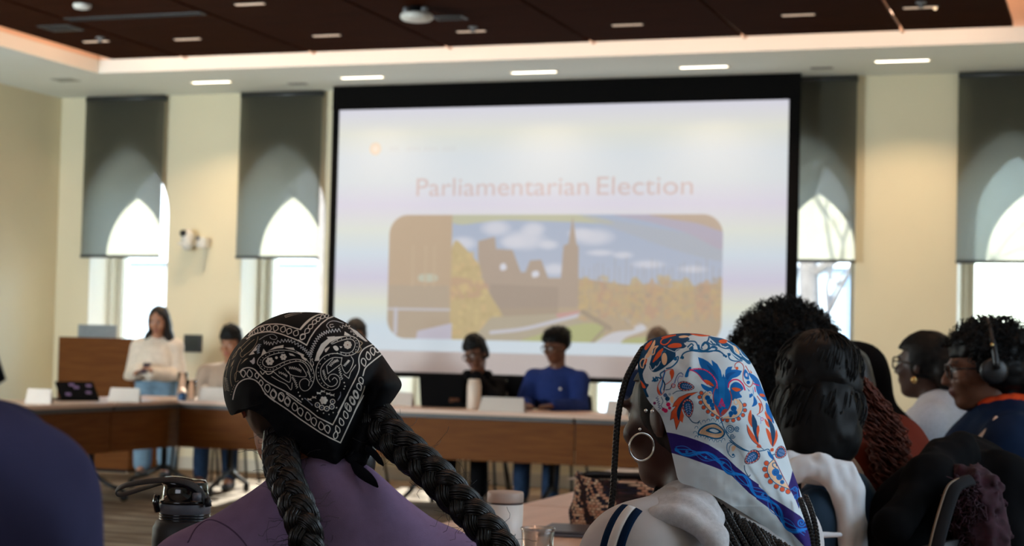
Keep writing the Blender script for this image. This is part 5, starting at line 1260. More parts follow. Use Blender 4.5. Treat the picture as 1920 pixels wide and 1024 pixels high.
def drape(name, outline, centre, cvs, depth0, bulge, m, parent, nth=1300, nt=330, wob=.004, far=None, farb=.10, thick=.0035, seed=0, back=(20, 22, 30), lift=None):
    """a cloth over a head: a closed outline with, per point, how far round the head it lies (1 = the turning edge)"""
    O = np.array([o[:3] for o in outline], float); B = catmull(O, 24, True); seg = np.linalg.norm(np.diff(np.vstack([B, B[:1]])[:, :2], axis=0), axis=1); s = np.concatenate([[0], np.cumsum(seg)])
    Bc = np.vstack([B, B[:1]]); u = np.linspace(0, s[-1], nth, endpoint=False); X = np.interp(u, s, Bc[:, 0]); Y = np.interp(u, s, Bc[:, 1]); E_ = np.clip(np.interp(u, s, Bc[:, 2]), .2, .999)
    def grid(X, Y, E_, T, sgn=1., bul=bulge, off=0.):
        PX = centre[0]+(X-centre[0])[None, :]*T[:, None]; PY = centre[1]+(Y-centre[1])[None, :]*T[:, None]
        Dp = bul*np.sqrt(np.maximum(0, 1-(T[:, None]*E_[None, :])**2))
        fade = np.clip((1-(T[:, None]*E_[None, :])**2)*3, 0, 1)
        Pn = np.stack([PX/34+seed, PY/34, np.zeros_like(PX)], -1); w = wob*(NZ(Pn)+.5*NZ(Pn*2.4))*fade
        if lift is not None: w = w+lift(PX, PY)
        dd = depth0-sgn*(Dp+w)+off
        k = dd[..., None]/FPX
        V = cC+(cF*FPX+rR*(PX[..., None]-960)+rU*(512-PY[..., None]))*k
        return V, PX, PY
    T = np.concatenate([np.linspace(0.004, .9, nt-60), np.linspace(.9, 1, 61)[1:]]); nt = len(T)
    V1, PX, PY = grid(X, Y, E_, T); C1 = lin(cvs.sample(PX, PY)); n1 = nt*nth
    I = np.arange(n1).reshape(nt, nth); J = np.roll(I, -1, 1); Q = [np.stack([I[:-1], J[:-1], J[1:], I[1:]], -1).reshape(-1, 4)]
    Vs = [V1.reshape(-1, 3)]; Cs = [C1.reshape(-1, 3)]
    # lining, coarser
    st = 5; Tc = np.concatenate([np.linspace(.02, 1, 50)]); V2, _, _ = grid(X[::st], Y[::st], E_[::st], Tc, off=thick)
    n2 = V2.shape[0]*V2.shape[1]; I2 = np.arange(n2).reshape(V2.shape[:2])+n1; J2 = np.roll(I2, -1, 1)
    Q.append(np.stack([I2[:-1], I2[1:], J2[1:], J2[:-1]], -1).reshape(-1, 4)); Vs.append(V2.reshape(-1, 3)); Cs.append(np.tile(lin(np.array(back)/255), (n2, 1)))
    edge1 = I[-1][::st]; edge2 = I2[-1]; Q.append(np.stack([edge1, np.roll(edge1, -1), np.roll(edge2, -1), edge2], -1)); off = n1+n2
    if far is not None:      # the cloth carries on over the far side of the head
        i0, i1 = far; a = np.argmin((X-i0[0])**2+(Y-i0[1])**2); b = np.argmin((X-i1[0])**2+(Y-i1[1])**2); ids = np.arange(a, b+1) if b > a else np.concatenate([np.arange(a, nth), np.arange(0, b+1)])
        Tf = np.linspace(1, .30, 40); V3, P3, Q3 = grid(X[ids], Y[ids], np.full(len(ids), .999), Tf, -1., farb); C3 = lin(cvs.sample(P3, Q3)); n3 = V3.shape[0]*V3.shape[1]
        I3 = np.arange(n3).reshape(V3.shape[:2])+off; Q.append(np.stack([I3[:-1, :-1], I3[:-1, 1:], I3[1:, 1:], I3[1:, :-1]], -1).reshape(-1, 4)[:, ::-1]); Vs.append(V3.reshape(-1, 3)); Cs.append(C3.reshape(-1, 3))
    me = npmesh(name, np.concatenate(Vs), np.concatenate(Q), np.concatenate(Cs)); return link(name, me, m, parent, True, True)
b2 = Canvas(1185, 618, 1530, 1060, 2.6, (212, 222, 228))
BL_, TE, DT = (14, 104, 178), (16, 92, 140), (12, 66, 104); OG, PE, PK, NV, RD, LV = (228, 92, 50), (240, 196, 158), (214, 36, 96), (46, 32, 108), (186, 74, 72), (150, 160, 206)
def leafoval(z, cx, cy, rx, ry, ang, tail=None):
    ca, sa = math.cos(ang), math.sin(ang)
    def P(k, n=28):
        o = []
        for i in range(n):
            a = 2*PI*i/n; x = math.cos(a)*rx*k; y = math.sin(a)*ry*k*(1-.25*math.cos(a)); o.append((cx+x*ca-y*sa, cy+x*sa+y*ca))
        return o
    z.fill(P(1.0), DT).fill(P(.93), RD); Q = P(.84)
    for q in Q[::2]: z.dot(*q, rx*.035+2, (240, 210, 200))
    z.fill(P(.74), DT).fill(P(.66), (30, 96, 150))
    for k in range(-2, 3):
        for s in (-1, 1):
            x0 = k*rx*.24; x1 = x0+rx*.16; y1 = s*ry*.42*(1-abs(k)*.16)
            a = (cx+x0*ca, cy+x0*sa); b = (cx+x1*ca-y1*sa, cy+x1*sa+y1*ca); z.line([a, b], [rx*.05, rx*.12], LV)
    z.line([(cx-rx*.6*ca, cy-rx*.6*sa), (cx+rx*.6*ca, cy+rx*.6*sa)], rx*.04+1, DT)
    if tail: z.line(tail, [9]*len(tail), DT, 5)
def spiral(z, x, y, r, lw, c, turns=2., a0=0.):
    z.line([(x+math.cos(a0+t*turns*2*PI)*r*(1-t*.85), y+math.sin(a0+t*turns*2*PI)*r*(1-t*.85)) for t in np.linspace(0, 1, 26)], lw, c)
def scal(z, pts, r, c=OG, rim=TE):
    for x, y in pts: z.dot(x, y, r+5, rim)
    for x, y in pts: z.dot(x, y, r, c)
# ---- border band with its wave
ZB = (1130, 850, 4.683)
z = b2.frame(1250, 770, 6.0235)
up = [(0, 245), (100, 262), (230, 298), (350, 338), (470, 385), (580, 450), (680, 530), (780, 630), (880, 712), (960, 780), (1040, 835)]
lo = [(1040, 1008), (930, 930), (830, 830), (740, 742), (640, 680), (520, 632), (380, 582), (250, 536), (130, 500), (60, 480), (-20, 470)]
z.fill(up+lo, NV)
z = b2.frame(*ZB)
z.fill([(1330, 248), (1450, 370), (1600, 462), (1735, 552), (1775, 600), (1812, 690), (1840, 830), (1840, 960), (1800, 850), (1680, 722), (1560, 602), (1500, 512), (1350, 402)], NV)
z.fill([(1668, 146), (1652, 220), (1630, 290), (1645, 320), (1690, 400), (1725, 490), (1738, 400), (1722, 300), (1700, 220)], NV)
cl = [(640, -40), (800, -5), (930, 40), (1060, 80), (1130, 160), (1230, 235), (1330, 325), (1430, 375), (1500, 480), (1580, 580), (1680, 660), (1780, 690)]
Q = catmull(cl, 30); n = len(Q); D1 = np.gradient(Q, axis=0); D1 /= np.linalg.norm(D1, axis=1, keepdims=True); N1_ = np.stack([-D1[:, 1], D1[:, 0]], 1); S1 = np.cumsum(np.linalg.norm(np.gradient(Q, axis=0), axis=1))
for amp, ph, lw, c in ((40, 0, 17, (22, 128, 220)), (30, .5, 8, (24, 134, 226)), (44, -.35, 6, (24, 118, 208)), (20, 2.6, 8, (20, 124, 214)), (36, 3.5, 6, (50, 120, 212))):
    w = amp*np.sin(S1/62+ph)*(1-.55*np.abs(np.cos(S1/124)) if amp < 30 else 1); z.line(Q+N1_*w[:, None], lw, c)
for k in range(9): i = int((k+.5)/9*n); spiral(z, *(Q[i]+N1_[i]*4), 13, 6, (36, 140, 224), 1.3, k)
for (x, y) in ((1690, 310), (1700, 380)): spiral(z, x, y, 26, 7, (20, 120, 206), 1.4); z.line([(1650, 320), (1700, 300), (1715, 400), (1725, 460)], 8, (20, 120, 206), 5)
spiral(z, 1745, 610, 40, 12, (20, 120, 206), 1.6)
# ---- crown: dense scrolls and leaves, left
z = b2.frame(1190, 615, 6.0235)
z.fill([(150, 90), (320, 70), (480, 58), (700, 64), (860, 92), (700, 74), (600, 96), (620, 130), (560, 180), (590, 215), (470, 262), (460, 330), (390, 400), (300, 470), (215, 500), (165, 440), (190, 330), (210, 230), (150, 170)], DT, 3)
z.fill([(30, 330), (70, 230), (150, 150), (210, 130), (180, 230), (110, 330), (130, 420), (90, 520), (120, 620), (160, 640), (130, 700), (160, 780), (100, 760), (60, 640), (40, 520)], DT, 3)
for P, c in (([(375, 200), (440, 172), (520, 178), (525, 215), (440, 226), (385, 220)], OG), ([(322, 228), (270, 262), (230, 320), (202, 392), (262, 346), (308, 290)], OG), ([(225, 135), (175, 220), (120, 330), (160, 330), (205, 240), (232, 175)], PE), ([(200, 140), (140, 180), (110, 230), (130, 250), (180, 190)], OG),
             ([(300, 105), (380, 82), (470, 78), (400, 100), (330, 120)], OG), ([(500, 95), (560, 84), (620, 95), (560, 112), (510, 112)], PE), ([(620, 64), (740, 72), (860, 88), (760, 96), (680, 84)], OG), ([(45, 590), (75, 600), (125, 670), (100, 680), (60, 650)], OG), ([(110, 360), (140, 350), (130, 400), (100, 420)], OG)): z.fill(P, c, 3)
z.dot(335, 350, 32, PE, 70); z.line([(300, 340), (312, 270), (350, 262)], 7, (60, 130, 180), 4)
z.line([(262, 205), (232, 240), (220, 290), (190, 300), (190, 260), (225, 215), (262, 205)], 15, PE, 4); z.line([(70, 440), (62, 390), (90, 350), (118, 360), (100, 410), (95, 450), (70, 440)], 14, PE, 4)
z.line([(410, 130), (370, 175), (330, 190), (295, 170), (310, 130), (370, 105), (460, 80)], 14, OG, 5)
for P in ([(330, 215), (400, 250), (470, 270), (560, 240)], [(190, 480), (260, 430), (290, 380)], [(170, 420), (200, 480), (240, 430)], [(460, 260), (490, 240), (560, 230), (600, 190), (560, 170)], [(150, 470), (190, 560), (180, 630), (150, 600), (150, 520)]): z.line(P, 8, (208, 218, 226), 5)
for P in ([(520, 340), (556, 285), (640, 258), (760, 270), (900, 258), (975, 275), (1015, 315)], [(440, 350), (490, 325), (480, 380), (420, 440), (360, 460)], [(200, 600), (250, 560), (300, 570), (290, 520), (340, 480)], [(210, 560), (220, 600), (260, 590), (240, 555)], [(600, 215), (640, 180), (660, 200), (620, 240), (690, 250), (760, 250)],
          [(600, 150), (680, 155), (710, 200), (720, 240)], [(840, 100), (830, 140), (800, 170)], [(850, 230), (890, 205), (930, 230), (900, 260)], [(860, 150), (900, 190), (960, 190)]): z.line(P, 15, TE, 5)
for x, y, r in ((540, 335, 18), (460, 350, 20), (225, 590, 20), (650, 228, 16), (885, 215, 16), (1010, 310, 14)): z.dot(x, y, r, TE)
z.line([(720, 200), (735, 245), (780, 262), (830, 240), (835, 195), (800, 165), (770, 190), (760, 225)], 26, TE, 5); z.dot(775, 218, 14, (212, 222, 228))
z.line([(860, 100), (900, 150), (960, 190), (1024, 200)], 12, TE, 5)
# ornate little paisley, left
z.line([(330, 500), (380, 470), (430, 470), (442, 520), (420, 580), (380, 620), (340, 650), (330, 720), (290, 760), (258, 720), (262, 650), (300, 580), (340, 520)], 8, RD, 5)
z.fill([(405, 475), (440, 480), (440, 530), (415, 580), (405, 540), (395, 510)], OG, 3).fill([(262, 655), (275, 700), (300, 745), (275, 745), (258, 700)], OG, 3)
z.line([(340, 500), (320, 570), (310, 640), (290, 700), (300, 740)], 14, BL_, 5); z.line([(320, 590), (340, 640), (330, 700)], 14, DT, 5); z.dot(436, 652, 26, RD); z.dot(436, 652, 18, (216, 190, 200))
z.line([(440, 640), (460, 580), (500, 515), (540, 520), (540, 550), (505, 545), (485, 590), (500, 640)], 11, LV, 5); z.line([(455, 620), (480, 540), (520, 505), (548, 525)], 5, DT, 5)
z.line([(350, 700), (400, 690), (420, 650)], 8, DT, 5); z.line([(430, 745), (480, 715), (560, 710)], 7, DT, 5); z.fill([(420, 770), (440, 790), (430, 850), (405, 830), (402, 790)], PE, 3)
for x, y, r, c in ((380, 865, 24, PK), (325, 920, 20, PK), (350, 935, 24, PK), (395, 905, 18, PK), (225, 850, 16, (120, 40, 90)), (370, 800, 26, DT), (345, 760, 22, (80, 110, 150)), (395, 750, 16, (160, 180, 200))): z.dot(x, y, r, c)
z.line([(300, 780), (320, 830), (300, 880), (330, 920)], 6, DT, 5); z.line([(350, 740), (380, 790), (360, 840)], 8, (60, 100, 140), 5); zig(z, [(250, 780), (270, 850), (285, 920)], 12, 14, 6, (70, 90, 140))
# leaves and flame
leafoval(z, 580, 660, 96, 54, .15); 
z.fill([(710, 726), (600, 742), (500, 786), (445, 848), (428, 892), (472, 880), (415, 950), (402, 1040), (442, 1018), (470, 1150), (512, 1045), (540, 1072), (556, 990), (535, 930), (560, 840), (630, 772)], OG).fill([(640, 758), (560, 800), (500, 880), (475, 960), (498, 1050), (518, 960), (545, 870)], DT, 3)
z.line([(710, 726), (600, 742), (500, 786), (445, 848), (428, 892), (472, 880), (415, 950), (402, 1040), (442, 1018), (470, 1150), (512, 1045)], 6, (130, 50, 40))
leafoval(z, 604, 905, 108, 62, 1.45, [(610, 1010), (650, 1060), (700, 1075), (735, 1050)])
# ---- the great blue flower
z.fill([(620, 440), (590, 478), (565, 550), (602, 552), (612, 500), (640, 455)], BL_, 3)
z = b2.frame(1320, 620, 6.0235)
z.fill([(-68, 300), (-10, 318), (50, 352), (98, 400), (84, 330), (150, 380), (190, 450), (206, 530), (218, 485), (236, 530), (242, 450), (270, 412), (320, 405), (308, 442), (370, 440), (428, 455), (408, 500), (372, 524), (320, 540), (286, 580), (270, 650), (300, 700), (312, 780), (300, 850), (262, 905), (190, 965), (140, 900), (108, 820), (100, 730), (126, 640), (100, 560), (40, 480), (-20, 440), (-50, 380)], BL_)
z.fill([(160, 400), (196, 520), (230, 560), (236, 700), (210, 900), (180, 820), (170, 640)], (24, 120, 190), 3).fill([(250, 500), (300, 470), (360, 470), (300, 510), (262, 560)], (12, 84, 150), 3).fill([(30, 380), (110, 450), (170, 560), (120, 520), (60, 440)], (10, 84, 150), 3)
z.fill([(-160, 445), (-80, 432), (10, 444), (90, 500), (140, 580), (150, 650), (110, 650), (50, 612), (-10, 560), (-60, 495), (-110, 460)], (18, 98, 170), 3)
z.line([(-160, 445), (-80, 432), (10, 444), (90, 500), (140, 580), (150, 650)], 16, PK, 5); z.line([(-160, 445), (-110, 462), (-60, 498), (-10, 562), (40, 608)], 10, PK, 5)
dots_on(z, [(-140, 440), (-80, 432), (10, 444), (90, 500), (140, 580), (150, 650)], 22, 4, (240, 170, 190))
z.fill([(0, 555), (60, 568), (115, 625), (70, 620), (20, 590)], OG, 3).fill([(-30, 600), (60, 640), (120, 650), (100, 720), (40, 690), (-15, 650)], BL_, 3)
z.line([(275, 640), (285, 590), (330, 556), (390, 560), (440, 610), (462, 670)], 15, PK, 5); z.fill([(300, 620), (350, 580), (410, 600), (445, 660), (400, 700), (430, 750), (380, 765), (320, 790), (300, 700)], (16, 100, 172), 3); z.fill([(312, 650), (360, 642), (422, 666), (370, 690), (330, 672)], OG, 3)
for k in range(26):
    t = k/26; z.dot(200+math.sin(k*2.4)*42*t, 770+t*95, 8, PK)
z.line([(142, 625), (106, 700), (108, 800), (140, 900), (186, 970)], 11, RD, 5); z.line([(292, 680), (312, 760), (292, 860), (245, 925), (190, 972)], 11, RD, 5)
z.fill([(118, 830), (160, 880), (180, 950), (140, 900)], RD, 3).fill([(260, 885), (215, 895), (188, 950), (240, 930)], RD, 3)
# cream crescents with scallops
scal(z, [(-30, 705), (-50, 752), (-38, 812), (-4, 868), (45, 915), (98, 950), (155, 980)], 20); z.fill([(18, 690), (-15, 720), (-18, 790), (20, 865), (90, 925), (178, 978), (130, 905), (70, 860), (30, 800), (22, 745)], PE, 3)
z.line([(22, 730), (40, 700), (75, 690), (80, 725), (55, 740), (45, 720)], 13, PE, 5); z.line([(18, 690), (-22, 740), (-10, 810), (40, 880), (110, 940), (180, 980)], 7, TE, 5)
for x, y, r in ((40, 760, 30), (62, 800, 34), (92, 842, 28), (100, 880, 20)): z.dot(x, y, r, BL_); spiral(z, x, y, r*.6, 4, (8, 70, 130), 1.2, x)
scal(z, [(458, 840), (462, 900), (440, 955), (392, 995), (330, 1014), (262, 1014), (208, 1004)], 20); z.fill([(350, 775), (400, 785), (432, 840), (420, 920), (360, 975), (280, 1000), (200, 990), (280, 960), (350, 920), (392, 860), (380, 805)], PE, 3)
z.line([(378, 800), (352, 775), (338, 800), (350, 832), (375, 832), (378, 812)], 13, PE, 5); z.line([(400, 780), (440, 850), (420, 930), (350, 990), (200, 1000)], 7, TE, 5)
for x, y, r in ((335, 880, 34), (352, 925, 26), (305, 935, 28), (300, 965, 16)): z.dot(x, y, r, BL_); spiral(z, x, y, r*.6, 4, (8, 70, 130), 1.2, x)
# crown right
z.fill([(60, 66), (160, 82), (270, 96), (350, 140), (420, 200), (480, 270), (530, 360), (500, 380), (440, 330), (380, 330), (300, 250), (260, 200), (180, 150), (110, 120)], TE, 3)
z.dot(216, 122, 50, OG, 24); z.fill([(325, 165), (370, 190), (405, 255), (385, 262), (345, 215)], PE, 3)
for P in ([(180, 150), (220, 190), (270, 180)], [(260, 130), (330, 180), (350, 240), (420, 290)], [(400, 220), (440, 280), (500, 330)], [(280, 210), (320, 260), (400, 320)]): z.line(P, 12, (208, 218, 226), 5)
for P in ([(-20, 235), (60, 240), (150, 222), (200, 250), (250, 295)], [(40, 130), (90, 160), (120, 150)], [(60, 210), (100, 185), (130, 200)], [(270, 260), (290, 320), (350, 345), (430, 340)], [(130, 110), (150, 160), (230, 200), (290, 200)]): z.line(P, 13, TE, 5)
z.dot(248, 292, 14, TE); z.dot(285, 270, 18, TE)
# ornate drop, right
z.line([(350, 420), (352, 380), (390, 355), (430, 375), (450, 420), (440, 500), (450, 580), (512, 636), (552, 590), (540, 520), (500, 450), (470, 400)], 9, RD, 5); z.dot(372, 425, 17, OG)
z.fill([(458, 440), (446, 500), (470, 545), (510, 550), (500, 490), (480, 450)], BL_, 3); z.fill([(472, 478), (466, 510), (490, 522), (490, 490)], (216, 200, 214), 3); z.dot(500, 585, 20, BL_)
z.fill([(500, 480), (560, 500), (620, 560), (650, 640), (690, 720), (708, 800), (650, 760), (600, 700), (580, 610), (540, 550)], BL_, 3); z.fill([(520, 440), (545, 480), (528, 480)], OG).fill([(625, 715), (670, 715), (690, 745), (645, 745)], OG, 3)
z.line([(560, 600), (620, 620)], 12, PK); z.line([(572, 640), (580, 690)], 10, PK); z.fill([(480, 640), (510, 690), (515, 760), (560, 720), (550, 640), (560, 800), (540, 860), (600, 830), (580, 760)], BL_, 3); z.dot(520, 700, 18, (216, 222, 232))
z.line([(600, 740), (650, 820), (660, 900), (600, 950)], 9, RD, 5); z.fill([(612, 820), (650, 830), (640, 900), (620, 940), (625, 870)], OG, 3); z.line([(690, 850), (712, 840), (712, 880), (690, 885)], 10, PE, 5)
z.fill([(700, 810), (740, 870), (775, 970), (790, 1050), (740, 990), (700, 900)], BL_, 3).fill([(690, 900), (720, 950), (770, 1020), (720, 1010), (695, 960)], OG, 3); z.dot(655, 1000, 20, (220, 110, 150)); z.dot(655, 1000, 11, (220, 220, 230)); z.line([(600, 960), (640, 980), (640, 1050)], 8, LV, 5)
# ---- stems and lower motifs
z = b2.frame(1250, 770, 6.0235)
z.line([(608, 88), (640, 180), (690, 280), (760, 362), (860, 430), (925, 460)], 11, TE, 5)
z.fill([(350, 272), (372, 205), (450, 155), (540, 140), (610, 180), (662, 250), (622, 312), (540, 325), (430, 290)], TE, 3).fill([(366, 258), (392, 212), (460, 170), (540, 156), (600, 190), (645, 248), (610, 298), (540, 308), (436, 276)], PE, 3)
for k in range(17): x = 385+k*15; z.line([(x, 262+k*1.4), (x+26, 160+abs(k-10)*4)], 4, (150, 130, 110))
z.fill([(440, 225), (500, 192), (570, 205), (625, 245), (560, 262), (490, 250)], TE, 3).fill([(480, 222), (530, 206), (590, 236), (545, 250)], (212, 222, 228), 3)
for x, y in ((335, 300), (320, 250), (335, 195), (370, 150), (420, 125), (470, 112), (520, 105), (570, 120), (615, 150), (400, 290), (450, 315), (500, 335), (550, 350), (600, 350), (640, 330), (370, 290)): z.line([(x-18, y+6), (x-8, y-14), (x+14, y-12), (x+18, y+8)], 5, TE, 4)
spiral(z, 720, 212, 52, 9, TE, 2.2, 2); spiral(z, 795, 207, 32, 8, TE, 1.9, 1); spiral(z, 742, 290, 30, 7, TE, 1.7, 0)
z.line([(740, 362), (690, 370), (680, 430), (700, 490), (740, 528), (768, 515), (755, 490)], 8, TE, 5); z.line([(700, 470), (715, 400), (760, 372)], 6, TE, 5); z.fill([(735, 410), (780, 395), (770, 440), (742, 462)], PE, 3); z.dot(748, 500, 12, TE)
z = b2.frame(1370, 770, 6.4)
z.line([(-10, 362), (60, 420), (140, 468), (215, 488)], 12, TE, 5); z.line([(325, 490), (400, 478), (455, 466), (490, 530), (540, 520)], 11, TE, 5)
leafoval(z, 255, 562, 108, 72, 2.45, [(165, 660), (172, 720), (215, 790), (235, 772)])
leafoval(z, 604, 505, 68, 78, .4)
z.fill([(192, 165), (235, 230), (300, 330), (345, 420), (270, 370), (215, 290)], OG, 2).fill([(215, 40), (245, -10), (255, 120), (262, 200), (232, 170), (208, 110)], OG, 2).fill([(258, 40), (300, 100), (322, 180), (335, 390), (290, 310), (256, 180)], DT, 2).fill([(335, 175), (346, 240), (328, 320), (350, 395), (315, 300), (312, 210)], OG, 2).fill([(315, 415), (350, 405), (372, 445), (320, 445)], OG, 2)
z.line([(195, 170), (205, 260), (260, 360), (340, 425), (395, 468)], 6, DT, 4)
z.fill([(405, 20), (470, 80), (500, 160), (450, 130)], OG, 2).fill([(405, 95), (450, 140), (468, 205), (425, 170)], OG, 2).fill([(440, 90), (500, 150), (535, 250), (530, 350), (500, 440), (488, 320), (470, 200)], DT, 2).fill([(420, 208), (480, 270), (498, 430), (450, 330)], OG, 2).fill([(545, 225), (566, 300), (545, 380), (505, 440), (530, 330)], OG, 2).fill([(478, 460), (512, 450), (515, 485), (480, 490)], OG, 2)
z.fill([(440, 480), (475, 510), (520, 560), (512, 590), (460, 545)], BL_, 3)
scal(z, [(430, 632), (410, 705), (432, 780), (478, 852), (548, 910), (620, 945), (688, 972)], 28)
z.fill([(512, 585), (462, 640), (448, 720), (485, 805), (560, 875), (712, 945), (640, 850), (570, 700), (535, 605)], PE, 3); z.line([(512, 585), (452, 650), (440, 730), (480, 815), (560, 885), (712, 948)], 9, TE, 5)
z.line([(540, 690), (508, 670), (505, 635), (540, 630), (552, 665)], 11, TE, 5)
for x, y, r in ((540, 740, 46), (582, 800, 36), (618, 858, 26)): z.dot(x, y, r, BL_); spiral(z, x, y, r*.6, 6, (8, 70, 130), 1.2, x)
z.line([(515, 560), (580, 690), (650, 830), (705, 935)], 7, RD, 4); z.line([(500, 560), (560, 660), (640, 830)], 6, TE, 4)
b2.frame(0, 0, 1)
# ------------------------------------------------------------------ the two women in front
M_print = mat('printed_cotton', (1, 1, 1, 1), .75, var=.03, nscale=40, bump=.12, bscale=1200, spec=.12, attr='Col')
F_purple = fabric('purple_jersey', rgb(124, 102, 132), var=.07, ns=60, bump=.2)
M_shinyhair = mat('braid_hair', rgb(15, 11, 11), .36, var=.6, nscale=90, spec=.5)
def braid(name, P, A, rs, Lp, m, parent, nh=26, seg=.004, hr=.0016, seed=0, taper=.15, face=None):
    """three strands of hairs plaited along a path (world points)"""
    Q = catmull(P, 30); s = np.concatenate([[0], np.cumsum(np.linalg.norm(np.diff(Q, axis=0), axis=1))]); n = int(s[-1]/seg); t = np.linspace(0, s[-1], n)
    C = np.stack([np.interp(t, s, Q[:, i]) for i in range(3)], 1); T = np.gradient(C, axis=0); T /= np.linalg.norm(T, axis=1, keepdims=True)
    nrm = np.array(face if face is not None else -cF); Bn = np.cross(T, nrm); Bn /= np.linalg.norm(Bn, axis=1, keepdims=True); Nn = np.cross(Bn, T)
    mb = MB(); rd = np.random.RandomState(seed)
    for k in range(3):
        ph = 2*PI*t/Lp+k*2*PI/3; sc = (1-taper*t/s[-1])[:, None]
        X = C+Bn*(A*np.sin(ph))[:, None]*sc+Nn*(A*.62*np.sin(2*ph))[:, None]*sc
        TT = np.gradient(X, axis=0); TT /= np.linalg.norm(TT, axis=1, keepdims=True); U_ = np.cross(TT, Nn); U_ /= np.linalg.norm(U_, axis=1, keepdims=True); V_ = np.cross(U_, TT)
        swell = 1+.10*np.cos(2*ph)
        mb.tube(X, list(rs*.90*swell*sc[:, 0]), 10)
        if nh:
            for h in range(nh):
                a = 2*PI*h/nh+rd.uniform(-.1, .1); tw = a+t/Lp*1.2; r = rs*swell*(.96+.05*rd.rand())*sc[:, 0]
                Y = X+U_*(np.cos(tw)*r)[:, None]+V_*(np.sin(tw)*r)[:, None]; mb.tube(Y, hr*rd.uniform(.8, 1.3), 4, caps=False)
    return mb.obj(name, m, parent, True, True)
def wisps(name, pts, n, L, m, parent, r=.00035, seed=0, spread=.02):
    rd = np.random.RandomState(seed); mb = MB()
    for k in range(n):
        p = np.array(pts[rd.randint(len(pts))])+rd.normal(size=3)*.008; d = rd.normal(size=3); d /= np.linalg.norm(d); q = []; 
        for i in range(8): q.append(p.copy()); d = d+rd.normal(size=3)*.45; d /= np.linalg.norm(d); p = p+d*L/8
        mb.tube(q, r, 3, caps=False)
    o_ = mb.obj(name, m, parent, True, True); o_['kind'] = 'stuff'; return o_

# --- black bandana
D1_ = 2.42
rzb = R_(-146)
e, HR, hc, P = near_person(566, 752, D1_, rzb, 'woman in a purple T-shirt and black paisley bandana, two thick braids', ((150, 92, 66), (120, 66, 58)), None, F_dkjean, pitch=.12, tilt=-.06, h=.007, mk_chair='black chair of the woman in the black bandana', wid=.162, off=(.030, 0), lean=.02, up=-.012)
BW = e
P2 = dict(P); c0_ = P['neck']
top(e, P2, F_purple, .026, sleeve=.25, name='t_shirt', h=.007, amp=.0045, bulk=.02, seed=7, it=3, trap=.035)
TS = COL.objects['t_shirt']
from mathutils.bvhtree import BVHTree
bm_ = bmesh.new(); bm_.from_mesh(TS.data); bt_ = BVHTree.FromBMesh(bm_); bm_.free(); sp_ = []
for px, py in catmull([(352, 1018), (368, 990), (392, 975), (420, 984), (446, 1004), (466, 1030), (480, 1060)], 8):
    o_ = wl(e, at(px, py, d=1.6)); t_ = wl(e, at(px, py, d=2.4)); h_ = bt_.ray_cast(Vector(o_), (Vector(t_)-Vector(o_)).normalized())
    if h_[0] is not None: sp_.append(h_[0])
if len(sp_) > 3: MB().tube(sp_, .0011, 6).obj('sleeve_seam', fabric('seam_purple', rgb(84, 66, 90)), TS, True, False)
sm = [LP(e, 338, 1012, 2.22), LP(e, 352, 990, 2.20), LP(e, 372, 975, 2.19), LP(e, 400, 982, 2.19), LP(e, 430, 1004, 2.19), LP(e, 452, 1030, 2.19)]
surf('hair', [ell(hc+A3(0, .012, .022), (.088, .098, .098)), ell(hc+A3(-.030, .045, -.035), (.062, .055, .075)), ell(hc+A3(-.035, .055, -.085), (.060, .042, .055))], .006, M_shinyhair, e, k=.03, mod=lambda P_: .0025*NZ(P_*A3(120, 120, 25)), cut=facecut(hc, HR, -.01, .2, .058))
OUT1 = [(567, 585, 1), (535, 587, 1), (499, 601, 1), (467, 623, 1), (437, 657, 1), (422, 691, 1), (418, 714, 1), (420, 745, 1), (427, 768, .99), (435, 779, .96),
        (450, 768, .80), (476, 771, .68), (503, 790, .60), (521, 816, .58), (545, 837, .56), (580, 855, .56), (612, 876, .58), (636, 897, .62), (643, 914, .66), (662, 897, .68), (690, 862, .74), (699, 835, .78), (702, 800, .82), (707, 783, .86), (724, 766, .92), (743, 742, .97), (753, 719, .99),
        (734, 691, 1), (712, 660, 1), (689, 637, 1), (657, 610, 1), (621, 592, 1), (594, 586, 1)]
def lift1(PX, PY):
    # pulled-out flare at the right, a hollow in front of it, soft folds running to the tip
    f = .030*np.exp(-((PX-735)/34)**2-((PY-722)/46)**2)-.016*np.exp(-((PX-(690+.35*(PY-740)*-1))/13)**2)*np.clip((PY-640)/80, 0, 1)
    f += .006*np.exp(-(((PX-612)-(PY-800)*.25)/16)**2)*np.clip((PY-800)/60, 0, 1)-.005*np.exp(-(((PX-655)+(PY-840)*.2)/12)**2)*np.clip((PY-800)/60, 0, 1)
    f += .004*np.sin((PX*.7-PY*.5)/17)*np.exp(-((PX-560)/90)**2)*np.clip((790-PY)/-40, 0, 1); return f
drape('bandana', OUT1, (585, 728), b1, D1_, .128, M_print, e, seed=3, far=((430, 772), (752, 719)), lift=lift1, wob=.003, back=(18, 24, 38))
kn = MB()
def leafc(mb, P, w, th=.006):
    Q = catmull(P, 8); n = len(Q)
    mb.tube(Q, [max(.0012, w*math.sin(PI*min(1, .12+.88*i/(n-1)))**.6) for i in range(n)], 10, squash=.35, up=(0, 0, 1))
M_bkcl = fabric('black_cotton', rgb(16, 17, 22), rough=.6)
leafc(kn, [at(655, 868, d=2.33), at(672, 882, d=2.30), at(692, 897, d=2.29), at(709, 914, d=2.29)], .009)
leafc(kn, [at(684, 838, d=2.33), at(700, 850, d=2.31), at(712, 864, d=2.30), at(719, 874, d=2.30)], .006)
kn.ball(tuple(at(668, 862, d=2.33)), (.016, .014, .013), 12)
kn.obj('bandana_knot', M_bkcl, e, True, True)
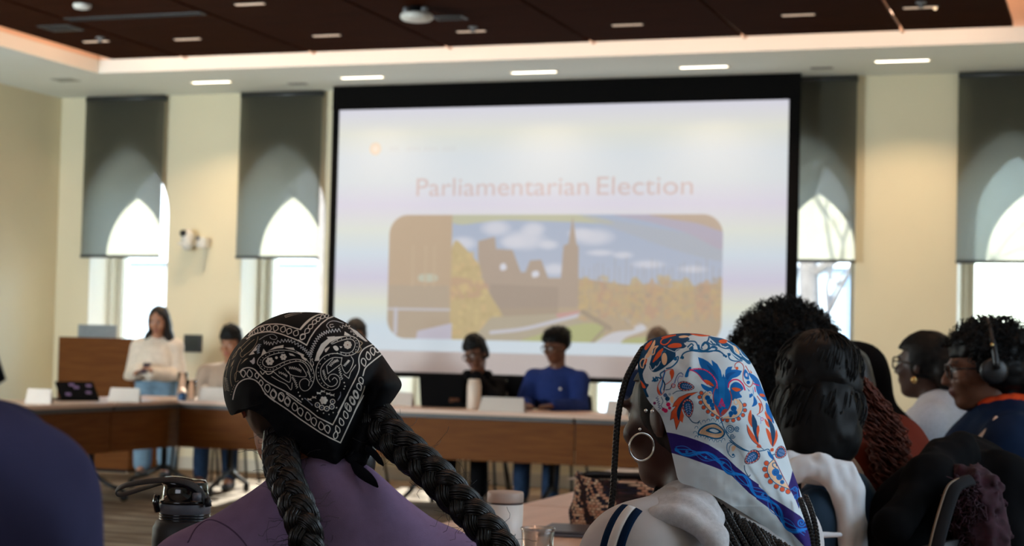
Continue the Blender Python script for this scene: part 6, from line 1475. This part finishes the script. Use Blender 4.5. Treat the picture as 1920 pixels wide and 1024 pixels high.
BP1 = [at(530, 812, d=2.36), at(527, 855, d=2.31), at(534, 895, d=2.265), at(551, 935, d=2.235), at(565, 970, d=2.215), at(573, 1005, d=2.205), at(579, 1040, d=2.20), at(586, 1085, d=2.19), at(592, 1150, d=2.18)]
braid('braid', BP1, .0140, .0118, .074, M_shinyhair, e, nh=30, seed=1)
BP2 = [at(700, 778, d=2.36), at(728, 812, d=2.33), at(768, 850, d=2.31), at(808, 884, d=2.295), at(848, 925, d=2.28), at(888, 966, d=2.27), at(926, 1010, d=2.26), at(952, 1055, d=2.25), at(970, 1130, d=2.24)]
braid('braid', BP2, .0145, .0122, .078, M_shinyhair, e, nh=30, seed=2)
wisps('flyaway_hairs', [p for p in catmull(BP2, 6)]+[p for p in catmull(BP1, 6)], 260, .06, M_shinyhair, e, r=.00028, seed=4)
wisps('nape_hairs', [at(x, y, d=2.33) for x, y in ((540, 858), (570, 872), (600, 885))], 60, .05, M_shinyhair, e, r=.0003, seed=5)

# --- floral scarf
D2_ = 2.74
e, HR, hc, P = near_person(1276, 786, D2_+.015, R_(-113), 'woman in a blue and orange floral headscarf with a silver hoop earring', ((58, 34, 27), (72, 36, 34)), None, F_dkjean, pitch=.10, h=.006, mk_chair='black chair of the woman in the floral scarf', hs=.95, wid=.170, off=(.0, 0), up=.03)
SW = e
# grey hooded sweatshirt; navy and white sleeve stripes are its own print
F_hood = fabric('grey_marl_hoodie', rgb(198, 196, 198), var=.12, ns=160, bump=.3)
M_hood = skin_mat('grey_marl_striped'); M_hood.node_tree.nodes['Principled BSDF'].inputs['Roughness'].default_value = .95; M_hood.node_tree.nodes['Principled BSDF'].inputs['Specular IOR Level'].default_value = .1
def hoodcol(V):
    C = np.tile(lin(np.array((196, 192, 192))/255), (len(V), 1)); R = np.array(Matrix.Rotation(e.rotation_euler[2], 3, 'Z')); Wd = V @ R.T+np.array(e.location)
    v = Wd-cC; dp = v @ cF; px = 960+FPX*(v @ rR)/dp; py = 512-FPX*(v @ rU)/dp
    # the stripes follow the raglan seam from the collar down the near sleeve
    shl = A3(*P['shr']); nbk = A3(*P['neck']); ax_ = (A3(*P['elr'])-shl); ax_ = ax_/np.linalg.norm(ax_); side = np.cross(ax_, A3(1, 0, 0)); side /= np.linalg.norm(side)
    q = (V-shl) @ side; near_ = V[:, 0] > shl[0]-.07
    return C
P3 = dict(P)
nb = P['neck']
def top_c(e, P, grow, h, amp):
    ch = (A3(*P['shl'])+A3(*P['shr']))/2-A3(0, 0, .12); pel = (A3(*P['hil'])+A3(*P['hir']))/2; g = grow
    pr = [ell(ch, (.16+g, .12+g, .18+g), k=.05), cap(ch, .14+g, pel, .13+g, .05)]
    for s in 'lr':
        sh, el, wr = A3(*P['sh'+s]), A3(*P['el'+s]), A3(*P['wr'+s]); pr += [cap((nb[0], nb[1]+.02, nb[2]-.03), .050+g, sh, .056+g, .05), cap(sh, .054+g, el, .046+g, .02), cap(el, .046+g, wr, .03+g, .01)]
    return surf('hoodie', pr, h, M_hood, e, k=.03, mod=folds(amp, seed=9), colors=hoodcol, it=3)
HO = top_c(e, P3, .03, .006, .005)
from mathutils.bvhtree import BVHTree
def ribbon(w0, w1, m, name):
    bm = bmesh.new(); bm.from_mesh(HO.data); bt = BVHTree.FromBMesh(bm); bm.free()
    sh = A3(*P['shr']); ax = A3(*P['elr'])-sh; ax /= np.linalg.norm(ax); nb_ = A3(*P['neck']); sd = np.cross(ax, A3(1, 0, 0)); sd /= np.linalg.norm(sd); ou = np.cross(sd, ax); ou = ou*np.sign(ou[0])
    V = []; rows = np.linspace(-.07, .22, 60); cols = np.linspace(w0, w1, 4)
    for r in rows:
        for c in cols:
            b0 = max(0, -r)/.07; p = sh+ax*max(r, 0)*1.0+sd*c; o = p+ou*.4 if r >= 0 else p+ou*.4*math.cos(b0*1.2)+A3(0, 0, .4*math.sin(b0*1.2)); dr = p-o
            h_ = bt.ray_cast(Vector(o), Vector(dr).normalized()); V.append(tuple((h_[0] if h_[0] is not None else Vector(p))+(Vector(o)-Vector(p)).normalized()*.0016))
    F = [(i*4+j, i*4+j+1, (i+1)*4+j+1, (i+1)*4+j) for i in range(59) for j in range(3)]
    ob = MB().add(V, F).obj(name, m, HO, True, False); md = ob.modifiers.new('s', 'SOLIDIFY'); md.thickness = .0012; return ob
F_nst = fabric('navy_stripe_tape', rgb(16, 38, 66)); F_wst = fabric('white_stripe_tape', rgb(224, 222, 220))
ribbon(-.030, -.017, F_nst, 'sleeve_stripe'); ribbon(-.016, .000, F_wst, 'sleeve_stripe'); ribbon(.001, .014, F_nst, 'sleeve_stripe')
inn = [(1222, 958, 2.66), (1240, 942, 2.66), (1260, 930, 2.66), (1285, 924, 2.64), (1305, 930, 2.62), (1325, 946, 2.60), (1343, 972, 2.58)]
out = [(1176, 1012, 2.57), (1204, 982, 2.56), (1236, 968, 2.55), (1270, 968, 2.54), (1300, 982, 2.53), (1330, 1008, 2.52), (1352, 1044, 2.51)]
pr = []
for i in range(7):
    mid = tuple((np.array(inn[i])+np.array(out[i]))/2+np.array([0, -1, -.012])); pr += [cap(LP(e, *inn[i]), .012, LP(e, *mid), .013, .016), cap(LP(e, *mid), .013, LP(e, *out[i]), .011, .016)]
    if i: pr += [cap(LP(e, *out[i-1]), .0135, LP(e, *out[i]), .0135, .008), cap(LP(e, *inn[i-1]), .012, LP(e, *inn[i]), .012, .016)]
surf('hood', pr, .005, F_hood, e, k=.018, mod=folds(.0022, 14, 3), it=3)
# hairline hair and scarf
surf('hair', [('e', *x[1:]) for x in xf([ell((0, .012, .030), (.078, .094, .084)), ell((0, .035, -.02), (.066, .055, .06))], HR, hc)], .0055, M_hair, e, k=.03, mod=lambda P_: .002*NZ(P_*A3(150, 150, 60)), cut=facecut(hc, HR, -.030, .2, .062))
OUT2 = [(1196, 691, .93), (1198, 668, .97), (1204, 650, 1), (1217, 638, 1), (1246, 629, 1), (1279, 625, 1), (1312, 626, 1), (1345, 632, 1), (1374, 643, 1), (1395, 662, 1), (1411, 685, 1), (1424, 712, 1), (1436, 745, 1), (1446, 774, 1), (1461, 807, 1), (1473, 840, .99), (1484, 877, .97), (1498, 915, .95), (1511, 956, .93), (1519, 998, .92), (1523, 1046, .92),
        (1500, 1036, .86), (1470, 1016, .72), (1428, 984, .56), (1385, 957, .44), (1343, 932, .38), (1300, 913, .40), (1280, 907, .45), (1271, 898, .48), (1266, 878, .54), (1260, 852, .60), (1252, 818, .66), (1240, 782, .66), (1228, 766, .68), (1214, 748, .74), (1203, 722, .84)]
def lift2(PX, PY):
    f = .008*np.exp(-(((PX-1455)-(PY-900)*.45)/12)**2)*np.clip((PY-820)/60, 0, 1)-.008*np.exp(-(((PX-1478)-(PY-900)*.42)/9)**2)*np.clip((PY-840)/60, 0, 1)
    f += .005*np.sin((PX+PY*.2)/9)*np.exp(-((PX-1300)/16)**2-((PY-672)/30)**2)+.005*np.sin((PX*.8+PY*.6)/10)*np.exp(-((PX-1236)/26)**2-((PY-745)/34)**2)
    f += .030*np.clip((PY-840)/110, 0, 1)**1.3*np.clip((1530-PX)/170, .25, 1)
    f += .006*np.sin((PX*.55-PY)/26+1)*np.clip((PY-800)/80, 0, 1)*.7; return f
drape('headscarf', OUT2, (1352, 792), b2, D2_, .132, M_print, e, seed=8, far=((1200, 660), (1446, 774)), lift=lift2, wob=.003, back=(196, 202, 208))
# ear jewellery
hcw = at(1203, 838, d=2.62); ring_ = [hcw+rR*math.cos(a)*.0190+rU*math.sin(a)*.0205+cF*math.cos(a)*.008 for a in np.linspace(0, 2*PI, 41)]
MB().tube(ring_, .0016, 8, caps=False).obj('hoop_earring', M_silver, e, True, True)
for px, py in ((1211, 770), (1223, 771)): MB().ball(tuple(at(px, py, d=2.62)), .0028, 10).obj('ear_stud', M_silver, e, True, True)
MB().ball(tuple(at(1200, 805, d=2.62)), .0025, 10).obj('ear_stud', M_silver, e, True, True)
# box braids
M_bb = mat('box_braid_hair', rgb(12, 9, 9), .42, var=.4, nscale=80, spec=.5)
rd = random.Random(12)
def thin(P, r, name='box_braid', seed=0): braid(name, P, r*.55, r*.62, r*3.4, M_bb, e, nh=0, seg=r*.40, taper=.1, seed=seed)
thin([at(1207, 652, d=2.72), at(1190, 680, d=2.70), at(1172, 718, d=2.69), at(1159, 780, d=2.68), at(1153, 860, d=2.67), at(1149, 925, d=2.66), at(1141, 980, d=2.65), at(1131, 1024, d=2.64), at(1122, 1080, d=2.63)], .0052, 'front_braid')
thin([at(1241, 884, d=2.78), at(1237, 905, d=2.77), at(1229, 925, d=2.75), at(1216, 950, d=2.73), at(1200, 985, d=2.71)], .0050, 'front_braid')
n = 0
for lay in range(2):
    for k in range(18):
        x0 = 1312+k*9.8+lay*5+rd.uniform(-2, 2); y0 = 926+max(0, (x0-1300))*.62; d0 = 2.600+lay*.018+rd.uniform(-.006, .006)-k*.002
        sl = .50+.20*rd.random()
        pts = [at(x0-8, y0-14, d=d0+.012)]+[at(x0+u*sl*100, y0+u*100+4*math.sin(u*3+k), d=d0-.050*u) for u in (.0, .35, .7, 1.1, 1.5)]
        thin(pts, .0046+.0006*rd.random(), 'box_braid', k); n += 1
thin([at(1510, 930, d=2.62), at(1522, 960, d=2.60), at(1531, 1000, d=2.59), at(1535, 1050, d=2.58)], .0046); thin([at(1500, 935, d=2.64), at(1514, 975, d=2.62), at(1524, 1010, d=2.61), at(1530, 1060, d=2.6)], .0046)

# --- shoulder and back of the nearest person, cut by the left edge of the frame
F_dusk = fabric('dusky_blue_sweatshirt', rgb(62, 62, 94), var=.35, ns=7, bump=.1)  # coarse light and dark mottling painted in for the shading of soft folds
c = at(-330, 540, d=1.34)
P = sit(float(c[2]), 0, 'table', seat=.60, wid=.20); P['head'] = (0, -.05, float(c[2])); 
e, HR, hc = person((float(c[0]), float(c[1]), 0), R_(-150), 'nearest person in a dusky purple-blue sweatshirt, cut by the left edge', P, *SK['brown'], h=.012)
sA_, sB_ = LP(e, 20, 800, 1.30), LP(e, 108, 905, 1.27)
P['shl'] = tuple(LP(e, -62, 958, 1.32)); P['ell'] = tuple(LP(e, -55, 1420, 1.28)); P['shr'] = tuple(A3(*P['shr'])-A3(0,0,.05)); P['neck'] = tuple(A3(*P['neck'])-A3(.03, 0, .06))
top(e, P, F_dusk, .03, name='sweatshirt', h=.007, amp=.016, seed=12, bulk=.02, it=3, collar=.0)
surf('sleeve_folds', [cap(LP(e, -160, 790, 1.30), .040, LP(e, 10, 880, 1.28), .034, .03), cap(LP(e, 10, 880, 1.28), .034, LP(e, 82, 930, 1.28), .034, .03), cap(LP(e, 82, 930, 1.28), .034, LP(e, 96, 1120, 1.26), .036, .03), cap(LP(e, -60, 900, 1.24), .03, LP(e, 70, 1000, 1.24), .028, .03)], .007, F_dusk, e, k=.05, mod=folds(.008, 14, 2), it=3)
surf('hair', xf([ell((0, .02, .03), (.09, .11, .10)), ell((0, .06, -.06), (.09, .06, .10))], HR, hc), .01, M_hair, e, k=.03, mod=lambda P_: .006*NZ(P_*40), cut=facecut(hc, HR))
hl = MB()
for k in range(10): hl.tube([at(-44+k*3, 640, d=1.30), at(-28+k*2.6, 680, d=1.29), at(-6+k*1.4, 722-k, d=1.285)], .0022, 5)
hl.obj('hair_ends', M_hair, e, True, True)
chair(e.location.x, e.location.y, R_(-150), 'black chair of the nearest person at the left edge')
# ------------------------------------------------------------------ things on the near tables
# black sports bottle with a carry strap
bc_ = at(340, 1180, d=3.0); bx, by = float(bc_[0]), float(bc_[1]); t = empty('water_bottle', (bx, by, TZ), 'black sports bottle with grey band and looped carry strap, lower left', 'bottle')
zof = lambda py: float(at(340, py, d=3.0)[2])-TZ
C0 = (bx, by, TZ); k_ = 3.0/FPX
M_matte = mat('matte_black_bottle', rgb(20, 20, 24), .55); M_gloss = mat('glossy_black_lid', rgb(12, 13, 17), .12, spec=.7); M_gband = mat('grey_band', rgb(84, 86, 94), .5)
R1 = 60*k_
MB().lathe([(R1*.86, 0), (R1*.98, .006), (R1, .02), (R1*1.0, zof(1012)), (R1*.99, zof(990)), (R1*.93, zof(984)), (R1*.90, zof(978)), (R1*.80, zof(974))], C0, 40).obj('body', M_matte, t, True)
m = MB()
for i in range(3): m.lathe([(R1*.76, zof(976-i*5)), (R1*.80, zof(975-i*5)), (R1*.80, zof(972.5-i*5)), (R1*.76, zof(971.5-i*5))], C0, 40)
m.obj('thread_ring', M_gloss, t, True)
MB().lathe([(R1*.76, zof(976)), (R1*.77, zof(963)), (R1*.79, zof(962)), (R1*.80, zof(946)), (R1*.78, zof(943))], C0, 40).obj('grey_band', M_gband, t, True)
MB().lathe([(R1*.80, zof(944)), (R1*.81, zof(941)), (R1*.80, zof(938)), (R1*.74, zof(937)), (R1*.71, zof(920)), (R1*.68, zof(906)), (R1*.60, zof(901)), (R1*.3, zof(899)), (.0005, zof(899))], C0, 40).obj('lid', M_gloss, t, True)
q = lambda px, py, dd: at(px, py, d=3.0+dd)
surf('lid_cap', [ell(wl(t, q(336, 905, 0)), (.034, .032, .010), rotm(0, .10, 0)), ell(wl(t, q(362, 915, -.005)), (.018, .022, .010), rotm(0, .5, 0))], .0025, M_gloss, t, k=.006, it=2)
MB().tube([q(362, 932, -.045), q(376, 932, -.040)], .007, 12).obj('hinge', M_gband, t, True)
MB().tube([q(295, 960, -.01), q(292, 944, -.012), q(295, 928, -.01)], .0055, 8).obj('clasp', M_gloss, t, True)
S1 = [q(386, 944, -.02), q(376, 922, -.03), q(352, 906, -.035), q(318, 900, -.03), q(275, 903, -.02), q(236, 910, -.01), q(219, 919, .0), q(222, 928, .005), q(240, 925, .01), q(275, 914, .01), q(310, 904, .0), q(350, 903, -.0), q(380, 920, 0), q(390, 940, 0)]
MB().tube(catmull(S1, 10), .0062, 10, squash=.30, up=(0, 0, 1)).obj('strap', mat('strap_webbing', rgb(18, 18, 22), .5, bump=.5, bscale=900), t, True)
MB().tube([q(388, 934, -.02), q(391, 950, -.02)], .006, 8).obj('strap_knot', M_matte, t, True)
# white tumbler
tc_ = at(946, 1100, Z=TZ); dT = 3.6; c = at(946, 1000, d=dT); C0 = (float(c[0]), float(c[1]), TZ); kT = dT/FPX; zt = lambda py: float(at(946, py, d=dT)[2])-TZ
t = empty('tumbler', C0, 'white insulated tumbler with beige lid on the near table', 'tumbler'); R1 = 34*kT
MB().lathe([(R1*.80, 0), (R1*.86, .004), (R1*.97, zt(1000)), (R1, zt(945))], C0, 40).obj('body', mat('white_enamel', rgb(226, 220, 214), .4, var=.01), t, True)
MB().lathe([(R1*.97, zt(945)), (R1*1.0, zt(943.5)), (R1*.97, zt(941))], C0, 40).obj('seal', mat('brown_seal', rgb(60, 40, 34), .5), t, True)
MB().lathe([(R1*.99, zt(941.5)), (R1*1.01, zt(940)), (R1*1.01, zt(925)), (R1*.97, zt(922)), (R1*.7, zt(921)), (.0005, zt(921.5))], C0, 40).obj('lid', mat('beige_lid', rgb(176, 158, 146), .5, var=.01), t, True)
# clear plastic cup
dC = 3.42; c = at(1008, 1010, d=dC); C0 = (float(c[0]), float(c[1]), TZ); kC = dC/FPX; zc = float(at(1008, 990, d=dC)[2])-TZ
t = empty('plastic_cup', C0, 'clear plastic cup in front of the white tumbler', 'cup')
M_cup = bpy.data.materials.new('thin_clear_plastic'); M_cup.use_nodes = True; _N = M_cup.node_tree.nodes; _L = M_cup.node_tree.links; _N.clear(); _o = _N.new('ShaderNodeOutputMaterial'); _t = _N.new('ShaderNodeBsdfTransparent'); _g = _N.new('ShaderNodeBsdfGlossy'); _x = _N.new('ShaderNodeMixShader'); _f = _N.new('ShaderNodeLayerWeight'); _f.inputs[0].default_value = .35
_t.inputs[0].default_value = (.93, .93, .93, 1); _g.inputs['Roughness'].default_value = .12; _L.new(_f.outputs['Facing'], _x.inputs[0]); _L.new(_t.outputs[0], _x.inputs[1]); _L.new(_g.outputs[0], _x.inputs[2]); _L.new(_x.outputs[0], _o.inputs[0])
R1 = 33*kC
MB().lathe([(R1*.66, .004), (R1*.68, 0), (R1*.94, zc-.004), (R1*.92, zc-.004), (R1*.65, .008), (.001, .008)], C0, 40).obj('wall', M_cup, t, True)
MB().lathe([(R1*.94, zc-.005), (R1*1.0, zc-.003), (R1*1.0, zc), (R1*.94, zc+.001), (R1*.92, zc-.003)], C0, 40).obj('rim', M_cup, t, True)
# woven handbag: chevron knit of cream and dark yarn
hb = at(1176, 985, Z=TZ); t = empty('handbag', (hb[0], hb[1], TZ), 'woven black, cream and brown handbag on the right table', 'handbag')
dB = float((np.array(hb)-cC) @ cF)
def bagmat():
    m = bpy.data.materials.new('woven_yarn'); m.use_nodes = True; b = m.node_tree.nodes['Principled BSDF']; a = m.node_tree.nodes.new('ShaderNodeAttribute'); a.attribute_name = 'Col'; m.node_tree.links.new(a.outputs['Color'], b.inputs['Base Color']); b.inputs['Roughness'].default_value = .9; return m
W_, H__ = .160, float(at(1165, 893, d=dB)[2])-TZ
nu, nv = 420, 150; u = np.linspace(0, 2*PI, nu, endpoint=False); v = np.linspace(0, 1, nv); Ug, Vg = np.meshgrid(u, v)
sq = lambda c_, p: np.sign(c_)*np.abs(c_)**p
prof = (1-.34*Vg**1.6)*np.where(Vg < .12, (.80+.2*np.sqrt(np.clip(1-((.12-Vg)/.12)**2, 0, 1))), 1)
wave = .006*NZ(np.stack([Ug*3, Vg*4, Ug*0], -1))
st_ = (np.cos(Ug*70)*.5+.5)*(np.abs(np.sin(Vg*PI*17)))*.0022
bx_ = (W_+wave+st_)*sq(np.cos(Ug), .55); by_ = ((.075*prof)+wave+st_)*sq(np.sin(Ug), .75); bz_ = Vg*H__+.010*np.cos(Ug*2)*Vg
bxs = bx_*(1-.10*Vg)
row = np.floor(Vg*17+.15*np.sin(Ug*9)); col = np.floor((Ug*35/PI)+((np.floor(row/1)%2)*.5))
hsh = np.abs(np.sin(row*12.9898+col*78.233)*43758.5453) % 1; band = (np.abs(((Ug*1.9+Vg*1.2) % 1.5)-.75)*2.6+hsh*.8)
pal = np.array([(214, 178, 148), (200, 150, 122), (42, 26, 26), (30, 26, 44), (78, 42, 40), (224, 200, 170)])/255.
idx = np.where(band < .62, 2, np.where(band < .85, 4, np.where(hsh > .72, 3, np.where(hsh > .45, 1, np.where(hsh > .2, 0, 5)))))
Cb = lin(pal[idx]); gap = (np.abs(((Ug*35/PI+(row % 2)*.5) % 1)-.5) > .36) | (np.abs((Vg*17+.15*np.sin(Ug*9)) % 1-.5) > .40); Cb[gap] = lin(np.array((24, 16, 18))/255.)
V = np.stack([bxs, by_, bz_], -1).reshape(-1, 3); I = np.arange(nu*nv).reshape(nv, nu); J = np.roll(I, -1, 1); Q = np.stack([I[:-1], J[:-1], J[1:], I[1:]], -1).reshape(-1, 4)
t.rotation_euler = (0, 0, .22)
link('woven_body', npmesh('woven_body', V, Q, Cb.reshape(-1, 3)), bagmat(), t, True, False)
M_lea = mat('black_leather', rgb(18, 16, 18), .35)
MB().box((-W_*.93, -.012, H__-.008), (W_*.93, .012, H__+.004), bev=.004).obj('zip_strip', M_lea, t, world=False)
MB().box((-W_*.86, -.05, .002), (W_*.86, .05, .010), bev=.004).obj('base', M_lea, t, world=False)
MB().tube(catmull([(-.14, -.02, H__-.01), (-.10, -.035, H__+.006), (0, -.04, H__+.006), (.10, -.03, H__+.007), (.15, -.015, H__-.01)], 8), .007, 8, squash=.5).obj('handle', M_lea, t, True, False)
# grey laptop under the bag's front
a = at(1112, 1003, Z=TZ); t = empty('laptop', (a[0], a[1], TZ), 'closed grey laptop lying in front of the woven handbag', 'laptop', None, .12)
MB().box((-.13, -.10, .0), (.19, .10, .010), bev=.004).obj('base', M_lapg, t, world=False); MB().box((-.13, -.10, .0105), (.19, .10, .016), bev=.003).obj('lid', M_lapg, t, world=False)
# pale papers beyond the bag
a = at(1165, 893, Z=TZ); t = empty('paper_sheets', (a[0], a[1], TZ), 'pale papers lying on the table beyond the woven handbag', 'papers'); 
m = MB()
for i in range(5): m.box((-.13+i*.006, -.30+i*.004, .001+i*.0012), (.16+i*.006, .32+i*.004, .0018+i*.0012))
m.obj('sheets', M_paper, t, world=False)
# chair with coats at the lower right
F_coat = fabric('black_coat', rgb(10, 10, 12), var=.15, rough=.9); F_maroon = mat('maroon_fluff', rgb(42, 9, 24), .95, var=.5, nscale=60)
lc = at(1785, 940, d=3.55)
ch_ = chair(float(lc[0])+.28, float(lc[1])-.22, R_(-112), 'grey shell chair at the lower right, hung with dark coats', None, m=M_gshell)
ch_['group'] = ''
del ch_['group']
t = empty('coat', (float(lc[0]), float(lc[1]), .9), 'bulky black coat draped over the grey chair at the lower right', 'coat')
K = lambda px, py, d: wl(t, at(px, py, d=d))
surf('coat_body', [cap(K(1690, 1060, 3.55), .10, K(1720, 960, 3.62), .085, .05), cap(K(1720, 960, 3.62), .085, K(1778, 885, 3.75), .065, .05), cap(K(1778, 895, 3.75), .060, K(1835, 880, 3.85), .05, .05), cap(K(1835, 880, 3.85), .05, K(1905, 915, 3.80), .06, .05), cap(K(1700, 1080, 3.60), .10, K(1730, 1010, 3.62), .07, .05), cap(K(1800, 890, 3.80), .045, K(1822, 835, 3.9), .025, .04),
                   cap(K(1880, 900, 3.75), .045, K(1940, 930, 3.70), .05, .05), cap(K(1870, 900, 3.72), .05, K(1888, 1060, 3.62), .045, .05)], .009, F_coat, t, k=.05, mod=folds(.014, 13, 3, (1, 1, .6)), it=3)
surf('sleeve', [cap(K(1800, 850, 3.7), .045, K(1740, 900, 3.55), .045, .04), cap(K(1740, 900, 3.55), .045, K(1672, 985, 3.45), .04, .04)], .008, F_coat, t, k=.04, mod=folds(.010, 18, 5), it=2)
t = empty('fluffy_scarf', (float(lc[0]), float(lc[1]), .9), 'fluffy maroon scarf hanging under the black coat on the grey chair', 'scarf')
K = lambda px, py, d: wl(t, at(px, py, d=d))
surf('knit', [cap(K(1800, 900, 3.56), .035, K(1835, 925, 3.52), .042, .03), cap(K(1835, 925, 3.52), .042, K(1842, 1000, 3.50), .050, .03), cap(K(1842, 1000, 3.50), .050, K(1850, 1090, 3.48), .055, .03)], .006, F_maroon, t, k=.03, mod=lambda P_: .010*NZ(P_*60)+.006*NZ(P_*140))
mm = MB(); rd = np.random.RandomState(6)
for k in range(500):
    s_ = rd.rand(); px = 1806+s_*40+rd.normal()*10*(1+s_); py = 895+s_*150; c = at(px, py, d=3.455+rd.rand()*.02); pts = []
    for i in range(6): pts.append(c+rd.normal(size=3)*.006+np.array([0, 0, -.004*i]))
    mm.tube(catmull(pts, 3), .0014, 3, caps=False)
mm.obj('fluff', F_maroon, t, True, True)
t = empty('folding_chair', (float(lc[0]), float(lc[1]), .8), 'grey curved chair-back edge with pale rim showing between the coats', 'chair')
bk = MB(); Pq = [at(1748, 1060, d=3.40), at(1762, 1000, d=3.40), at(1778, 945, d=3.41), at(1790, 915, d=3.42), at(1806, 904, d=3.43), at(1822, 900, d=3.44)]
bk.tube(catmull(Pq, 8), .014, 10, squash=.45); bk.obj('shell_edge', mat('dark_grey_shell', rgb(30, 31, 34), .8, spec=.15), t, True)
bk = MB(); Pq = [p+np.array([-.012, -.006, .004]) for p in Pq]; bk.tube(catmull(Pq, 8), .0025, 8); bk.obj('rim', mat('worn_pale_rim', rgb(120, 102, 84), .6), t, True)
# white garment at the right edge
t = empty('white_jacket', tuple(at(1925, 1000, d=3.9)), 'pale grey and white jacket hanging at the lower right edge', 'jacket')
K = lambda px, py, d: wl(t, at(px, py, d=d))
surf('fabric', [cap(K(1915, 905, 3.95), .035, K(1900, 990, 3.92), .03, .03), cap(K(1900, 990, 3.92), .03, K(1925, 1080, 3.9), .04, .03), cap(K(1915, 905, 3.95), .035, K(1965, 900, 3.95), .04, .03)], .008, fabric('pale_grey_cloth', rgb(150, 150, 160)), t, k=.03, mod=folds(.008, 20, 4))
